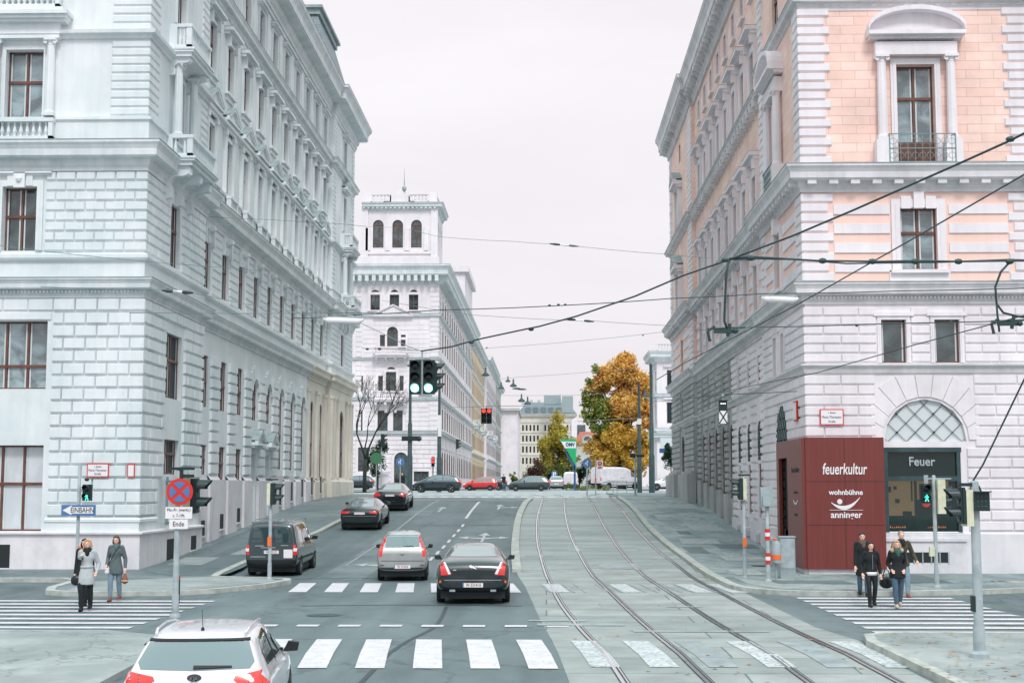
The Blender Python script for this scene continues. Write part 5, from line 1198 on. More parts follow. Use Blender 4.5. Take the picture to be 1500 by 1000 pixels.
ST={
'sedan':(5.12,.95,[(0,.40,.80,.86,.86,.74),(.07,.32,.93,1.03,.91,.74),(.3,.28,.98,1.10,.94,.70),(.75,.27,1.0,1.14,.95,.68),(1.25,.27,1.0,1.29,.95,.61),(1.8,.26,1.0,1.42,.95,.57),(2.4,.26,.99,1.45,.95,.56),(3.0,.26,.98,1.41,.95,.57),(3.5,.26,.97,1.2,.95,.62),(3.85,.26,.94,1.04,.95,.68),(4.5,.27,.84,.92,.93,.7),(4.95,.32,.68,.75,.86,.62),(5.12,.38,.55,.6,.74,.55)]),
'hatch':(3.87,.83,[(0,.42,.78,.84,.76,.68),(.05,.30,.92,1.0,.8,.68),(.17,.28,.95,1.14,.82,.655),(.36,.27,.95,1.36,.83,.60),(.52,.27,.95,1.44,.83,.58),(1.0,.26,.94,1.47,.83,.57),(1.7,.26,.93,1.48,.83,.57),(2.2,.26,.92,1.42,.83,.56),(2.75,.26,.90,1.12,.83,.6),(3.0,.26,.88,.99,.83,.64),(3.45,.28,.79,.87,.81,.62),(3.78,.32,.62,.69,.74,.55),(3.87,.4,.52,.56,.64,.5)]),
'van':(4.4,.9,[(0,.40,.98,1.66,.85,.70),(.06,.30,1.02,1.76,.885,.72),(.22,.28,1.03,1.81,.9,.72),(1.2,.27,1.03,1.82,.9,.72),(2.3,.27,1.02,1.82,.9,.71),(2.9,.27,1.0,1.74,.9,.68),(3.35,.27,1.0,1.42,.9,.66),(3.65,.27,.98,1.14,.9,.7),(4.1,.29,.86,.98,.87,.66),(4.33,.32,.66,.76,.8,.6),(4.4,.4,.54,.6,.7,.5)]),
'bigvan':(5.6,1.02,[(0,.50,1.3,2.36,.98,.90),(.06,.42,1.32,2.46,1.0,.92),(.25,.4,1.34,2.5,1.02,.92),(2,.4,1.34,2.52,1.02,.92),(3.6,.4,1.34,2.5,1.02,.9),(4.2,.4,1.3,2.3,1.02,.86),(4.75,.4,1.28,1.75,1.02,.84),(5.1,.4,1.2,1.36,1.0,.82),(5.5,.42,.9,1.02,.94,.7),(5.6,.5,.75,.82,.84,.6)]),
}
_bodies={}
def car(name,label,kind,size,col,loc,rz=0,rx=0,lvl=2,feats=None,group=None,wheelr=.33,roofcol=None):
    L0,W0,st=ST[kind]; L_,W_,H_=size; H0=max(s[3] for s in st)+.01; sy,sx,sz=L_/L0,W_/2/W0,H_/H0
    t=empty(name,loc,label,'van' if 'van' in kind and kind!='hatch' else 'car',group); t.rotation_euler=(rx,0,rz)
    mb=MB(); rings=[]
    def ring(y,zb,belt,roof,wm,wr,k=1.0):
        h=[(0,zb),(.8*wm,zb),(.95*wm,zb+.09),(wm,zb+.42*(belt-zb)),(.985*wm,belt-.07),(.93*wm,belt),(.93*wm*.42+wr*.58,belt+.55*(roof-belt)),(wr,roof-.05*min(1,(roof-belt)*4)),(.72*wr,roof),(0,roof+.012)]
        pts=h+[(-x,z) for x,z in h[-2:0:-1]]
        cz=(zb+roof)/2
        return [(x*k*sx,y*sy,(cz+(z-cz)*k)*sz) for x,z in pts]
    allr=[ring(*st[0],k=.5),ring(*st[0],k=.93)]+[ring(*s) for s in st]+[ring(*st[-1],k=.93),ring(*st[-1],k=.5)]
    n=len(allr[0]); vs=[p for r_ in allr for p in r_]; fs=[]
    for i in range(len(allr)-1):
        for j in range(n): fs.append((i*n+j,i*n+(j+1)%n,(i+1)*n+(j+1)%n,(i+1)*n+j))
    fs+=[tuple(range(n-1,-1,-1)),tuple(range((len(allr)-1)*n,len(allr)*n))]
    mb.add(vs,fs); o=mb.build('tmp',[col,M['seal']])
    s=o.modifiers.new('s','SUBSURF'); s.levels=s.render_levels=lvl
    wr=wheelr; yr,yf=(.78*sy*(1 if kind!='sedan' else 1.3),L_-(.82 if kind!='sedan' else .95)*sy)
    if kind=='bigvan': yr=1.1
    cm=MB()
    for y in(yr,yf):
        for sd in(-1,1): cm.tube((sd*(W_/2-.26),y,wr),(sd*(W_/2+.3),y,wr),wr+.055,n=22)
    cut=cm.build('cut',[M['seal'],M['seal']]); b=o.modifiers.new('b','BOOLEAN'); b.object=cut; b.operation='DIFFERENCE'; b.solver='FAST'
    for f in cut.data.polygons: f.material_index=1
    me=evalmesh(o); kill(o); kill(cut)
    me.name='body'; me.materials.clear(); me.materials.append(col); me.materials.append(M['seal'])
    me.polygons.foreach_set('use_smooth',[True]*len(me.polygons))
    try: me.set_sharp_from_angle(angle=R(40))
    except Exception: pass
    body=bpy.data.objects.new('body',me); COL.objects.link(body); body.parent=t
    bm=bmesh.new(); bm.from_mesh(me); bvh=BVHTree.FromBMesh(bm); bm.free()
    def patch(nm,poly,ax,mat,off=.008,grid=.07,par=None,mirror=False,sc=True):
        """outline on the rear ('r'), front ('f'), a side ('s+','s-') or the top ('t') laid on the body"""
        if sc: poly=[(p*(sx if ax in'rft' else sy),q*(sy if ax=='t' else sz)) for p,q in poly]
        bb=bmesh.new(); bb.faces.new([bb.verts.new((p,q,0)) for p,q in poly])
        for k in (0,1):
            lo=min(v.co[k] for v in bb.verts); hi=max(v.co[k] for v in bb.verts); c=lo+grid
            while c<hi:
                no=(1,0,0) if k==0 else (0,1,0); bmesh.ops.bisect_plane(bb,geom=bb.verts[:]+bb.edges[:]+bb.faces[:],plane_co=(c if k==0 else 0,c if k else 0,0),plane_no=no); c+=grid
        bmesh.ops.triangulate(bb,faces=bb.faces)
        for v in bb.verts:
            p,q=v.co.x,v.co.y
            if ax=='r': org,d=Vector((p,-2,q)),Vector((0,1,0))
            elif ax=='f': org,d=Vector((p,L_+2,q)),Vector((0,-1,0))
            elif ax=='t': org,d=Vector((p,q,4)),Vector((0,0,-1))
            else:
                sg=1 if ax=='s+' else -1; org,d=Vector((sg*3,p,q)),Vector((-sg,0,0))
            h=bvh.ray_cast(org,d)
            if h[0] is None:
                h=bvh.find_nearest(org+d*(2 if ax in'rf' else 2.4)); 
            co_,no=h[0],h[1]
            if no.dot(d)>0: no=-no
            v.co=co_+no*off
        be=[e for e in bb.edges if e.is_boundary]; r_=bmesh.ops.extrude_edge_only(bb,edges=be)
        for g in r_['geom']:
            if isinstance(g,bmesh.types.BMVert):
                nn=bvh.find_nearest(g.co); g.co=g.co-(nn[1]*(off+.01) if nn[0] else Vector((0,0,0)))
        bmesh.ops.recalc_face_normals(bb,faces=bb.faces)
        m2=bpy.data.meshes.new(nm); bb.to_mesh(m2); bb.free(); m2.materials.append(mat)
        m2.polygons.foreach_set('use_smooth',[True]*len(m2.polygons))
        try: m2.set_sharp_from_angle(angle=R(35))
        except Exception: pass
        ob=bpy.data.objects.new(nm,m2); COL.objects.link(ob); ob.parent=par or t; return ob
    # wheels
    wm=MB(); prof=[(wr-.1,-.1),(wr-.02,-.105),(wr,-.08),(wr,.08),(wr-.02,.105),(wr-.1,.1)]
    wm.lathe((0,0,0),prof,24,axis='x'); tyre=wm.build('wheel',M['tyre'],t,smooth=True,angle=40)
    rm=MB(); rm.lathe((0,0,0),[(wr-.09,-.085),(wr-.1,.085)],20,axis='x',m=1)
    for k in range(5 if lvl>1 else 6):
        a=2*math.pi*k/(5 if lvl>1 else 6)
        for sd in(-1,1): rm.prism([Vector((sd*.088,math.cos(a+e)*rr,math.sin(a+e)*rr)) for rr,e in((.05,-.5),(wr-.09,-.17),(wr-.09,.17),(.05,.5))],(sd*.012,0,0),0)
    rm.lathe((0,0,0),[(.06,-.105),(.06,.105)],10,axis='x'); rm.lathe((0,0,0),[(wr-.085,.09),(wr-.085,.1),(wr-.11,.1),(wr-.11,.09)],20,axis='x'); rm.lathe((0,0,0),[(wr-.085,-.09),(wr-.085,-.1),(wr-.11,-.1),(wr-.11,-.09)],20,axis='x')
    rim=rm.build('rim',[M['alloy'],M['seal']],tyre)
    first=True
    for y in(yr,yf):
        for sd in(-1,1):
            w_=tyre if first else copy_tree(tyre,t); first=False; w_.location=(sd*(W_/2-.115),y,wr)
    # black floor pan, made wide and low to deepen shade beneath the car
    fp=MB(); fp.box((-W_/2*.86,.2,.15),(W_/2*.86,L_-.25,.34)); fp.build('floor_shade_pan',M['seal'],t)
    ctx=dict(t=t,body=body,patch=patch,sx=sx,sy=sy,sz=sz,L=L_,W=W_,H=H_,yr=yr,yf=yf)
    if feats: feats(ctx)
    return t
def mirrors(c,y,z,mat,s=.17,dx=.0):
    for sd in(-1,1):
        mb=MB(); x=sd*(c['W']/2*.93); mb.prism([Vector((x+sd*dx,y,z-.06)),Vector((x+sd*(.03+dx+s),y,z-.05)),Vector((x+sd*(.05+dx+s),y,z+.06)),Vector((x+sd*(.07+dx),y,z+.08))],(0,.14,0))
        mb.box(tuple(min(a,b) for a,b in zip((x,y+.03,z-.05),(x-sd*.1,y+.09,z-.01))),tuple(max(a,b) for a,b in zip((x,y+.03,z-.05),(x-sd*.1,y+.09,z-.01))))
        mb.build('wing_mirror',mat,c['t'])
def plate(c,z,s=None,y=-.012,w=.52,x=0):
    mb=MB(); mb.box((x-w/2,y-.012,z-.058),(x+w/2,y,z+.058)); p=mb.build('number_plate',M['white'],c['t'])
    mb=MB(); mb.box((x-w/2,y-.014,z+.054),(x+w/2,y-.012,z+.058),0); mb.box((x-w/2,y-.014,z-.058),(x+w/2,y-.012,z-.054),0); mb.box((x-w/2,y-.0145,z-.058),(x-w/2+.03,y-.012,z+.058),1); mb.build('plate_border',[M['red'],M['blue']],p)
    if s: text(s,.115,M['text'],p,face_cam(x+.02,y-.014,z-.0),sx=.75)
def sidelines(c,ys,z0=.3,z1=.95):
    for sd in('s+','s-'):
        for y in ys: c['patch']('door_gap',[(y-.008,z0),(y+.008,z0),(y+.008,z1),(y-.008,z1)],sd,M['seal'],off=.003,grid=.3)
def jag(c):
    P=c['patch']
    P('rear_window',[(-.60,1.15),(.60,1.15),(.50,1.385),(-.50,1.385)],'r',M['glassrear'],.006)
    P('windscreen',[(-.62,1.08),(.62,1.08),(.5,1.36),(-.5,1.36)],'f',M['carglass'],.006)
    for s in('s+','s-'):
        P('side_window',[(1.0,1.06),(3.45,1.04),(3.0,1.3),(2.4,1.36),(1.7,1.33),(1.25,1.2)],s,M['carglass'],.006)
    for sg in(-1,1):
        P('tail_light',[(sg*.82,.995),(sg*.73,1.02),(sg*.545,.735),(sg*.80,.725)][::sg],'r',M['taillight'],.012)
        P('reversing_light',[(sg*.745,1.03),(sg*.70,1.03),(sg*.55,.765),(sg*.615,.745)][::sg],'r',M['white'],.018)
        P('reflector',[(sg*.84,.6),(sg*.80,.6),(sg*.80,.54),(sg*.84,.54)][::sg],'r',M['orange'],.01)
        mb=MB(); mb.box((sg*.52-.07,-.02,.335),(sg*.52+.07,.12,.385)); mb.build('exhaust',M['pole'],c['t'])
    P('boot_gap',[(-.78,.645),(.78,.645),(.78,.66),(-.78,.66)],'r',M['seal'],.003)
    P('chrome_strip',[(-.72,.60),(.72,.60),(.72,.615),(-.72,.615)],'r',M['chrome'],.012)
    P('leaping_cat_badge',[(-.09,.945),(-.05,.95),(.02,.925),(.08,.895),(.09,.865),(.05,.88),(-.01,.905),(-.06,.92)],'r',M['chrome'],.012,grid=.05)
    P('type_badge',[(-.5,.86),(-.42,.86),(-.42,.84),(-.5,.84)],'r',M['chrome'],.01,grid=.05)
    P('lower_bumper',[(-.78,.30),(.78,.30),(.74,.42),(-.74,.42)],'r',M['seal'],.006)
    plate(c,.50,'W 33141A',-.02); mirrors(c,3.15,1.04,M['p_black'])
    mb=MB(); mb.prism([Vector((-.2,1.0,1.14)),Vector((.2,1.0,1.14)),Vector((.2,1.12,1.2)),Vector((-.2,1.12,1.2))],(0,0,.01)); kill(mb.build('x',M['white']))
    sidelines(c,[2.1,3.2],.35,1.0)
def punto(c):
    P=c['patch']
    P('rear_window',[(-.56,1.0),(.56,1.0),(.52,1.32),(-.52,1.32)],'r',M['glassrear'],.006); P('windscreen',[(-.58,1.04),(.58,1.04),(.48,1.38),(-.48,1.38)],'f',M['carglass'],.006)
    for s in('s+','s-'): P('side_window',[(.55,1.0),(2.65,.98),(2.2,1.3),(1.7,1.38),(.9,1.37),(.6,1.28)],s,M['carglass'],.006)
    for sg in(-1,1):
        P('tail_light',[(sg*.60,1.36),(sg*.52,1.35),(sg*.60,1.1),(sg*.66,.74),(sg*.74,.72),(sg*.76,.95),(sg*.70,1.15)][::sg],'r',M['taillight'],.012)
        P('reflector',[(sg*.7,.5),(sg*.58,.5),(sg*.58,.47),(sg*.7,.47)][::sg],'r',M['taildark'],.008)
    P('hatch_gap',[(-.7,.6),(.7,.6),(.7,.615),(-.7,.615)],'r',M['seal'],.004); P('hatch_gap',[(-.58,1.345),(.58,1.345),(.58,1.355),(-.58,1.355)],'r',M['seal'],.004)
    P('lower_bumper',[(-.72,.30),(.72,.30),(.72,.40),(-.72,.40)],'r',M['seal'],.005)
    P('hatch_handle',[(-.06,.80),(.06,.80),(.05,.78),(-.05,.78)],'r',M['seal'],.01,grid=.05); P('round_badge',[(.045*math.cos(i*.785),.87+.045*math.sin(i*.785)) for i in range(8)],'r',M['chrome'],.01,grid=.05)
    P('rear_wiper',[(0,1.01),(.36,1.035),(.36,1.045),(0,1.03)],'r',M['seal'],.02)
    plate(c,.46,'W 4143A',-.02); mirrors(c,2.45,1.0,M['seal'],.15)
    sidelines(c,[2.35,1.0],.35,.95)
    mb=MB(); mb.tube((.5,1.9,1.45),(.52,1.55,1.62),.006,n=4); mb.build('aerial',M['seal'],c['t'])
def kia(c):
    P=c['patch']
    P('rear_window',[(-.60,1.05),(0,1.03),(.60,1.05),(.64,1.12),(.55,1.335),(-.55,1.335),(-.64,1.12)],'r',M['glassrear'],.006,grid=.07)
    P('spoiler_shadow',[(-.56,1.34),(.56,1.34),(.55,1.362),(-.55,1.362)],'r',M['seal'],.02); P('windscreen',[(-.58,1.04),(.58,1.04),(.48,1.38),(-.48,1.38)],'f',M['carglass'],.006)
    for s in('s+','s-'):
        P('side_window',[(.62,1.02),(2.7,.99),(2.35,1.2),(2.0,1.33),(1.3,1.37),(.8,1.33),(.6,1.18)],s,M['carglass'],.007,grid=.07)
        P('window_pillar',[(1.45,.99),(1.52,.99),(1.50,1.375),(1.43,1.375)],s,M['seal'],.012)
    for sg in(-1,1):
        P('tail_light',[(sg*.80,1.02),(sg*.72,1.025),(sg*.45,.97),(sg*.43,.93),(sg*.53,.85),(sg*.80,.81)][::sg],'r',M['taillight'],.014,grid=.06)
        P('light_divider',[(sg*.605,1.0),(sg*.595,1.0),(sg*.60,.84),(sg*.61,.84)][::sg],'r',M['taildark'],.02)
        mb=MB(); sx=c['sx']; mb.path([(sg*.5*sx,.55,1.43),(sg*.52*sx,.8,1.475),(sg*.53*sx,1.6,1.49),(sg*.52*sx,2.2,1.46),(sg*.5*sx,2.45,1.41)],.017,6); mb.build('roof_rail',M['p_white'],c['t'])
    P('oval_badge',[(.08*math.cos(i*.4488),0.955+.038*math.sin(i*.4488)) for i in range(14)],'r',M['seal'],.012,grid=.05); text('KIA',.06,M['chrome'],c['t'],face_cam(0,.02,.955),ext=.03)
    P('rear_wiper',[(-.02,1.045),(.4,1.06),(.4,1.075),(-.02,1.08)],'r',M['seal'],.02,grid=.05)
    P('hatch_gap',[(-.72,.58),(.72,.58),(.72,.59),(-.72,.59)],'r',M['seal'],.004); plate(c,.7,'W 512',-.02); mirrors(c,2.75,1.02,M['seal'],.17)
    P('door_handle',[(1.25,.86),(1.43,.86),(1.43,.885),(1.25,.885)],'s+',M['p_white'],.03,grid=.1); P('door_handle',[(2.2,.86),(2.38,.86),(2.38,.885),(2.2,.885)],'s+',M['p_white'],.03,grid=.1)
    mb=MB(); mb.lathe((0,.72,1.45),[(.025,0),(.02,.03),(.006,.05)],8); mb.tube((0,.72,1.5),(.0,.62,1.72),.004,n=4); mb.build('aerial',M['seal'],c['t']); sidelines(c,[1.45,2.5],.35,.98)
def caddy(c):
    P=c['patch']
    P('rear_window',[(-.66,1.14),(.66,1.14),(.58,1.62),(-.58,1.62)],'r',M['carglass'],.008); P('windscreen',[(-.66,1.12),(.66,1.12),(.56,1.68),(-.56,1.68)],'f',M['carglass'],.006)
    for s in('s+','s-'): P('side_window',[(.35,1.1),(3.1,1.08),(2.75,1.5),(2.4,1.64),(.5,1.66),(.38,1.6)],s,M['carglass'],.007); P('window_pillar',[(1.35,1.08),(1.43,1.08),(1.43,1.66),(1.35,1.66)],s,M['p_grey'],.012); P('side_moulding',[(.2,.55),(3.9,.55),(3.9,.62),(.2,.62)],s,M['seal'],.01,grid=.3)
    for sg in(-1,1):
        P('tail_light',[(sg*.86,1.05),(sg*.74,1.05),(sg*.74,.72),(sg*.86,.72)][::sg],'r',M['taillight'],.014); P('reversing_light',[(sg*.85,.94),(sg*.75,.94),(sg*.75,.84),(sg*.85,.84)][::sg],'r',M['white'],.02)
        mb=MB(); mb.path([(sg*.66,.3,1.79),(sg*.68,.5,1.87),(sg*.68,2.6,1.87),(sg*.66,2.8,1.8)],.018,6); mb.build('roof_rail',M['alloy'],c['t'])
    P('third_brake_light',[(-.12,1.70),(.12,1.70),(.12,1.67),(-.12,1.67)],'r',M['taildark'],.012)
    P('rear_bumper',[(-.82,.34),(.82,.34),(.82,.56),(-.82,.56)],'r',M['seal'],.02); plate(c,.82,'W 71512C',-.025)
    P('white_notice',[(.42,.90),(.72,.90),(.72,.62),(.42,.62)],'r',M['white'],.012)
    for (x,z,w) in((-.4,1.02,.3),(-.1,.96,.5),(-.45,.66,.5),(.45,1.03,.25)): P('faint_lettering',[(x-w/2,z-.012),(x+w/2,z-.012),(x+w/2,z+.012),(x-w/2,z+.012)],'r',M['pole'],.01)
    mirrors(c,3.0,1.15,M['seal'],.18); sidelines(c,[1.45,2.6],.35,1.05)
def a7(c):
    P=c['patch']
    P('rear_window',[(-.58,1.12),(.58,1.12),(.48,1.38),(-.48,1.38)],'r',M['glassrear'],.006); P('windscreen',[(-.6,1.08),(.6,1.08),(.5,1.36),(-.5,1.36)],'f',M['carglass'],.006)
    for s in('s+','s-'): P('side_window',[(1.0,1.06),(3.45,1.04),(3.0,1.3),(2.4,1.36),(1.7,1.33),(1.25,1.2)],s,M['carglass'],.006)
    for sg in(-1,1): P('tail_light',[(sg*.84,.93),(sg*.45,.93),(sg*.5,.84),(sg*.84,.82)][::sg],'r',M['taillight'],.014)
    plate(c,.82,None,-.03); mirrors(c,3.15,1.04,M['p_black']); P('boot_gap',[(-.78,.7),(.78,.7),(.78,.712),(-.78,.712)],'r',M['pole'],.003)
def s60(c):
    P=c['patch']
    P('rear_window',[(-.58,1.14),(.58,1.14),(.48,1.38),(-.48,1.38)],'r',M['glassrear'],.006); P('windscreen',[(-.6,1.08),(.6,1.08),(.5,1.36),(-.5,1.36)],'f',M['carglass'],.006)
    for s in('s+','s-'): P('side_window',[(1.0,1.06),(3.45,1.04),(3.0,1.3),(2.4,1.36),(1.7,1.33),(1.25,1.2)],s,M['carglass'],.006)
    for sg in(-1,1): P('tail_light',[(sg*.85,1.0),(sg*.62,.98),(sg*.5,.86),(sg*.84,.78)][::sg],'r',M['taillight'],.014)
    plate(c,.88,None,-.03); mirrors(c,3.15,1.04,M['p_black']); P('chrome_strip',[(-.3,.55),(.3,.55),(.3,.57),(-.3,.57)],'r',M['chrome'],.01)
def sidecar(tail=True):
    def f(c):
        P=c['patch']; P('rear_window',[(-.56,1.02),(.56,1.02),(.5,1.32),(-.5,1.32)],'r',M['glassrear'],.006)
        for s in('s+','s-'):
            P('side_window',[(.55,1.02),(1.35,1.0),(1.35,1.38),(.9,1.37),(.6,1.28)],s,M['glassrear'],.01); P('side_window',[(1.43,1.0),(2.65,.98),(2.2,1.3),(1.8,1.38),(1.43,1.385)],s,M['glassrear'],.01)
        for sg in(-1,1): P('tail_light',[(sg*.8,.98),(sg*.55,.98),(sg*.55,.82),(sg*.8,.82)][::sg],'r',M['taillight'],.014); P('headlight',[(sg*.75,.74),(sg*.45,.74),(sg*.5,.64),(sg*.7,.64)][::-sg],'f',M['white'],.01)
        for s in('s+','s-'): P('tail_light',[(.02,.98),(.2,1.0),(.2,.85),(.02,.82)],s,M['taillight'],.012); P('sill_strip',[(.9,.3),(2.9,.3),(2.9,.37),(.9,.37)],s,M['seal'],.01)
        P('windscreen',[(-.58,1.04),(.58,1.04),(.48,1.38),(-.48,1.38)],'f',M['glassrear'],.006); plate(c,.6,None,-.03); mirrors(c,2.45,1.0,c['body'].data.materials[0],.13)
    return f
def vanback(c):
    P=c['patch']; z=c['H']/c['sz']
    if z>2:
        for sg in(-1,1): P('tail_light',[(sg*.98,1.35),(sg*.86,1.35),(sg*.86,.95),(sg*.98,.95)][::sg],'r',M['taillight'],.014)
        for s in('s+','s-'): P('side_window',[(4.25,1.4),(4.95,1.38),(4.75,1.7),(4.4,2.05),(4.25,2.05)],s,M['carglass'],.01); P('side_moulding',[(.2,.75),(5.2,.75),(5.2,.85),(.2,.85)],s,M['pole'],.01,grid=.4); P('sliding_door_gap',[(2.3,.6),(2.32,.6),(2.32,2.2),(2.3,2.2)],s,M['pole'],.005,grid=.4); P('lettering_band',[(2.6,1.25),(3.3,1.25),(3.3,1.33),(2.6,1.33)],s,M['pole'],.008)
        P('door_gap',[(-.008,.6),(.008,.6),(.008,2.3),(-.008,2.3)],'r',M['pole'],.004); P('rear_bumper',[(-.95,.46),(.95,.46),(.95,.68),(-.95,.68)],'r',M['seal'],.02); P('windscreen',[(-.8,1.42),(.8,1.42),(.75,2.1),(-.75,2.1)],'f',M['carglass'],.01)
    else:
        for sg in(-1,1): P('tail_light',[(sg*.86,1.0),(sg*.78,1.0),(sg*.78,.72),(sg*.86,.72)][::sg],'r',M['taildark'],.014)
        P('door_gap',[(-.008,.5),(.008,.5),(.008,1.7),(-.008,1.7)],'r',M['pole'],.004); P('rear_bumper',[(-.82,.34),(.82,.34),(.82,.5),(-.82,.5)],'r',M['seal'],.02); P('windscreen',[(-.66,1.12),(.66,1.12),(.56,1.68),(-.56,1.68)],'f',M['carglass'],.006)
        for s in('s+','s-'): P('side_window',[(2.4,1.1),(3.1,1.08),(2.85,1.5),(2.4,1.62)],s,M['carglass'],.01)
    plate(c,.62 if z<2 else .8,None,-.03)
def place(px,d): return (gx(px,d),d,gz(d)+.005)
car('parked_car','glossy black saloon braking behind the zebra crossing, red slanted tail lights','sedan',(5.12,1.92,1.50),M['p_black'],place(693,36.6),R(2),0,2,jag,wheelr=.36)
car('parked_car','small silver hatchback with tall red tail lights, left of the black saloon','hatch',(3.87,1.62,1.58),M['p_silver'],place(590,45.5),R(4),0,2,punto,wheelr=.29)
car('parked_car','white estate car with roof rails cut off by the bottom edge','hatch',(4.5,1.80,1.50),M['p_white'],(gx(290,17.2),17.2,-.24),R(6),0,3,kia,wheelr=.32)
car('parked_van','dark grey parked van with white and red tail lights at the left kerb','van',(4.4,1.79,1.84),M['p_grey'],(gx(399,47.8),47.8,gz(47.8)),0,R(.8),2,caddy,wheelr=.31)
car('parked_car','black fastback parked at the left kerb halfway up the slope','sedan',(4.97,1.91,1.42),M['p_black'],place(527,67.4),0,R(3.6),2,a7,wheelr=.36)
car('parked_car','black saloon parked at the left kerb nearest the crest','sedan',(4.63,1.87,1.48),M['p_black'],place(571,78.5),0,R(3.0),2,s60,wheelr=.34)
car('passing_car','dark sport utility car crossing the crest, left of the red car','hatch',(4.63,1.9,1.65),M['p_blue'],(gx(676,130),130,gz(130)),R(90),0,2,sidecar(),wheelr=.37)
car('passing_car','small bright red hatchback crossing the crest','hatch',(3.55,1.6,1.42),M['p_red'],(gx(728.5,146),146,gz(146)),R(90),0,2,sidecar(),wheelr=.27)
car('passing_car','black car mostly hidden behind the small red hatchback','hatch',(4.5,1.75,1.5),M['p_black'],(gx(743,152),152,gz(152)),R(90),0,1,sidecar(),wheelr=.31)
car('passing_car','dark grey hatchback crossing the crest, left of the green triangular sign','hatch',(4.3,1.78,1.52),M['p_grey'],(gx(805.5,142),142,gz(142)),R(90),0,2,sidecar(),wheelr=.31)
car('parked_van','small white panel van seen from behind beside the blue sign post','van',(4.4,1.8,1.95),M['p_white'],(gx(836,158),158,gz(158)+.1),0,0,1,vanback,wheelr=.31)
car('parked_car','silver car seen from behind between the grey hatchback and the small white van','hatch',(4.2,1.75,1.5),M['p_silver'],(gx(815,156),156,gz(156)+.1),0,0,1,sidecar(),wheelr=.3)
car('parked_van','large white high-roofed delivery van under the orange tree','bigvan',(5.6,2.05,2.5),M['p_white'],(gx(873,158),158.5,gz(158)+.1),R(-55),0,2,vanback,wheelr=.36)
car('parked_car','white car half hidden behind the far pier of the pink building','hatch',(4.2,1.75,1.45),M['p_white'],(gx(1012,137),137,gz(137)+.1),R(90),0,2,sidecar(),wheelr=.33)
car('parked_car','dark car behind the bare tree next to the cream stone corner','hatch',(4.0,1.75,1.5),M['p_blue'],(gx(546,150),151,gz(150)+.1),R(90),0,1,sidecar(),wheelr=.31)
# ================================================================= PEOPLE
M['skin']=noisy('skin',rgb(214,168,150),rgb(226,184,166),8,.55)
def cloth(name,c,k=.85): return noisy(name,tuple(x*k for x in c[:3])+(1,),c,7,.85,.3,50)
M['c_lightgrey']=cloth('light_grey_wool',rgb(180,188,190)); M['c_grey']=cloth('grey_wool',rgb(92,106,108)); M['c_black']=cloth('black_cloth',rgb(22,30,34),.7); M['c_navyjeans']=cloth('blue_denim',rgb(74,100,120),.7); M['c_palejeans']=cloth('pale_denim',rgb(124,146,160),.75)
M['c_leather']=simple('black_leather',rgb(18,24,28),.35); M['c_olive']=cloth('olive_brown_jacket',rgb(78,72,56),.75); M['c_scarf']=noisy('patterned_scarf',rgb(60,80,76),rgb(150,80,66),16,.9,c3=rgb(40,80,66)); M['c_teal']=cloth('teal_scarf',rgb(52,96,86)); M['c_fur']=noisy('fur_trim',rgb(150,126,100),rgb(214,196,172),30,.95,.8,90)
M['h_blonde']=noisy('blonde_hair',rgb(160,120,84),rgb(210,178,140),30,.6); M['h_brown']=noisy('brown_hair',rgb(62,44,36),rgb(96,70,56),30,.6); M['h_dark']=noisy('dark_hair',rgb(30,24,24),rgb(50,40,38),30,.6); M['h_grey']=noisy('grey_hair',rgb(110,108,106),rgb(150,146,142),30,.6)
M['b_brown']=simple('brown_shoe',rgb(134,78,62),.6); M['b_beige']=simple('beige_shoe',rgb(196,176,156),.7); M['b_cream']=cloth('cream_cloth',rgb(206,180,150))
def remesh(mb,name,mat,parent,vox=.014,sm=6):
    o=mb.build('tmp',mat); r_=o.modifiers.new('r','REMESH'); r_.mode='VOXEL'; r_.voxel_size=vox; s=o.modifiers.new('s','SMOOTH'); s.iterations=sm; s.factor=.5
    me=evalmesh(o); kill(o); me.name=name; me.polygons.foreach_set('use_smooth',[True]*len(me.polygons)); me.materials.clear(); me.materials.append(mat)
    ob=bpy.data.objects.new(name,me); COL.objects.link(ob); ob.parent=parent; return ob
def mix(a,b,t): return Vector(a)*(1-t)+Vector(b)*t
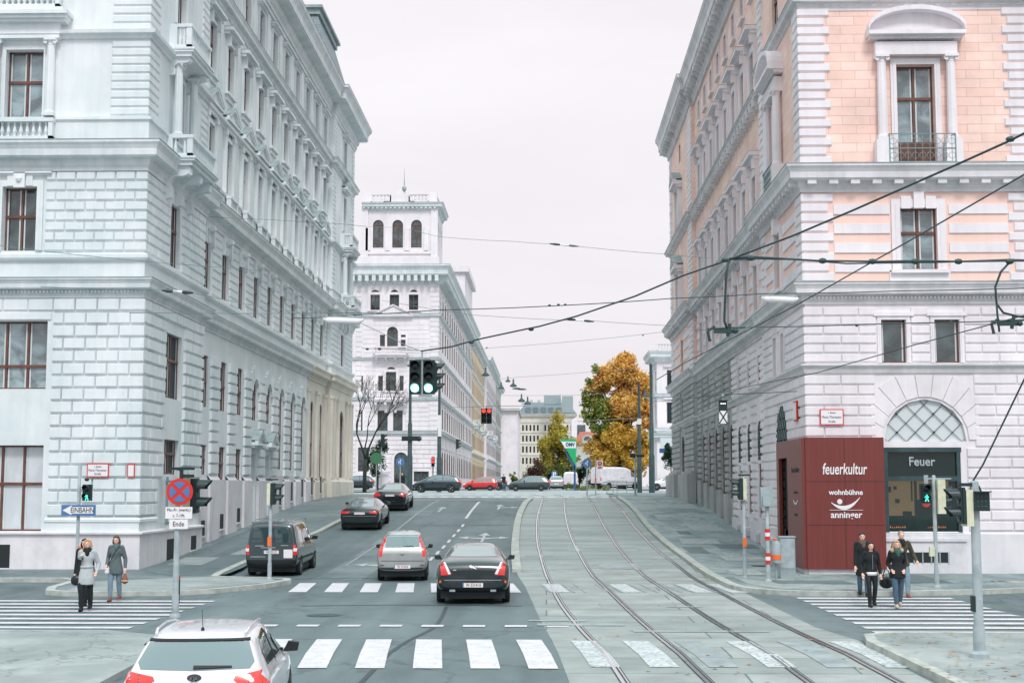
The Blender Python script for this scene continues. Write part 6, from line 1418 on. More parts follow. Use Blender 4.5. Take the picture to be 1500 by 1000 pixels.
def person(label,loc,h,rz=0,stride=.22,lead=1,hands=None,coat=None,hem=.62,coatw=1.0,legs=None,shoes=None,hair=None,hairlen=.0,male=False,scarf=None,lean=0,vox=.014,elbow=(.06,.06),extras=None,headturn=0,fur=False,shirt=None,boots=False):
    t=empty('person',loc,label,'person'); t.rotation_euler=(0,0,rz); S=h/1.70; t.scale=(S,S,S)
    sw=.175 if male else .152; hw=.085
    hip={s:Vector((s*hw,0,.88)) for s in(-1,1)}; ank={};knee={}
    for s in(-1,1):
        f=-stride if s==lead else stride*.8
        ank[s]=Vector((s*.075,f,.09 if s==lead else .13)); k=mix(hip[s],ank[s],.5); knee[s]=k+Vector((s*.01,-.05 if s==lead else -.06,.01))
    sh={s:Vector((s*sw,.0,1.38)) for s in(-1,1)}
    hands=hands or {}
    hd={s:Vector(hands.get(s,(s*(sw+.055),-.08*s*lead*-1,.79))) for s in(-1,1)}; el={}
    for s in(-1,1):
        m_=mix(sh[s],hd[s],.5); L0=(hd[s]-sh[s]).length; bend=math.sqrt(max(0,.29**2-(L0/2)**2)) if L0<.58 else .02
        el[s]=m_+Vector((s*.3,.8,-.3)).normalized()*max(bend,.025)
    def figure(g=0,parts='all'):
        mb=MB()
        if parts in('all',):
            mb.path([(0,.0,.84),(0,0,.98),(0,.0,1.12),(0,-.005,1.26),(0,0,1.36),(0,.01,1.42)],[.1,.1,.085,.095,.085,.055],12)
            for s in(-1,1): mb.sphere((s*.06,.01,1.27),(.06,.06,.08),10); mb.sphere((s*.05,.01,.9),(.07,.08,.08),10)
            mb.path([(0,.01,1.40),(0,-.0,1.50)],[.055,.05],10)
            hc=Vector((0,-.015,1.585)); mb.sphere(hc,(.073,.09,.108),14); mb.sphere(hc+Vector((0,-.03,-.055)),(.052,.06,.06),10)
            mb.sphere(hc+Vector((0,-.1,-.012)),(.013,.022,.022),8); mb.sphere(hc+Vector((0,-.092,-.058)),(.024,.012,.009),8)
            for s in(-1,1): mb.sphere(hc+Vector((s*.074,.005,-.01)),(.01,.02,.03),8)
            for s in(-1,1):
                mb.sphere(sh[s],.05,10); mb.path([sh[s],mix(sh[s],el[s],.5),el[s]],[.045,.04,.034],8); mb.path([el[s],mix(el[s],hd[s],.4),hd[s]],[.034,.032,.026],8); mb.sphere(el[s],.034,8)
                d=(hd[s]-el[s]).normalized(); side=d.cross(Vector((0,1,0))).normalized() if abs(d.y)<.9 else Vector((1,0,0)); side=side*s
                mb.path([hd[s]-d*.01,hd[s]+d*.085],[.03,.036],8)
                for q in range(4):
                    o_=side*(-.026+.0175*q); b0=hd[s]+d*.07+o_; L_=(.068,.08,.075,.058)[q]
                    mb.path([b0,b0+d*L_*.5,b0+d*L_*.9+Vector((0,-.022,0))],[.0095,.009,.007],6)
                th=hd[s]+d*.02-side*.028; mb.path([th,th+d*.03-side*.022,th+d*.058-side*.026],[.012,.011,.008],6)
                mb.path([hip[s],mix(hip[s],knee[s],.5),knee[s]],[.085,.07,.052],10); mb.sphere(knee[s],.052,8); mb.path([knee[s],mix(knee[s],ank[s],.35),ank[s]],[.05,.052,.034],10)
                a=ank[s]; mb.path([a+Vector((0,.03,-.05)),a+Vector((0,-.06,-.055)),a+Vector((0,-.15,-.07))],[.035,.036,.026],8)
        return mb
    body=remesh(figure(),'body',M['skin'],t,max(vox*.75,.009),3)
    # legs
    mb=MB()
    mb.path([(0,0,.82),(0,0,1.0)],[.115,.115],12)
    for s in(-1,1):
        g=.012 if legs!=M['c_leather'] else .006
        mb.path([hip[s],mix(hip[s],knee[s],.5),knee[s]],[.08+g,.076+g,.058+g],10); mb.sphere(knee[s],.06+g,8); mb.path([knee[s],mix(knee[s],ank[s],.4),ank[s]+Vector((0,0,.0))],[.058+g,.058+g,.046+g],10)
    remesh(mb,'trousers',legs,t,vox)
    for s in(-1,1):
        mb=MB(); a=ank[s]; mb.path([a+Vector((0,.045,-.045)),a+Vector((0,-.05,-.045)),a+Vector((0,-.17,-.062))],[.046,.048,.034],10); mb.path([a+Vector((0,.0,-.03)),a+Vector((0,0,.16 if boots else .03))],[.05,.058 if boots else .048],10)
        mb.box((a.x-.035,a.y+.02,a.z-.092),(a.x+.035,a.y+.075,a.z-.05)); remesh(mb,'shoe',shoes,t,vox)
    # coat
    mb=MB(); cw=coatw
    P_=[(0,0,hem),(0,0,(hem+.95)/2),(0,0,.98),(0,0,1.12),(0,-.005,1.26),(0,0,1.36),(0,.01,1.43)]; r_=[.195*cw,.19*cw,.158,.13,.14,.122,.072]
    if hem>.8: P_=P_[:1]+P_[2:]; r_=[.155]+r_[2:]
    mb.path(P_,r_,16)
    for s in(-1,1):
        mb.sphere((s*.08,0,1.27),(.1,.115,.12),10); mb.sphere(sh[s]+Vector((-s*.01,0,0)),.08,10); mb.path([sh[s],mix(sh[s],el[s],.5),el[s]],[.073,.067,.058],10); mb.sphere(el[s],.058,8); mb.path([el[s],mix(el[s],hd[s],.5),hd[s]-(hd[s]-el[s]).normalized()*.005],[.058,.052,.043],10)
        if hem<.8: mb.sphere((s*.06*cw,0,hem+.05),(.13*cw,.15*cw,.08),10)
    c_=remesh(mb,'coat',coat,t,vox)
    # flatten front-back a little
    for v in c_.data.vertices:
        if abs(v.co.x)<.3 and v.co.z<1.4: v.co.y*=.9
    mb=MB(); mb.box((-.006,-.152,hem+.06),(.006,-.12,1.36)); kill(mb.build('x',M['seal']))
    if scarf: mb=MB(); mb.lathe((0,-.005,1.43),[(.085,-.06),(.11,-.02),(.1,.03),(.075,.065)],14); mb.sphere((.02,-.1,1.36),(.06,.04,.1),8); remesh(mb,'scarf',scarf,t,vox)
    if fur:
        mb=MB(); pts=[(.13*math.cos(a),.02+.11*math.sin(a)-.03,1.44+.03*math.sin(a)) for a in [math.pi*(i/12)*1.0-.15 for i in range(-2,16)]]; mb.path(pts,.05,8); remesh(mb,'fur_hood_trim',M['c_fur'],t,vox)
    if shirt: mb=MB(); mb.lathe((0,0,0),[(.13,hem-.05),(.15,hem-.06),(.15,hem+.03),(.12,hem+.03)],18); mb.build('shirt_hem',shirt,t,smooth=True)
    # hair
    mb=MB(); hc=Vector((0,-.015,1.585)); mb.sphere(hc+Vector((0,.022,.03)),(.086,.092,.092),14)
    if not male:
        if hairlen>0:
            for s in(-1,1): mb.path([hc+Vector((s*.07,.01,.03)),hc+Vector((s*.085,.02,-.05)),hc+Vector((s*.08,.03,-.08-hairlen))],[.032,.034,.022],8)
            mb.path([hc+Vector((0,.07,.02)),hc+Vector((0,.08,-.08-hairlen))],[.06,.06],10)
        mb.path([hc+Vector((-.06,-.06,.07)),hc+Vector((0,-.07,.088)),hc+Vector((.06,-.055,.07))],[.02,.022,.02],8)
    remesh(mb,'hair',hair,t,max(.01,vox*.7),2)
    for s in(-1,1): mb=MB(); mb.sphere(hc+Vector((s*.03,-.083,.008)),(.012,.008,.006),8); mb.build('eye',M['seal'],t)
    mb=MB(); mb.sphere(hc+Vector((0,-.103,-.058)),(.02,.006,.006),8); M.setdefault('lips',simple('lips',rgb(176,100,92),.5)); mb.build('mouth',M['lips'],t)
    if extras: extras(t,dict(hd=hd,sh=sh,S=S))
    t['S']=S; del t['S']
    return t
def held(t,name,label,cat,build,mats,p):
    """an object held by a person: top-level, placed in world space"""
    Mx=Matrix.Translation(t.location)@Matrix.Rotation(t.rotation_euler.z,4,'Z')@Matrix.Diagonal((t.scale.x,)*3+(1,))
    mb=MB(); build(mb); o=mb.build(name,mats,smooth=True,angle=40); w=Mx@Vector(p); 
    for v in o.data.vertices: v.co=v.co*t.scale.x
    o.location=w; o.rotation_euler=(0,0,t.rotation_euler.z); return tag(o,label,cat)
def at_g(px,d): return (gx(px,d),d,gz(d)+.013)
# left pair and the third figure behind them
p=person('blonde woman in a light grey belted coat on the left crossing',at_g(131,34.6),1.72,R(4),.14,-1,{-1:(-.08,-.2,1.3),1:(.24,-.06,.92)},M['c_lightgrey'],.62,1.05,M['c_black'],M['c_black'],M['h_blonde'],.04,scarf=M['c_scarf'] and M['c_black'],boots=True)
mb=MB(); mb.lathe((0,0,1.04),[(.155,-.025),(.163,0),(.155,.025)],18); mb.build('belt',M['c_lightgrey'],p,smooth=True)
held(p,'shoulder_bag','black shoulder bag on the hip of the woman in the light coat','bag',lambda mb:(mb.sphere((0,0,0),(.13,.06,.13),12),mb.path([(.0,0,.1),(.09,-.03,.35),(.17,-.1,.55)],.012,5)),M['c_leather'],(-.24,-.04,.72))
p=person('grey-coated woman in jeans carrying a small bag in her hand on the left crossing',at_g(173,37.6),1.70,R(-3),.16,-1,{-1:(-.22,-.1,.92),1:(.26,-.03,.84)},M['c_grey'],.70,1.0,M['c_palejeans'],M['b_brown'],M['h_brown'],.06,scarf=M['c_grey'])
held(p,'hand_bag','brown and cream string bag hanging from the hand of the woman in the grey coat','bag',lambda mb:(mb.lathe((0,0,-.16),[(.02,-.12),(.08,-.08),(.095,-.02),(.06,.06),(.02,.16)],12,m=0),mb.lathe((0,0,-.19),[(.096,-.02),(.098,.02)],12,m=1)),[M['b_brown'],M['b_cream']],(.27,-.05,.72))
held(p,'camera_pouch','small white camera pouch on a black strap across the grey coat','camera pouch',lambda mb:(mb.box((-.05,-.04,-.07),(.05,.04,.07),0),mb.path([(.0,0,.07),(.12,-.05,.3),(.25,-.09,.5),(.33,-.02,.62)],.012,5,m=1)),[M['white'],M['c_black']],(-.17,-.16,.80))
person('figure in a dark jacket mostly hidden behind the woman in the light coat',at_g(127,36.0),1.68,0,.1,1,None,M['c_black'],.74,1,M['c_black'],M['c_black'],M['h_dark'],.05)
# right group of four
p=person('smiling person in long black coat and patterned scarf at the back left of the group',at_g(1261,39.6),1.74,R(-4),.12,1,None,M['c_black'],.55,1.0,M['c_navyjeans'],M['c_black'],M['h_dark'],.0,scarf=M['c_scarf'])
p=person('woman in short black jacket and shiny leggings at the front left of the group',at_g(1273,36.1),1.62,R(3),.08,-1,{-1:(-.24,-.04,.86),1:(.24,-.02,.84)},M['c_black'],.88,1,M['c_leather'],M['c_black'],M['h_dark'],.1,shirt=M['white'],boots=True)
mb=MB(); mb.box((-.004,-.16,.98),(.004,-.145,1.36)); mb.build('zip',M['chrome'],p)
p=person('man with grey hair in an olive brown jacket at the back right of the group',at_g(1318,39.4),1.78,R(4),.2,1,{-1:(-.28,-.06,.86),1:(.36,-.12,.92)},M['c_olive'],.80,1.05,M['c_palejeans'],M['b_brown'],M['h_grey'],0,male=True,scarf=M['c_black'])
p=person('woman in black parka with fur-trimmed hood at the front right of the group',at_g(1311,36.0),1.66,R(-3),.2,-1,{-1:(-.15,-.09,.94),1:(.15,-.09,.94)},M['c_black'],.74,1.08,M['c_navyjeans'],M['b_beige'],M['h_blonde'],.04,scarf=M['c_teal'],fur=True)
mb=MB(); mb.sphere((0,0,-.2),(.19,.09,.15),14); mb.path([(-.1,0,-.08),(-.04,0,.12),(.04,0,.12),(.1,0,-.08)],.012,5); o=tag(mb.build('carried_bag',M['c_leather'],smooth=True),'large black bag carried between the two women at the front of the group','bag')
o.location=(gx(1295,36.6),36.6,.78)
# distant pedestrians
person('tiny distant figure in black standing beside the dark green signal mast',at_g(589,121),1.75,0,.05,1,None,M['c_black'],.7,1,M['c_black'],M['c_black'],M['h_dark'],0,vox=.03)
person('tiny distant figure in dark jacket and blue jeans beside the crossing cars',at_g(738,140),1.7,R(40),.1,1,None,M['c_black'],.8,1,M['c_navyjeans'],M['c_black'],M['h_dark'],0,vox=.03,male=True)
# ================================================================= STREET FURNITURE
M['core_lit']=simple('lamp_core_white',rgb(225,255,252),.3,emit=rgb(225,255,252),es=3); M['g_lit']=simple('lit_green_lens',rgb(160,255,240),.3,emit=rgb(120,255,235),es=3.0); M['g_lit2']=simple('lit_green_figure',rgb(120,240,220),.3,emit=rgb(60,235,200),es=1.4); M['r_lit']=simple('lit_red_lens',rgb(255,80,70),.3,emit=rgb(255,60,50),es=2.0); M['w_lit']=simple('lit_white_dot',rgb(240,240,240),.3,emit=(1,1,1,1),es=1)
M['omvgreen']=simple('petrol_green_panel',rgb(20,168,108),.4); M['postblue']=simple('blue_post',rgb(48,84,130),.4); M['signgreen']=simple('green_disc',rgb(70,128,92),.6); M['postred']=simple('faded_red',rgb(190,60,54),.5)
def head(parent,loc,lamps,s,rz,name='signal_head',back=None,body='sigblack',lit=None,visor=True,dep=None):
    """lamps: number; lit: {index:material}; faces local -Y"""
    n=lamps; Mx=Matrix.Translation(loc)@Matrix.Rotation(rz,4,'Z')
    def fin(mb,nm,mat,par):
        o=mb.build(nm,mat,par,smooth=False); o.data.transform(Mx); return o
    mb=MB(); H=n*s*1.12; D_=s*(.75 if dep is None else dep); mb.box((-s*.58,-.02,-H/2),(s*.58,D_,H/2)); mb.box((-s*.5,-.05,-H/2+.02),(s*.5,-.02,H/2-.02))
    h=fin(mb,name,M[body],parent)
    if back: mb=MB(); mb.box((-s*.62,D_,-H/2-.03),(s*.62,D_+s*.05,H/2+.03)); mb.box((-s*.56,D_+s*.05,-H/2),(s*.56,D_+s*.35,H/2)); fin(mb,'backplate',M[back],h)
    for i in range(n):
        z=H/2-s*1.12*(i+.5); mt=(lit or {}).get(i,M['blacklens'])
        mb=MB(); mb.lathe((0,-.06,z),[(s*.42,.02),(s*.42,0),(s*.25,-.02),(s*.02,-.03)],16,axis='y'); le=fin(mb,'lens',mt,h)
        if mt is M['g_lit']: mb=MB(); mb.lathe((0,-.095,z),[(s*.33,.0),(s*.3,-.006)],20,axis='y'); o_=mb.build('lamp_core',M['core_lit'],le); o_.data.transform(Mx)
        if visor:
            mb=MB(); k=12; a0=-.25; vs=[];L_=s*.95
            for j in range(k+1):
                t=a0+(math.pi-2*a0)*j/k
                for (r_,y) in ((s*.45,-.04),(s*.43,-.04-L_*(.55+.45*math.sin(max(0,min(math.pi,t))))),(s*.47,-.04-L_*(.55+.45*math.sin(max(0,min(math.pi,t))))),(s*.49,-.04)): vs.append((r_*math.cos(t),y,z+r_*math.sin(t)))
            fs=[]
            for j in range(k):
                for q in range(4): fs.append((j*4+q,j*4+(q+1)%4,(j+1)*4+(q+1)%4,(j+1)*4+q))
            mb.add(vs,fs); fin(mb,'visor',M[body],h)
    return h
def walker(parent,x,y,z,s,mat):
    mb=MB(); Y_=y
    mb.lathe((x,Y_,z+s*.38),[(s*.1,-.004),(s*.1,.004)],10,axis='y')
    for poly in ([(-.1,.26),(.12,.26),(.1,-.05),(-.08,-.05)],[(-.08,0),(.02,-.02),(-.12,-.45),(-.24,-.42)],[(0,0),(.1,-.02),(.26,-.42),(.14,-.46)],[(-.1,.26),(-.04,.2),(-.24,-.02),(-.29,.03)],[(.1,.26),(.04,.2),(.22,.0),(.28,.05)]):
        mb.prism([Vector((x+a*s,Y_,z+b*s)) for a,b in poly],(0,-.006,0))
    return mb.build('walking_figure',mat,parent)
def pole(name,label,cat,px,d,ztop,r=.055,mat='pole',group=None,base=True,zb=None):
    z0=gz(d)+.1 if zb is None else zb
    t=empty(name,(0,0,0),label,cat,group); x=gx(px,d); mb=MB(); mb.lathe((x,d,0),[(r*1.25,z0),(r*1.2,z0+.5),(r,z0+.55),(r*.92,ztop),(r*.5,ztop+.03)],12); 
    if base: mb.lathe((x,d,0),[(r*1.9,z0-.1),(r*1.9,z0+.05),(r*1.3,z0+.1)],12)
    mb.build('pole',M[mat],t,smooth=True,angle=40); return t,x
# 1 pedestrian light + one-way sign, left corner
t,x=pole('traffic_light','thin pole with green walking figure light and blue arrow sign, left corner','traffic light',116,39.6,at(116,682,39.6).z,.05)
z=at(129,721,39.6).z; h=head(t,(gx(129,39.5),39.4,z),2,.2,0,lit={}); walker(h,gx(129,39.4),39.31,z-.12,.2,M['g_lit2'])
mb=MB(); mb.tube((x,39.6,z+.15),(gx(129,39.5),39.55,z+.15),.015); mb.tube((x,39.6,z-.15),(gx(129,39.5),39.55,z-.15),.015); mb.build('bracket',M['pole'],t)
mb=MB(); mb.sphere((gx(127,39.5),39.5,z+.36),(.07,.06,.05),10); mb.build('detector',M['sigblack'],t)
mb=MB(); mb.box((x+.06,39.5,gz(39)+1.0),(x+.16,39.62,gz(39)+1.35)); mb.build('push_button_box',M['orange'],t)
x0,x1,z0,z1=gx(90,39.4),gx(140,39.4),at(90,755,39.4).z,at(90,739,39.4).z
mb=MB(); mb.box((x0,39.45,z0),(x1,39.48,z1)); s=mb.build('one_way_sign',M['blue'],t); w_=x1-x0; hh=z1-z0; zc=(z0+z1)/2
mb=MB(); mb.box((x0+w_*.3,39.44,zc-hh*.3),(x1-w_*.06,39.45,zc+hh*.3)); mb.prism([Vector((x0+w_*.04,39.44,zc)),Vector((x0+w_*.3,39.44,zc-hh*.44)),Vector((x0+w_*.3,39.44,zc+hh*.44))],(0,.01,0)); mb.build('white_arrow',M['white'],s)
text('EINBAHN',.2,M['text'],s,face_cam(x0+w_*.62,39.435,zc),sx=.78)
# 2 no stopping sign pole with signal behind
d=33; t,x=pole('sign_post','grey post with round blue and red no-stopping sign above two white plates','sign',261,d,at(261,690,d).z,.07,zb=0)
zc=at(265,720,d).z; xc=gx(265,d)
mb=MB(); mb.lathe((xc,d-.1,zc),[(.31,-.008),(.31,.008)],40,axis='y'); s=mb.build('round_sign',M['red'],t)
mb=MB()
for k in range(4):
    c=k*math.pi/2; pts=[]
    for i in range(9): a=c-.62+1.24*i/8; pts.append(Vector((xc+.235*math.cos(a),d-.112,zc+.235*math.sin(a))))
    pts.append(Vector((xc+.06*math.cos(c),d-.112,zc+.06*math.sin(c)))); mb.prism(pts,(0,-.006,0))
mb.build('blue_fields',M['blue'],s)
def plt(pxa,pxb,pya,pyb,lines):
    xa,xb=gx(pxa,d),gx(pxb,d); za,zb_=at(264,pyb,d).z,at(264,pya,d).z; mb=MB(); mb.box((xa,d-.11,za),(xb,d-.09,zb_)); p_=mb.build('plate',M['white'],t)
    for i,(s_,sz) in enumerate(lines): text(s_,sz,M['text'],p_,face_cam((xa+xb)/2,d-.114,zb_-(zb_-za)*(i+.5)/len(lines)),sx=.85)
plt(245,284,742,759,[('Mo.-Fr. (werkt.)',.1),('v. 7-19h',.1)]); plt(251,278,760,774,[('Ende',.16)])
mb=MB(); mb.box((xc-.28,d-.06,at(264,688,d).z),(xc+.3,d+.06,at(264,684,d).z)); mb.box((xc-.04,d-.05,zc+.3),(xc+.04,d+.05,at(264,688,d).z)); mb.build('top_bracket',M['sigblack'],t)
z=at(285,726,d).z; head(t,(gx(276,d)+.08,d+.42,z),2,.36,R(90),body='sigblack',back='sigcream',dep=.25); mb=MB(); mb.box((xc,d-.02,z+.42),(xc+.3,d+.04,z+.5)); mb.build('bracket',M['sigblack'],t)
mb=MB(); mb.tube((gx(265,36.9)+.0,36.9,0),(gx(265,36.9),36.9,.7),.04,n=8); mb.tube((gx(265,36.9),36.9,.62),(gx(265,36.9),36.9,.7),.044,n=8,m=1); tag(mb.build('bollard',[M['sigblack'],M['red']]),'short black bollard behind the no-stopping sign post','bollard')
# 3 signal pole in front of the grey van
d=44.6; t,x=pole('traffic_light','slim pole with side-facing signal and orange push button in front of the grey van','traffic light',397,d,at(398,705,d).z,.055)
z=at(400,723,d).z; head(t,(gx(397,d)+.1,d,z),2,.3,R(90),back='sigcream',dep=.3); mb=MB(); mb.box((x-.16,d-.05,z+.42),(x+.22,d+.05,z+.47)); mb.build('detector',M['sigblack'],t); mb=MB(); mb.box((x-.06,d-.12,at(397,799,d).z),(x+.05,d-.04,at(397,786,d).z)); mb.build('push_button_box',M['orange'],t)
# 4 hanging green signals
t=empty('hanging_traffic_light',(0,0,0),'pair of lit green three-lamp signals hanging from the thick black cable','traffic light'); d=38.; zc=at(617,552,d).z
for px in(607,627): head(t,(gx(px,d),d,zc),3,.27,0,lit={2:M['g_lit']})
head(t,(gx(636,d),d+.15,zc),3,.24,R(90)); 
mb=MB(); mb.box((gx(615.5,d)-.035,d+.02,zc-.5),(gx(615.5,d)+.035,d+.1,zc+.55)); mb.box((gx(606,d),d,zc+.47),(gx(630,d),d+.1,zc+.5)); mb.tube((gx(617,d),d+.05,zc+.5),(gx(617,d),d+.05,at(617,514,d).z),.02); mb.box((gx(612,d),d,zc-.52),(gx(632,d),d+.1,zc-.48)); mb.sphere((gx(597,d),d+.05,zc+.33),(.06,.1,.05),8); mb.build('hanger',M['pole'],t)
# 5 red hanging
t=empty('hanging_traffic_light',(0,0,0),'distant pair of lit red signals hanging over the left lane','traffic light'); d=95.; zc=at(712,609,d).z
for px in(708.3,716.3): head(t,(gx(px,d),d,zc),3,.3,0,lit={0:M['r_lit']})
mb=MB(); mb.tube((gx(712,d),d+.1,zc+.3),(gx(712,d),d+.1,at(712,596,d).z),.03); mb.build('hanger',M['mast'],t)
# 6 masts
for (px,d,py,r_,lb) in ((600,124,560,.23,'dark green steel mast behind the hanging green signals'),(643,134,548,.22,'dark green steel mast behind the dark sport utility car'),(937,126,560,.2,'left of the two dark green masts before the orange tree'),(955,124,533,.24,'right of the two dark green masts, the taller one')):
    t=empty('tram_mast',(0,0,0),lb,'mast'); x=gx(px,d); z1=at(px,py,d).z; mb=MB(); zb=gz(d); mb.lathe((x,d,0),[(r_*1.1,zb),(r_*1.05,zb+3.2),(r_*.85,zb+3.3),(r_*.8,zb+6),(r_*.6,zb+6.1),(r_*.5,z1)],10); mb.build('mast',M['mast'],t,smooth=True,angle=40)
    if px==937: mb=MB(); mb.box((x-.18,d-.2,zb+6.0),(x+.2,d-.14,zb+6.5)); mb.build('notice',M['white'],t)
    if px==600: mb=MB(); mb.box((x-.7,d-.3,zb+4.5),(x+.7,d-.1,zb+4.9)); mb.sphere((x+.8,d-.1,zb+4.7),.25,8); mb.build('signal_arm',M['sigblack'],t)
    if px==643: mb=MB(); mb.box((x-.12,d-.25,zb+5.2),(x+.22,d-.2,zb+7.2)); mb.build('notice',M['white'],t)
# 7 right: signal pole by shop, side facing
d=45.5; t,x=pole('traffic_light','slim pole with cream-backed signal beside the shop portal','traffic light',1089,d,at(1089,698,d).z,.055)
z=at(1086,716,d).z; head(t,(gx(1089,d)-.12,d,z),2,.3,R(-90),back='sigcream',dep=.3); mb=MB(); mb.box((x-.16,d-.05,z+.42),(x+.2,d+.05,z+.47)); mb.build('detector',M['sigblack'],t); mb=MB(); mb.box((x-.05,d-.12,at(1090,800,d).z),(x+.06,d-.04,at(1090,787,d).z)); mb.build('push_button_box',M['orange'],t)
# 8 ticket box post
d=44.; t,x=pole('box_post','post with grey terminal boxes and red and white bands','post',1123,d,at(1123,715,d).z,.06)
mb=MB(); mb.box((x-.2,d-.12,at(1123,742,d).z),(x+.17,d+.12,at(1123,713,d).z)); mb.build('terminal_box',M['leadtop'],t); mb=MB(); mb.box((x-.15,d-.2,at(1123,741,d).z),(x+.08,d-.1,at(1123,727,d).z)); mb.build('timetable_box',M['pole'],t)
for py in(777,812):
    mb=MB(); 
    for k in range(3): mb.lathe((x,d,at(1123,py,d).z-.055*2*k),[(.079,-.055),(.079,.055)],12,m=k%2)
    mb.build('warning_band',[M['red'],M['white']],t)
# 9 litter bin
d=44.2; x=gx(1135,d); t=empty('litter_bin',(0,0,0),'grey litter bin with orange band hanging beside the banded post','litter bin'); z0=at(1135,825,d).z; z1=at(1135,792,d).z
mb=MB(); mb.lathe((x,d,0),[(.1,z0),(.14,z0+.02),(.15,z0+.3),(.15,z1-.08),(.1,z1)],16); mb.build('bin_body',M['pole'],t,smooth=True,angle=50); mb=MB(); mb.lathe((x,d,0),[(.154,z0+.13),(.156,z0+.27)],16); mb.build('orange_band',M['orange'],t); mb=MB(); mb.sphere((x-.03,d,z1+.06),.05,8); mb.build('ashtray_knob',M['orange'],t)
mb=MB(); mb.tube((x,d+.1,gz(d)+.1),(x,d+.1,z1-.1),.03); mb.build('stand',M['pole'],t)
# 10 cabinet
d=45.2; x0,x1=gx(1141,d),gx(1163,d); t=empty('switch_cabinet',(0,0,0),'grey metal switch cabinet against the red portal','cabinet'); mb=MB(); mb.box((x0,d,.12),(x1,d+.45,at(1150,787,d).z)); mb.box((x0-.03,d-.03,at(1150,787,d).z),(x1+.03,d+.48,at(1150,787,d).z+.04)); mb.build('cabinet_body',M['leadtop'],t); mb=MB(); mb.box((x0+.03,d-.015,.45),(x1-.03,d,at(1150,787,d).z-.03)); mb.build('cabinet_door',M['pole'],t)
# 11 right pedestrian light
d=41.5; t,x=pole('traffic_light','pole with green walking figure light in front of the shop window','traffic light',1368,d,at(1368,697,d).z,.06)
z=at(1355,722,d).z; xc=gx(1354.5,d); h=head(t,(xc,d-.1,z),2,.24,0); walker(h,xc,d-.2,z-.13,.24,M['g_lit2'])
mb=MB(); mb.prism([Vector((xc-.12,d-.14,z-.29)),Vector((xc+.12,d-.14,z-.29)),Vector((xc+.08,d-.14,z-.37)),Vector((xc,d-.14,z-.4)),Vector((xc-.08,d-.14,z-.37))],(0,.05,0)); mb.build('acoustic_box',M['postred'],t)
mb=MB(); mb.tube((xc,d,at(1355,701,d).z),(x+.5,d,at(1355,701,d).z),.02); mb.box((xc-.02,d-.02,z+.27),(xc+.1,d,z+.52)); mb.build('bracket',M['pole'],t)
head(t,(gx(1379,d)+.0,d,at(1380,727,d).z),2,.28,R(90),back=None,dep=.2); mb=MB(); mb.box((gx(1377,d)-.12,d-.2,at(1380,752,d).z),(gx(1377,d)+.1,d+.2,at(1380,702,d).z)); mb.build('backplate',M['sigcream'],t)
mb=MB(); mb.box((x-.2,d-.12,at(1362,814,d).z),(x-.06,d,at(1362,800,d).z)); mb.build('push_button_box',M['sigcream'],t)
# 12 big foreground signal
d=25.; t,x=pole('traffic_light','thick grey pole with black signal box and large side visors at the right edge','traffic light',1427,d,at(1427,706,d).z,.085,zb=.1)
z=at(1410,740,d).z; head(t,(gx(1408,d)+.0,d,z),2,.28,R(-90),dep=.08); mb=MB(); mb.box((gx(1411,d),d-.17,at(1400,770,d).z),(gx(1421,d),d+.2,at(1400,717,d).z)); mb.build('backplate',M['sigcream'],t)
mb=MB(); xa,xb=gx(1421,d),gx(1444,d); za,zb_=at(1430,748,d).z,at(1430,719,d).z; mb.box((xa,d-.2,za),(xb,d+.1,zb_)); h=mb.build('matrix_signal',M['sigblack'],t)
mb=MB(); mb.box((xa+.02,d-.32,zb_-.02),(xb-.0,d-.2,zb_)); mb.build('visor',M['sigblack'],h); mb=MB()
for i in range(3):
    for j in range(3): mb.lathe((xa+.07+.065*i,d-.205,za+.08+.09*j),[(.02,-.003),(.02,.003)],8,axis='y')
mb.build('matrix_lamps',M['mast'],h)
mb=MB(); mb.box((gx(1403,d),d-.06,at(1420,712,d).z),(gx(1428,d),d+.06,at(1420,707,d).z)); mb.tube((gx(1412,d),d,at(1420,709,d).z),(gx(1434,d),d,at(1420,712,d).z),.02); mb.build('detector',M['sigblack'],t)
mb=MB(); mb.box((x-.12,d-.06,at(1421,895,d).z),(x-.05,d+.04,at(1421,872,d).z)); mb.build('push_button_box',M['sigblack'],t)
# 13 tram signal hanging with cross plate
t=empty('tram_signal',(0,0,0),'hanging black tram signal with white dots above a white plate with a black cross','tram signal'); d=48.; x0,x1=gx(1055,d),gx(1067,d); za,zm,zb_=at(1061,620,d).z,at(1061,601,d).z,at(1061,586,d).z
mb=MB(); mb.box((x0,d,zm),(x1,d+.15,zb_)); mb.box((x0-.02,d-.12,zb_-.02),(x1+.02,d,zb_)); mb.build('signal_box',M['sigblack'],t)
for k in(-1,0,1): mb=MB(); mb.lathe(((x0+x1)/2+.065*k,d-.01,(zm+zb_)/2+.06),[(.025,-.005),(.025,.005)],10,axis='y'); mb.build('white_dot',M['w_lit'],t)
mb=MB(); mb.box((x0,d,za),(x1,d+.02,zm-.01)); p_=mb.build('cross_plate',M['white'],t); mb=MB()
for a,b in(((x0,za),(x1,zm-.01)),((x0,zm-.01),(x1,za))):
    v=Vector((b[0]-a[0],0,b[1]-a[1])); q=Vector((-v.z,0,v.x)).normalized()*.02; A=Vector((a[0],d-.006,a[1]));B_=Vector((b[0],d-.006,b[1])); mb.prism([A-q,B_-q,B_+q,A+q],(0,.004,0))
mb.build('black_cross',M['seal'],p_); mb=MB(); mb.tube(((x0+x1)/2,d+.05,zb_),((x0+x1)/2,d+.05,at(1061,577,d).z),.015); mb.sphere(((x0+x1)/2,d+.05,at(1061,579,d).z),.06,8,m=0); mb.build('hanger',M['pole'],t)
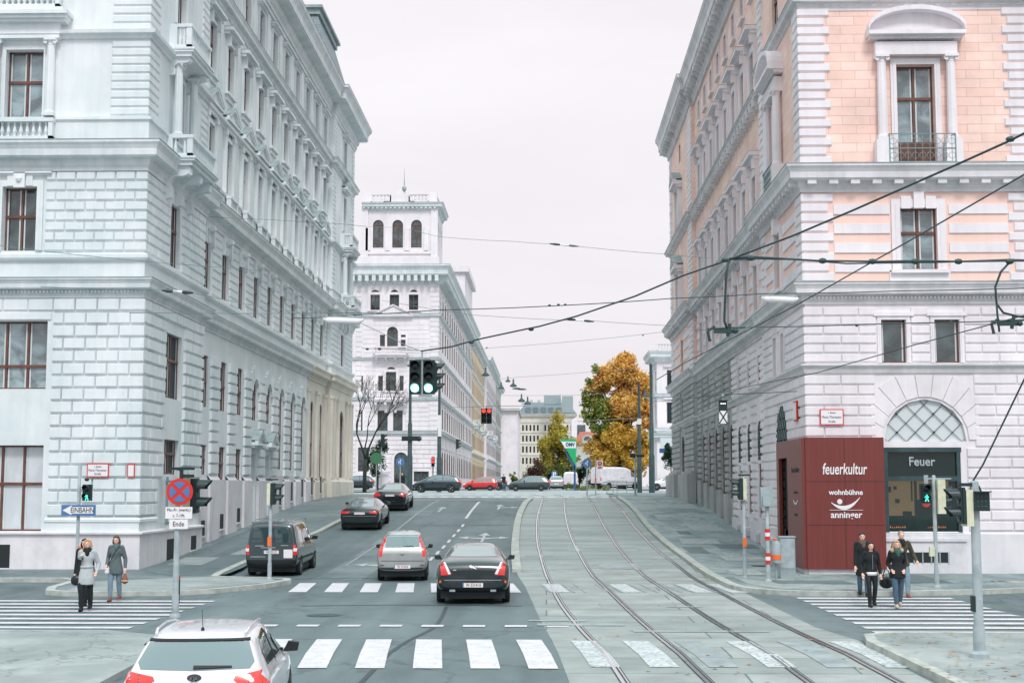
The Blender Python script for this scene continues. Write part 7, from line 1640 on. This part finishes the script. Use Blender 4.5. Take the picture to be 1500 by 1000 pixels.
# 14 OMV sign
t=empty('fuel_station_sign',(0,0,0),'green and white wedge-shaped fuel station sign on a blue post','sign'); d=136.
V=lambda px,py,dd=0:Vector((gx(px,d),d+dd,at(px,py,d).z))
mb=MB(); mb.prism([V(840.5,718),V(843.5,718),V(843.5,660),V(840.5,660)],(0,.25,0)); mb.prism([V(825,656),V(826.5,656),V(842,683),V(842,690)],(0,.25,0)); mb.build('post',M['postblue'],t)
mb=MB(); mb.prism([V(820,643),V(844,643),V(844,656),V(828,656)],(0,.3,0)); w_=mb.build('white_panel',M['white'],t)
mb=MB(); mb.prism([V(820.5,643,-.03),V(844,643,-.03),V(844,646,-.03),V(822.5,646,-.03)],(0,.35,0)); mb.prism([V(829,656.2,-.01),V(844,656.2,-.01),V(844,683,-.01)],(0,.3,0)); mb.build('green_panel',M['omvgreen'],t)
text('OMV',.46,M['darkblue'],w_,face_cam(gx(835.5,d),d-.03,at(834,651,d).z),sx=.85,off=.02)
# 15 small signs
def rsign(px,py,d,r_,mat,label,glyph,pxb=None,zb=None,name='road_sign',r2=.04):
    t=empty(name,(0,0,0),label,'sign'); x=gx(px,d); z=at(px,py,d).z; mb=MB(); mb.tube((x,d+.06,gz(d)),(x,d+.06,z+r_),r2,n=8); mb.build('post',M['pole'],t)
    mb=MB(); mb.lathe((x,d,z),[(r_,-.01),(r_,.01)],24,axis='y'); s=mb.build('disc',M[mat],t)
    if glyph: 
        mb=MB(); 
        for poly in glyph: mb.prism([Vector((x+a*r_,d-.015,z+b*r_)) for a,b in poly],(0,-.006,0))
        mb.build('white_arrows',M['white'],s)
    return t
arr=[[(-.5,-.1),(-.2,.25),(-.2,.05),(.0,.05),(.0,-.6),(.15,-.6),(.15,.2),(-.2,.2),(-.2,-.45)][:3]+[(-.2,-.45)],[(0,-.6),(.15,-.6),(.15,.3),(0,.3)],[(-.15,.25),(.3,.25),(.08,.65)],[(-.25,-.18),(.1,-.18),(.1,-.02),(-.25,-.02)]]
rsign(586,676,118,.36,'blue','blue round arrow sign left of the dark sport utility car',arr); rsign(860,678,103,.33,'blue','blue round direction sign beside the large white van',arr,r2=.05); rsign(551,671,100,.42,'signgreen','plain green round disc sign by the small evergreen',None)
t=empty('road_sign',(0,0,0),'white plate with small red circle above the large white van','sign'); d=104.; mb=MB(); mb.box((gx(874,d),d,at(874,687,d).z),(gx(883.5,d),d+.03,at(874,674,d).z)); s=mb.build('plate',M['white'],t); mb=MB(); mb.lathe((gx(878.8,d),d-.01,at(878,678.5,d).z),[(.17,-.01),(.17,.01)],16,axis='y'); mb.box((gx(876,d),d-.02,at(878,685.5,d).z),(gx(881.5,d),d-.005,at(878,683.5,d).z)); mb.build('red_ring',M['red'],s); mb=MB(); mb.lathe((gx(878.8,d),d-.03,at(878,678.5,d).z),[(.1,-.01),(.1,.01)],16,axis='y'); mb.build('ring_centre',M['pole'],s); mb=MB(); mb.tube((gx(872.5,d),d+.05,gz(d)),(gx(872.5,d),d+.05,at(872,670,d).z),.04); mb.box((gx(871.3,d),d-.1,at(872,705,d).z),(gx(873.8,d),d+.02,at(872,700,d).z),1); mb.build('post',[M['pole'],M['orange']],t)
t=empty('parking_sign',(0,0,0),'blue parking sign with white P behind the crossing grey hatchback','sign'); d=160.; mb=MB(); mb.box((gx(808,d),d,at(808,702,d).z),(gx(816.5,d),d+.05,at(808,690,d).z)); s=mb.build('plate',M['blue'],t); text('P',.75,M['white'],s,face_cam(gx(812,d),d-.02,at(812,695,d).z),off=.02); mb=MB(); mb.tube((gx(812,d),d+.08,gz(d)),(gx(812,d),d+.08,at(812,702,d).z),.05); mb.build('post',M['pole'],t)
t,x=pole('sign_post','slim post with small black direction boards beside the two dark masts','sign',930.5,97,at(930,662,97).z,.06); d=97.; mb=MB(); mb.box((gx(923,d),d-.1,at(930,670,d).z),(gx(931,d),d+.1,at(930,664,d).z)); mb.box((gx(932,d),d-.03,at(930,669,d).z),(gx(944,d),d+.03,at(930,666,d).z)); mb.build('direction_board',M['sigblack'],t)
t=empty('traffic_light',(0,0,0),'small distant signal showing red next to the mast behind the dark sport utility car','traffic light'); d=150.; x=gx(634,d); mb=MB(); mb.tube((x,d+.1,gz(d)),(x,d+.1,at(634,668,d).z),.06); mb.build('pole',M['mast'],t); head(t,(x,d,at(634,676,d).z),3,.3,0,lit={0:M['r_lit'],1:M['r_lit']})
for (px,py,d,lb) in ((668,650,150,'small distant signal near the ochre house door'),(558,645,112,'small side-facing signal behind the green disc sign')):
    t=empty('traffic_light',(0,0,0),lb,'traffic light'); x=gx(px,d); mb=MB(); mb.tube((x,d+.1,gz(d)),(x,d+.1,at(px,py-8,d).z),.05); mb.build('pole',M['pole'],t); head(t,(x+.2,d,at(px,py,d).z),3,.3,R(90))
d=112.; t=empty('railing',(0,0,0),'low grey pedestrian railing in front of the large white van','railing'); mb=MB()
for px in(889,898,904,918): mb.tube((gx(px,d),d,gz(d)),(gx(px,d),d,gz(d)+1.05),.025)
mb.tube((gx(889,d),d,gz(d)+1.05),(gx(918,d),d,gz(d)+1.05),.02); mb.build('rails',M['pole'],t)
d=160; t=empty('wall_pillar',(0,0,0),'pale stone pillar by the tower palace door beside the blue round sign','pillar'); x=gx(561,140); mb=MB(); mb.box((x-.5,140,gz(140)),(x+.5,140.6,gz(140)+1.6)); mb.box((x-.6,139.9,gz(140)+1.6),(x+.6,140.7,gz(140)+1.8)); mb.build('stone',M['stucco_r'],t)
mb=MB(); mb.box((gx(508,132),130,gz(131)+.02),(gx(545,132),137,gz(131)+.1)); M['grass']=noisy('grass_verge',rgb(70,96,70),rgb(110,130,96),6,.9); o=mb.build('grass_verge',M['grass']); o['kind']='structure'
# name plates on the buildings
def nameplate(px0,px1,py0,py1,Yw,lines,label,small=False):
    x0,x1=gx(px0,Yw),gx(px1,Yw); za,zb_=at((px0+px1)/2,py1,Yw).z,at((px0+px1)/2,py0,Yw).z
    t=empty('street_name_sign',(0,0,0),label,'sign'); mb=MB(); mb.box((x0,Yw-.03,za),(x1,Yw,zb_)); mb.build('red_frame',M['red'],t); mb=MB(); mb.box((x0+.035,Yw-.038,za+.035),(x1-.035,Yw-.03,zb_-.035)); p_=mb.build('enamel_plate',M['white'],t)
    for i,(s_,sz) in enumerate(lines): text(s_,sz,M['text'],p_,face_cam((x0+x1)/2,Yw-.04,zb_-.05-(zb_-za-.1)*(i+.5)/len(lines)),sx=.82)
nameplate(127,159,678.5,698.5,YF-.13,[('1. Bezirk',.09),('Maria-Theresien-',.115),('Straße',.11)],'white street name sign with red frame on the left building corner')
nameplate(1203,1238,599,622.5,YR-.09,[('1. Bezirk',.09),('Maria-Theresien-',.12),('Straße',.11)],'white street name sign with red frame above the red shop portal')
nameplate(186,197,679.5,698.5,YF-.13,[],'narrow white house number sign with red frame on the left building corner')
t=empty('house_number_sign',(0,0,0),'narrow white number sign with red frame on the side wall above the portal','sign'); mb=MB(); mb.box((XQ-.14,49.4,5.25),(XQ-.08,50.0,5.95)); mb.build('red_frame',M['red'],t); mb=MB(); mb.box((XQ-.155,49.46,5.31),(XQ-.14,49.94,5.89)); mb.build('enamel_plate',M['white'],t)
# long street lights hung on span wires
for (a,b,py,d,lb) in ((470,530,468,41,'long white tubular street light hanging near the left facade'),(1120,1175,437,41,'long white tubular street light hanging near the pink corner')):
    t=empty('street_light',(0,0,0),lb,'street light'); x0,x1=gx(a,d),gx(b,d); z=at(a,py,d).z; mb=MB()
    mb.path([(x0,d,z+.03),(x0+.15,d,z-.02),(x1-.15,d,z-.05),(x1,d,z+.0)],[.03,.1,.1,.04],10); mb.build('diffuser',M['white'],t,smooth=True); mb=MB(); mb.box((x0+.05,d-.06,z+.04),(x1-.05,d+.06,z+.09)); mb.build('housing',M['pole'],t)
for (px,py,d,s) in ((711,546,100,1.1),(752,562,112,1.0),(744,556,125,.75),(764,584,128,1.0),(773,588,150,1.0),(734,566,118,.9),(946,577,125,1.0),(757,569,118,.5),(765,570,124,.5)):
    t=empty('pendant_lamp',(0,0,0),None,None); k=d/FPX; x=gx(px,d); z=at(px,py,d).z; r_=5.5*k*s; mb=MB(); mb.lathe((x,d,z),[(r_*1.0,-r_*.7),(r_*.95,-r_*.5),(r_*.55,-r_*.1),(r_*.25,r_*.15),(r_*.2,r_*1.1),(r_*.08,r_*1.4)] if s>.6 else [(r_*2.4,-.04),(r_*2.2,.03),(.05,.1)],14); mb.build('lamp_shade',M['mast'],t,smooth=True); mb=MB(); mb.sphere((x,d,z-r_*.7 if s>.6 else z-.05),(r_*.7,r_*.7,r_*.3),10); mb.build('lamp_bowl',M['whitewood'],t,smooth=True)
    i={711:'large dark pendant lamp nearest on the left, before the ochre house',752:'bell-shaped pendant lamp high in the sky left of centre',744:'small flat pendant lamp touching the left roofs',764:'bell-shaped pendant lamp over the end of the street',773:'smallest bell-shaped pendant lamp at the end of the street',734:'dark pendant lamp in front of the grey town house',946:'pendant lamp between the two dark green masts',757:'flat disc pendant lamp, left of two',765:'flat disc pendant lamp, right of two'}[px]
    tag(t,i,'pendant lamp','pendant lamps over the street')
# ================================================================= WIRES
def wire(label,pts,r_,mat='thinwire',sub=0,clamps=None,cr=.05,ext=None):
    """pts: (px,py,distance)"""
    P_=[at(a,b,d) for a,b,d in pts]
    mb=MB()
    if sub: 
        Q_=[]
        for i in range(len(P_)-1):
            for k in range(sub): 
                t_=k/sub; Q_.append(P_[i].lerp(P_[i+1],t_)-Vector((0,0,math.sin(math.pi*t_)*(P_[i+1]-P_[i]).length*.004)))
        Q_.append(P_[-1]); P_=Q_
    mb.path(P_,r_,5)
    t=mb.build('overhead_wire',M[mat],smooth=True); tag(t,label,'overhead wire')
    if clamps:
        for (a,b,d) in clamps:
            c=at(a,b,d); mb=MB(); mb.sphere(c,(cr*1.5,cr,cr),8); mb.build('clamp',M['wire'],t)
    return t
wire('thick black feeder cable sweeping from the hanging signals up to the right edge',[(617,514,38),(660,508,37.2),(700,497,36.5),(770,482,35),(790,478,34.6),(845,463,33.5),(930,434,31.5),(1000,404,30),(1075,378,28),(1160,346,26.5),(1250,308,25),(1400,242,23),(1480,206,22),(1560,165,21)],.021,'wire',clamps=[(778,482,35),(690,501,36.6),(1062,381,28),(1480,204,22)])
wire('thick horizontal double cable with round clamps crossing the pink facade',[(1068,379,28),(1100,376,28),(1200,382,28),(1290,383,28),(1340,382,28),(1400,383,28),(1480,382,28),(1560,380,28)],.021,'wire',clamps=[(1100,378,28),(1205,382,28),(1278,383,28),(1341,383,28),(1404,383,28),(1479,383,28)],cr=.06)
wire('second strand of the horizontal double cable',[(1068,380,28.1),(1110,379,28.1),(1170,380,28.1),(1240,386,28.1),(1300,385,28.1),(1380,384,28.1),(1479,380,28.1),(1560,383,28.1)],.016,'wire')
wire('curved black drop cable hanging from the clamp at the right edge',[(1479,384,28),(1466,398,28),(1458,420,28),(1460,445,28),(1470,458,28),(1490,463,28),(1510,466,28)],.024,'wire')
wire('short drop cable down to the insulator at the right edge',[(1459,430,28),(1461,460,28),(1464,486,28)],.022,'wire')
wire('black drop cable in front of the pink building',[(1068,381,28),(1064,400,28),(1062,440,28),(1061,470,28),(1066,484,28)],.026,'wire')
wire('dark diagonal wire across the pink facade',[(1560,222,20),(1500,256,22),(1330,354,28),(1170,445,34),(1060,502,40),(1000,533,45),(962,556,50)],.016,'wire')
wire('thin diagonal wire rising to the right edge above the small windows',[(1560,440,26),(1500,462,27),(1340,505,31),(1200,545,36),(1115,562,42),(1030,580,56)],.012,'wire')
wire('black supply cable from the foreground signal up to the right edge',[(1424,706,25),(1440,680,25),(1500,556,24.5),(1540,480,24)],.016,'wire')
wire('black loop of supply cable at the foreground signal',[(1424,712,25),(1427,703,25),(1434,712,25),(1438,722,25)],.018,'wire')
wire('thin span wire from the left facade to the pink corner',[(430,466,55),(520,461,48),(640,454,44),(810,448,42),(985,437,41),(1120,430,41),(1320,426,38),(1560,420,36)],.014,'wire',sub=3,clamps=[(805,447,42),(818,446,42),(828,446,42)],cr=.03)
wire('thin sky wire with white insulator ending at the tower palace',[(600,336,75),(645,347,72),(760,354,66),(805,357,62),(848,361,60),(985,373,55),(1040,378,53)],.010,sub=3)
wire('thin sky wire through the middle of the sky',[(560,440,60),(690,461,56),(828,469,54),(870,470,54),(985,477,52),(1030,480,51)],.009,sub=3)
wire('faint wire from the ochre house to the masts, upper',[(690,513,110),(722,509,108),(850,499,104),(955,488,100),(1000,482,98)],.013,sub=3,clamps=[(713,509,108),(942,491,100)])
wire('faint wire from the left roofs to the masts',[(720,556,118),(760,552,116),(860,545,112),(938,538,126)],.013,sub=3)
wire('faint low wire carrying the pendant lamps',[(735,579,128),(850,578,126),(937,572,126)],.013,sub=3)
wire('span wire holding the distant red signals',[(645,597,110),(712,595,95),(770,594,100)],.02)
wire('thin wire above the zebra crossing in front of the left facade',[(-60,352,33),(130,375,36),(330,392,40),(400,397,44)],.008,sub=2)
wire('pale contact wire slanting across the left facade',[(280,316,60),(400,322,58),(500,328,60),(580,333,74)],.01,sub=2)
wire('thin wire with black insulator bar in front of the left building',[(60,420,30),(237,424,33),(283,429,34),(420,455,42),(475,465,41)],.008,sub=2)
wire('thin dark wire along the left dado band',[(190,458,40),(380,459,46),(560,458,56)],.012)
wire('thin guy wire from the left facade to the hanging signals',[(505,462,70),(560,488,52),(600,508,42),(617,514,38)],.012)
wire('low thin guy wire to the hanging signals',[(530,510,60),(570,511,48),(612,513,38.5)],.012,clamps=[(538,511,58),(556,511,52)],cr=.05)
wire('thin wire past the tram signal over the pavement',[(960,588,70),(1010,583,60),(1061,578,48),(1168,573,49)],.012,'wire')
wire('thin tram wire with small clamps before the pink facade',[(1018,484,60),(1061,480,40),(1180,478,33),(1300,474,31),(1440,471,29),(1560,468,28)],.012,'wire',clamps=[(1255,477,32),(1393,471,30)],cr=.025)
wire('faint wire low over the crest',[(846,617,120),(938,612,126),(955,611,124)],.02)
for i,(pa,pb,py,d,lb) in enumerate(((805,848,359,61,'dark and white insulator bar high in the sky'),(828,870,469,54,'dark and white insulator bar just above the thick cable'),(237,283,427,33.5,'dark and white insulator bar in front of the left facade'))):
    t=empty('wire_insulator',(0,0,0),lb,'insulator','insulators on the span wires'); a=at(pa,py-2,d);b_=at(pb,py+2,d); mb=MB(); mb.path([a,a.lerp(b_,.2),a.lerp(b_,.36)],[.02,.05,.035],8); mb.build('dark_cap',M['wire'],t,smooth=True); mb=MB(); mb.path([a.lerp(b_,.66),a.lerp(b_,.8),b_],[.035,.045,.02],8); mb.build('dark_cap',M['wire'],t,smooth=True); mb=MB(); mb.path([a.lerp(b_,.34),a.lerp(b_,.68)],.03,8); mb.build('white_rod',M['white'],t)
for (px,py,d,lb) in ((1062,485,28,'cluster of dark wire fittings in front of the pink building'),(1478,474,28,'dark wire fitting at the right edge')):
    t=empty('wire_fitting',(0,0,0),lb,'wire fitting'); c=at(px,py,d); mb=MB(); mb.box((c.x-.22,c.y-.04,c.z-.04),(c.x+.22,c.y+.04,c.z+.04)); mb.tube((c.x-.35,c.y,c.z+.05),(c.x+.4,c.y,c.z+.08),.018); mb.path([(c.x-.3,c.y,c.z-.2),(c.x-.34,c.y,c.z),(c.x-.2,c.y,c.z+.1)],.03,6); mb.path([(c.x+.05,c.y,c.z-.1),(c.x+.1,c.y,c.z+.15)],.035,6); mb.sphere((c.x+.2,c.y-.05,c.z),.06,8); mb.build('clamp_body',M['wire'],t)
# ------------------------------------------------------------------ camera, world, light
cam=bpy.data.cameras.new('Camera'); co=bpy.data.objects.new('Camera',cam); COL.objects.link(co)
cam.sensor_width=36; cam.lens=FPX*36/1500; cam.clip_end=6000; cam.clip_start=.1
m3=Matrix((( _R.x,_U.x,-_D.x),(_R.y,_U.y,-_D.y),(_R.z,_U.z,-_D.z)))
co.matrix_world=Matrix.Translation((0,0,CAMZ))@m3.to_4x4()
scene.camera=co
SUN_EL,SUN_AZ=R(50),R(168)   # azimuth clockwise from +Y; the sun is behind the camera, slightly to the right
w=bpy.data.worlds.new('World'); scene.world=w; w.use_nodes=True
N=w.node_tree.nodes;L=w.node_tree.links
bg=N['Background']
sky=N.new('ShaderNodeTexSky'); sky.sky_type='NISHITA'; sky.sun_disc=False; sky.sun_elevation=SUN_EL; sky.sun_rotation=SUN_AZ; sky.air_density=1; sky.dust_density=3
L.new(sky.outputs[0],bg.inputs['Color']); bg.inputs['Strength'].default_value=.08
# overcast cloud layer
tc=N.new('ShaderNodeTexCoord'); mp=N.new('ShaderNodeMapping'); mp.inputs['Scale'].default_value=(1,1,2.6); L.new(tc.outputs['Generated'],mp.inputs['Vector'])
nz=N.new('ShaderNodeTexNoise'); nz.inputs['Scale'].default_value=2.2; nz.inputs['Detail'].default_value=7; nz.inputs['Distortion'].default_value=.4; L.new(mp.outputs[0],nz.inputs['Vector'])
cr=N.new('ShaderNodeValToRGB'); cr.color_ramp.elements[0].position=.3; cr.color_ramp.elements[1].position=.7
cr.color_ramp.elements[0].color=(.79,.75,.79,1); cr.color_ramp.elements[1].color=(.95,.915,.945,1); L.new(nz.outputs['Fac'],cr.inputs[0])
sp=N.new('ShaderNodeSeparateXYZ'); L.new(tc.outputs['Generated'],sp.inputs[0])
mr=N.new('ShaderNodeMapRange'); mr.inputs['From Min'].default_value=.36; mr.inputs['From Max'].default_value=.85; L.new(sp.outputs[2],mr.inputs['Value'])
mz=N.new('ShaderNodeMix'); mz.data_type='RGBA'; L.new(mr.outputs[0],mz.inputs['Factor']); L.new(cr.outputs[0],mz.inputs['A']); mz.inputs['B'].default_value=(1.35,1.62,1.64,1)
bg2=N.new('ShaderNodeBackground'); L.new(mz.outputs['Result'],bg2.inputs['Color']); bg2.inputs['Strength'].default_value=1.0
ms=N.new('ShaderNodeMixShader'); ms.inputs[0].default_value=.93; L.new(bg.outputs[0],ms.inputs[1]); L.new(bg2.outputs[0],ms.inputs[2]); L.new(ms.outputs[0],N['World Output'].inputs['Surface'])
sl=bpy.data.lights.new('Sun','SUN'); sl.energy=1.7; sl.angle=R(14); sl.color=(1,.95,.95); so=bpy.data.objects.new('Sun',sl); COL.objects.link(so)
sd=Vector((math.sin(SUN_AZ)*math.cos(SUN_EL),math.cos(SUN_AZ)*math.cos(SUN_EL),math.sin(SUN_EL)))
so.rotation_euler=sd.to_track_quat('Z','Y').to_euler()
vs=scene.view_settings; vs.view_transform='Standard'; vs.look='None'; vs.exposure=.14; vs.gamma=1; vs.use_curve_mapping=False
scene.cycles.use_denoising=True
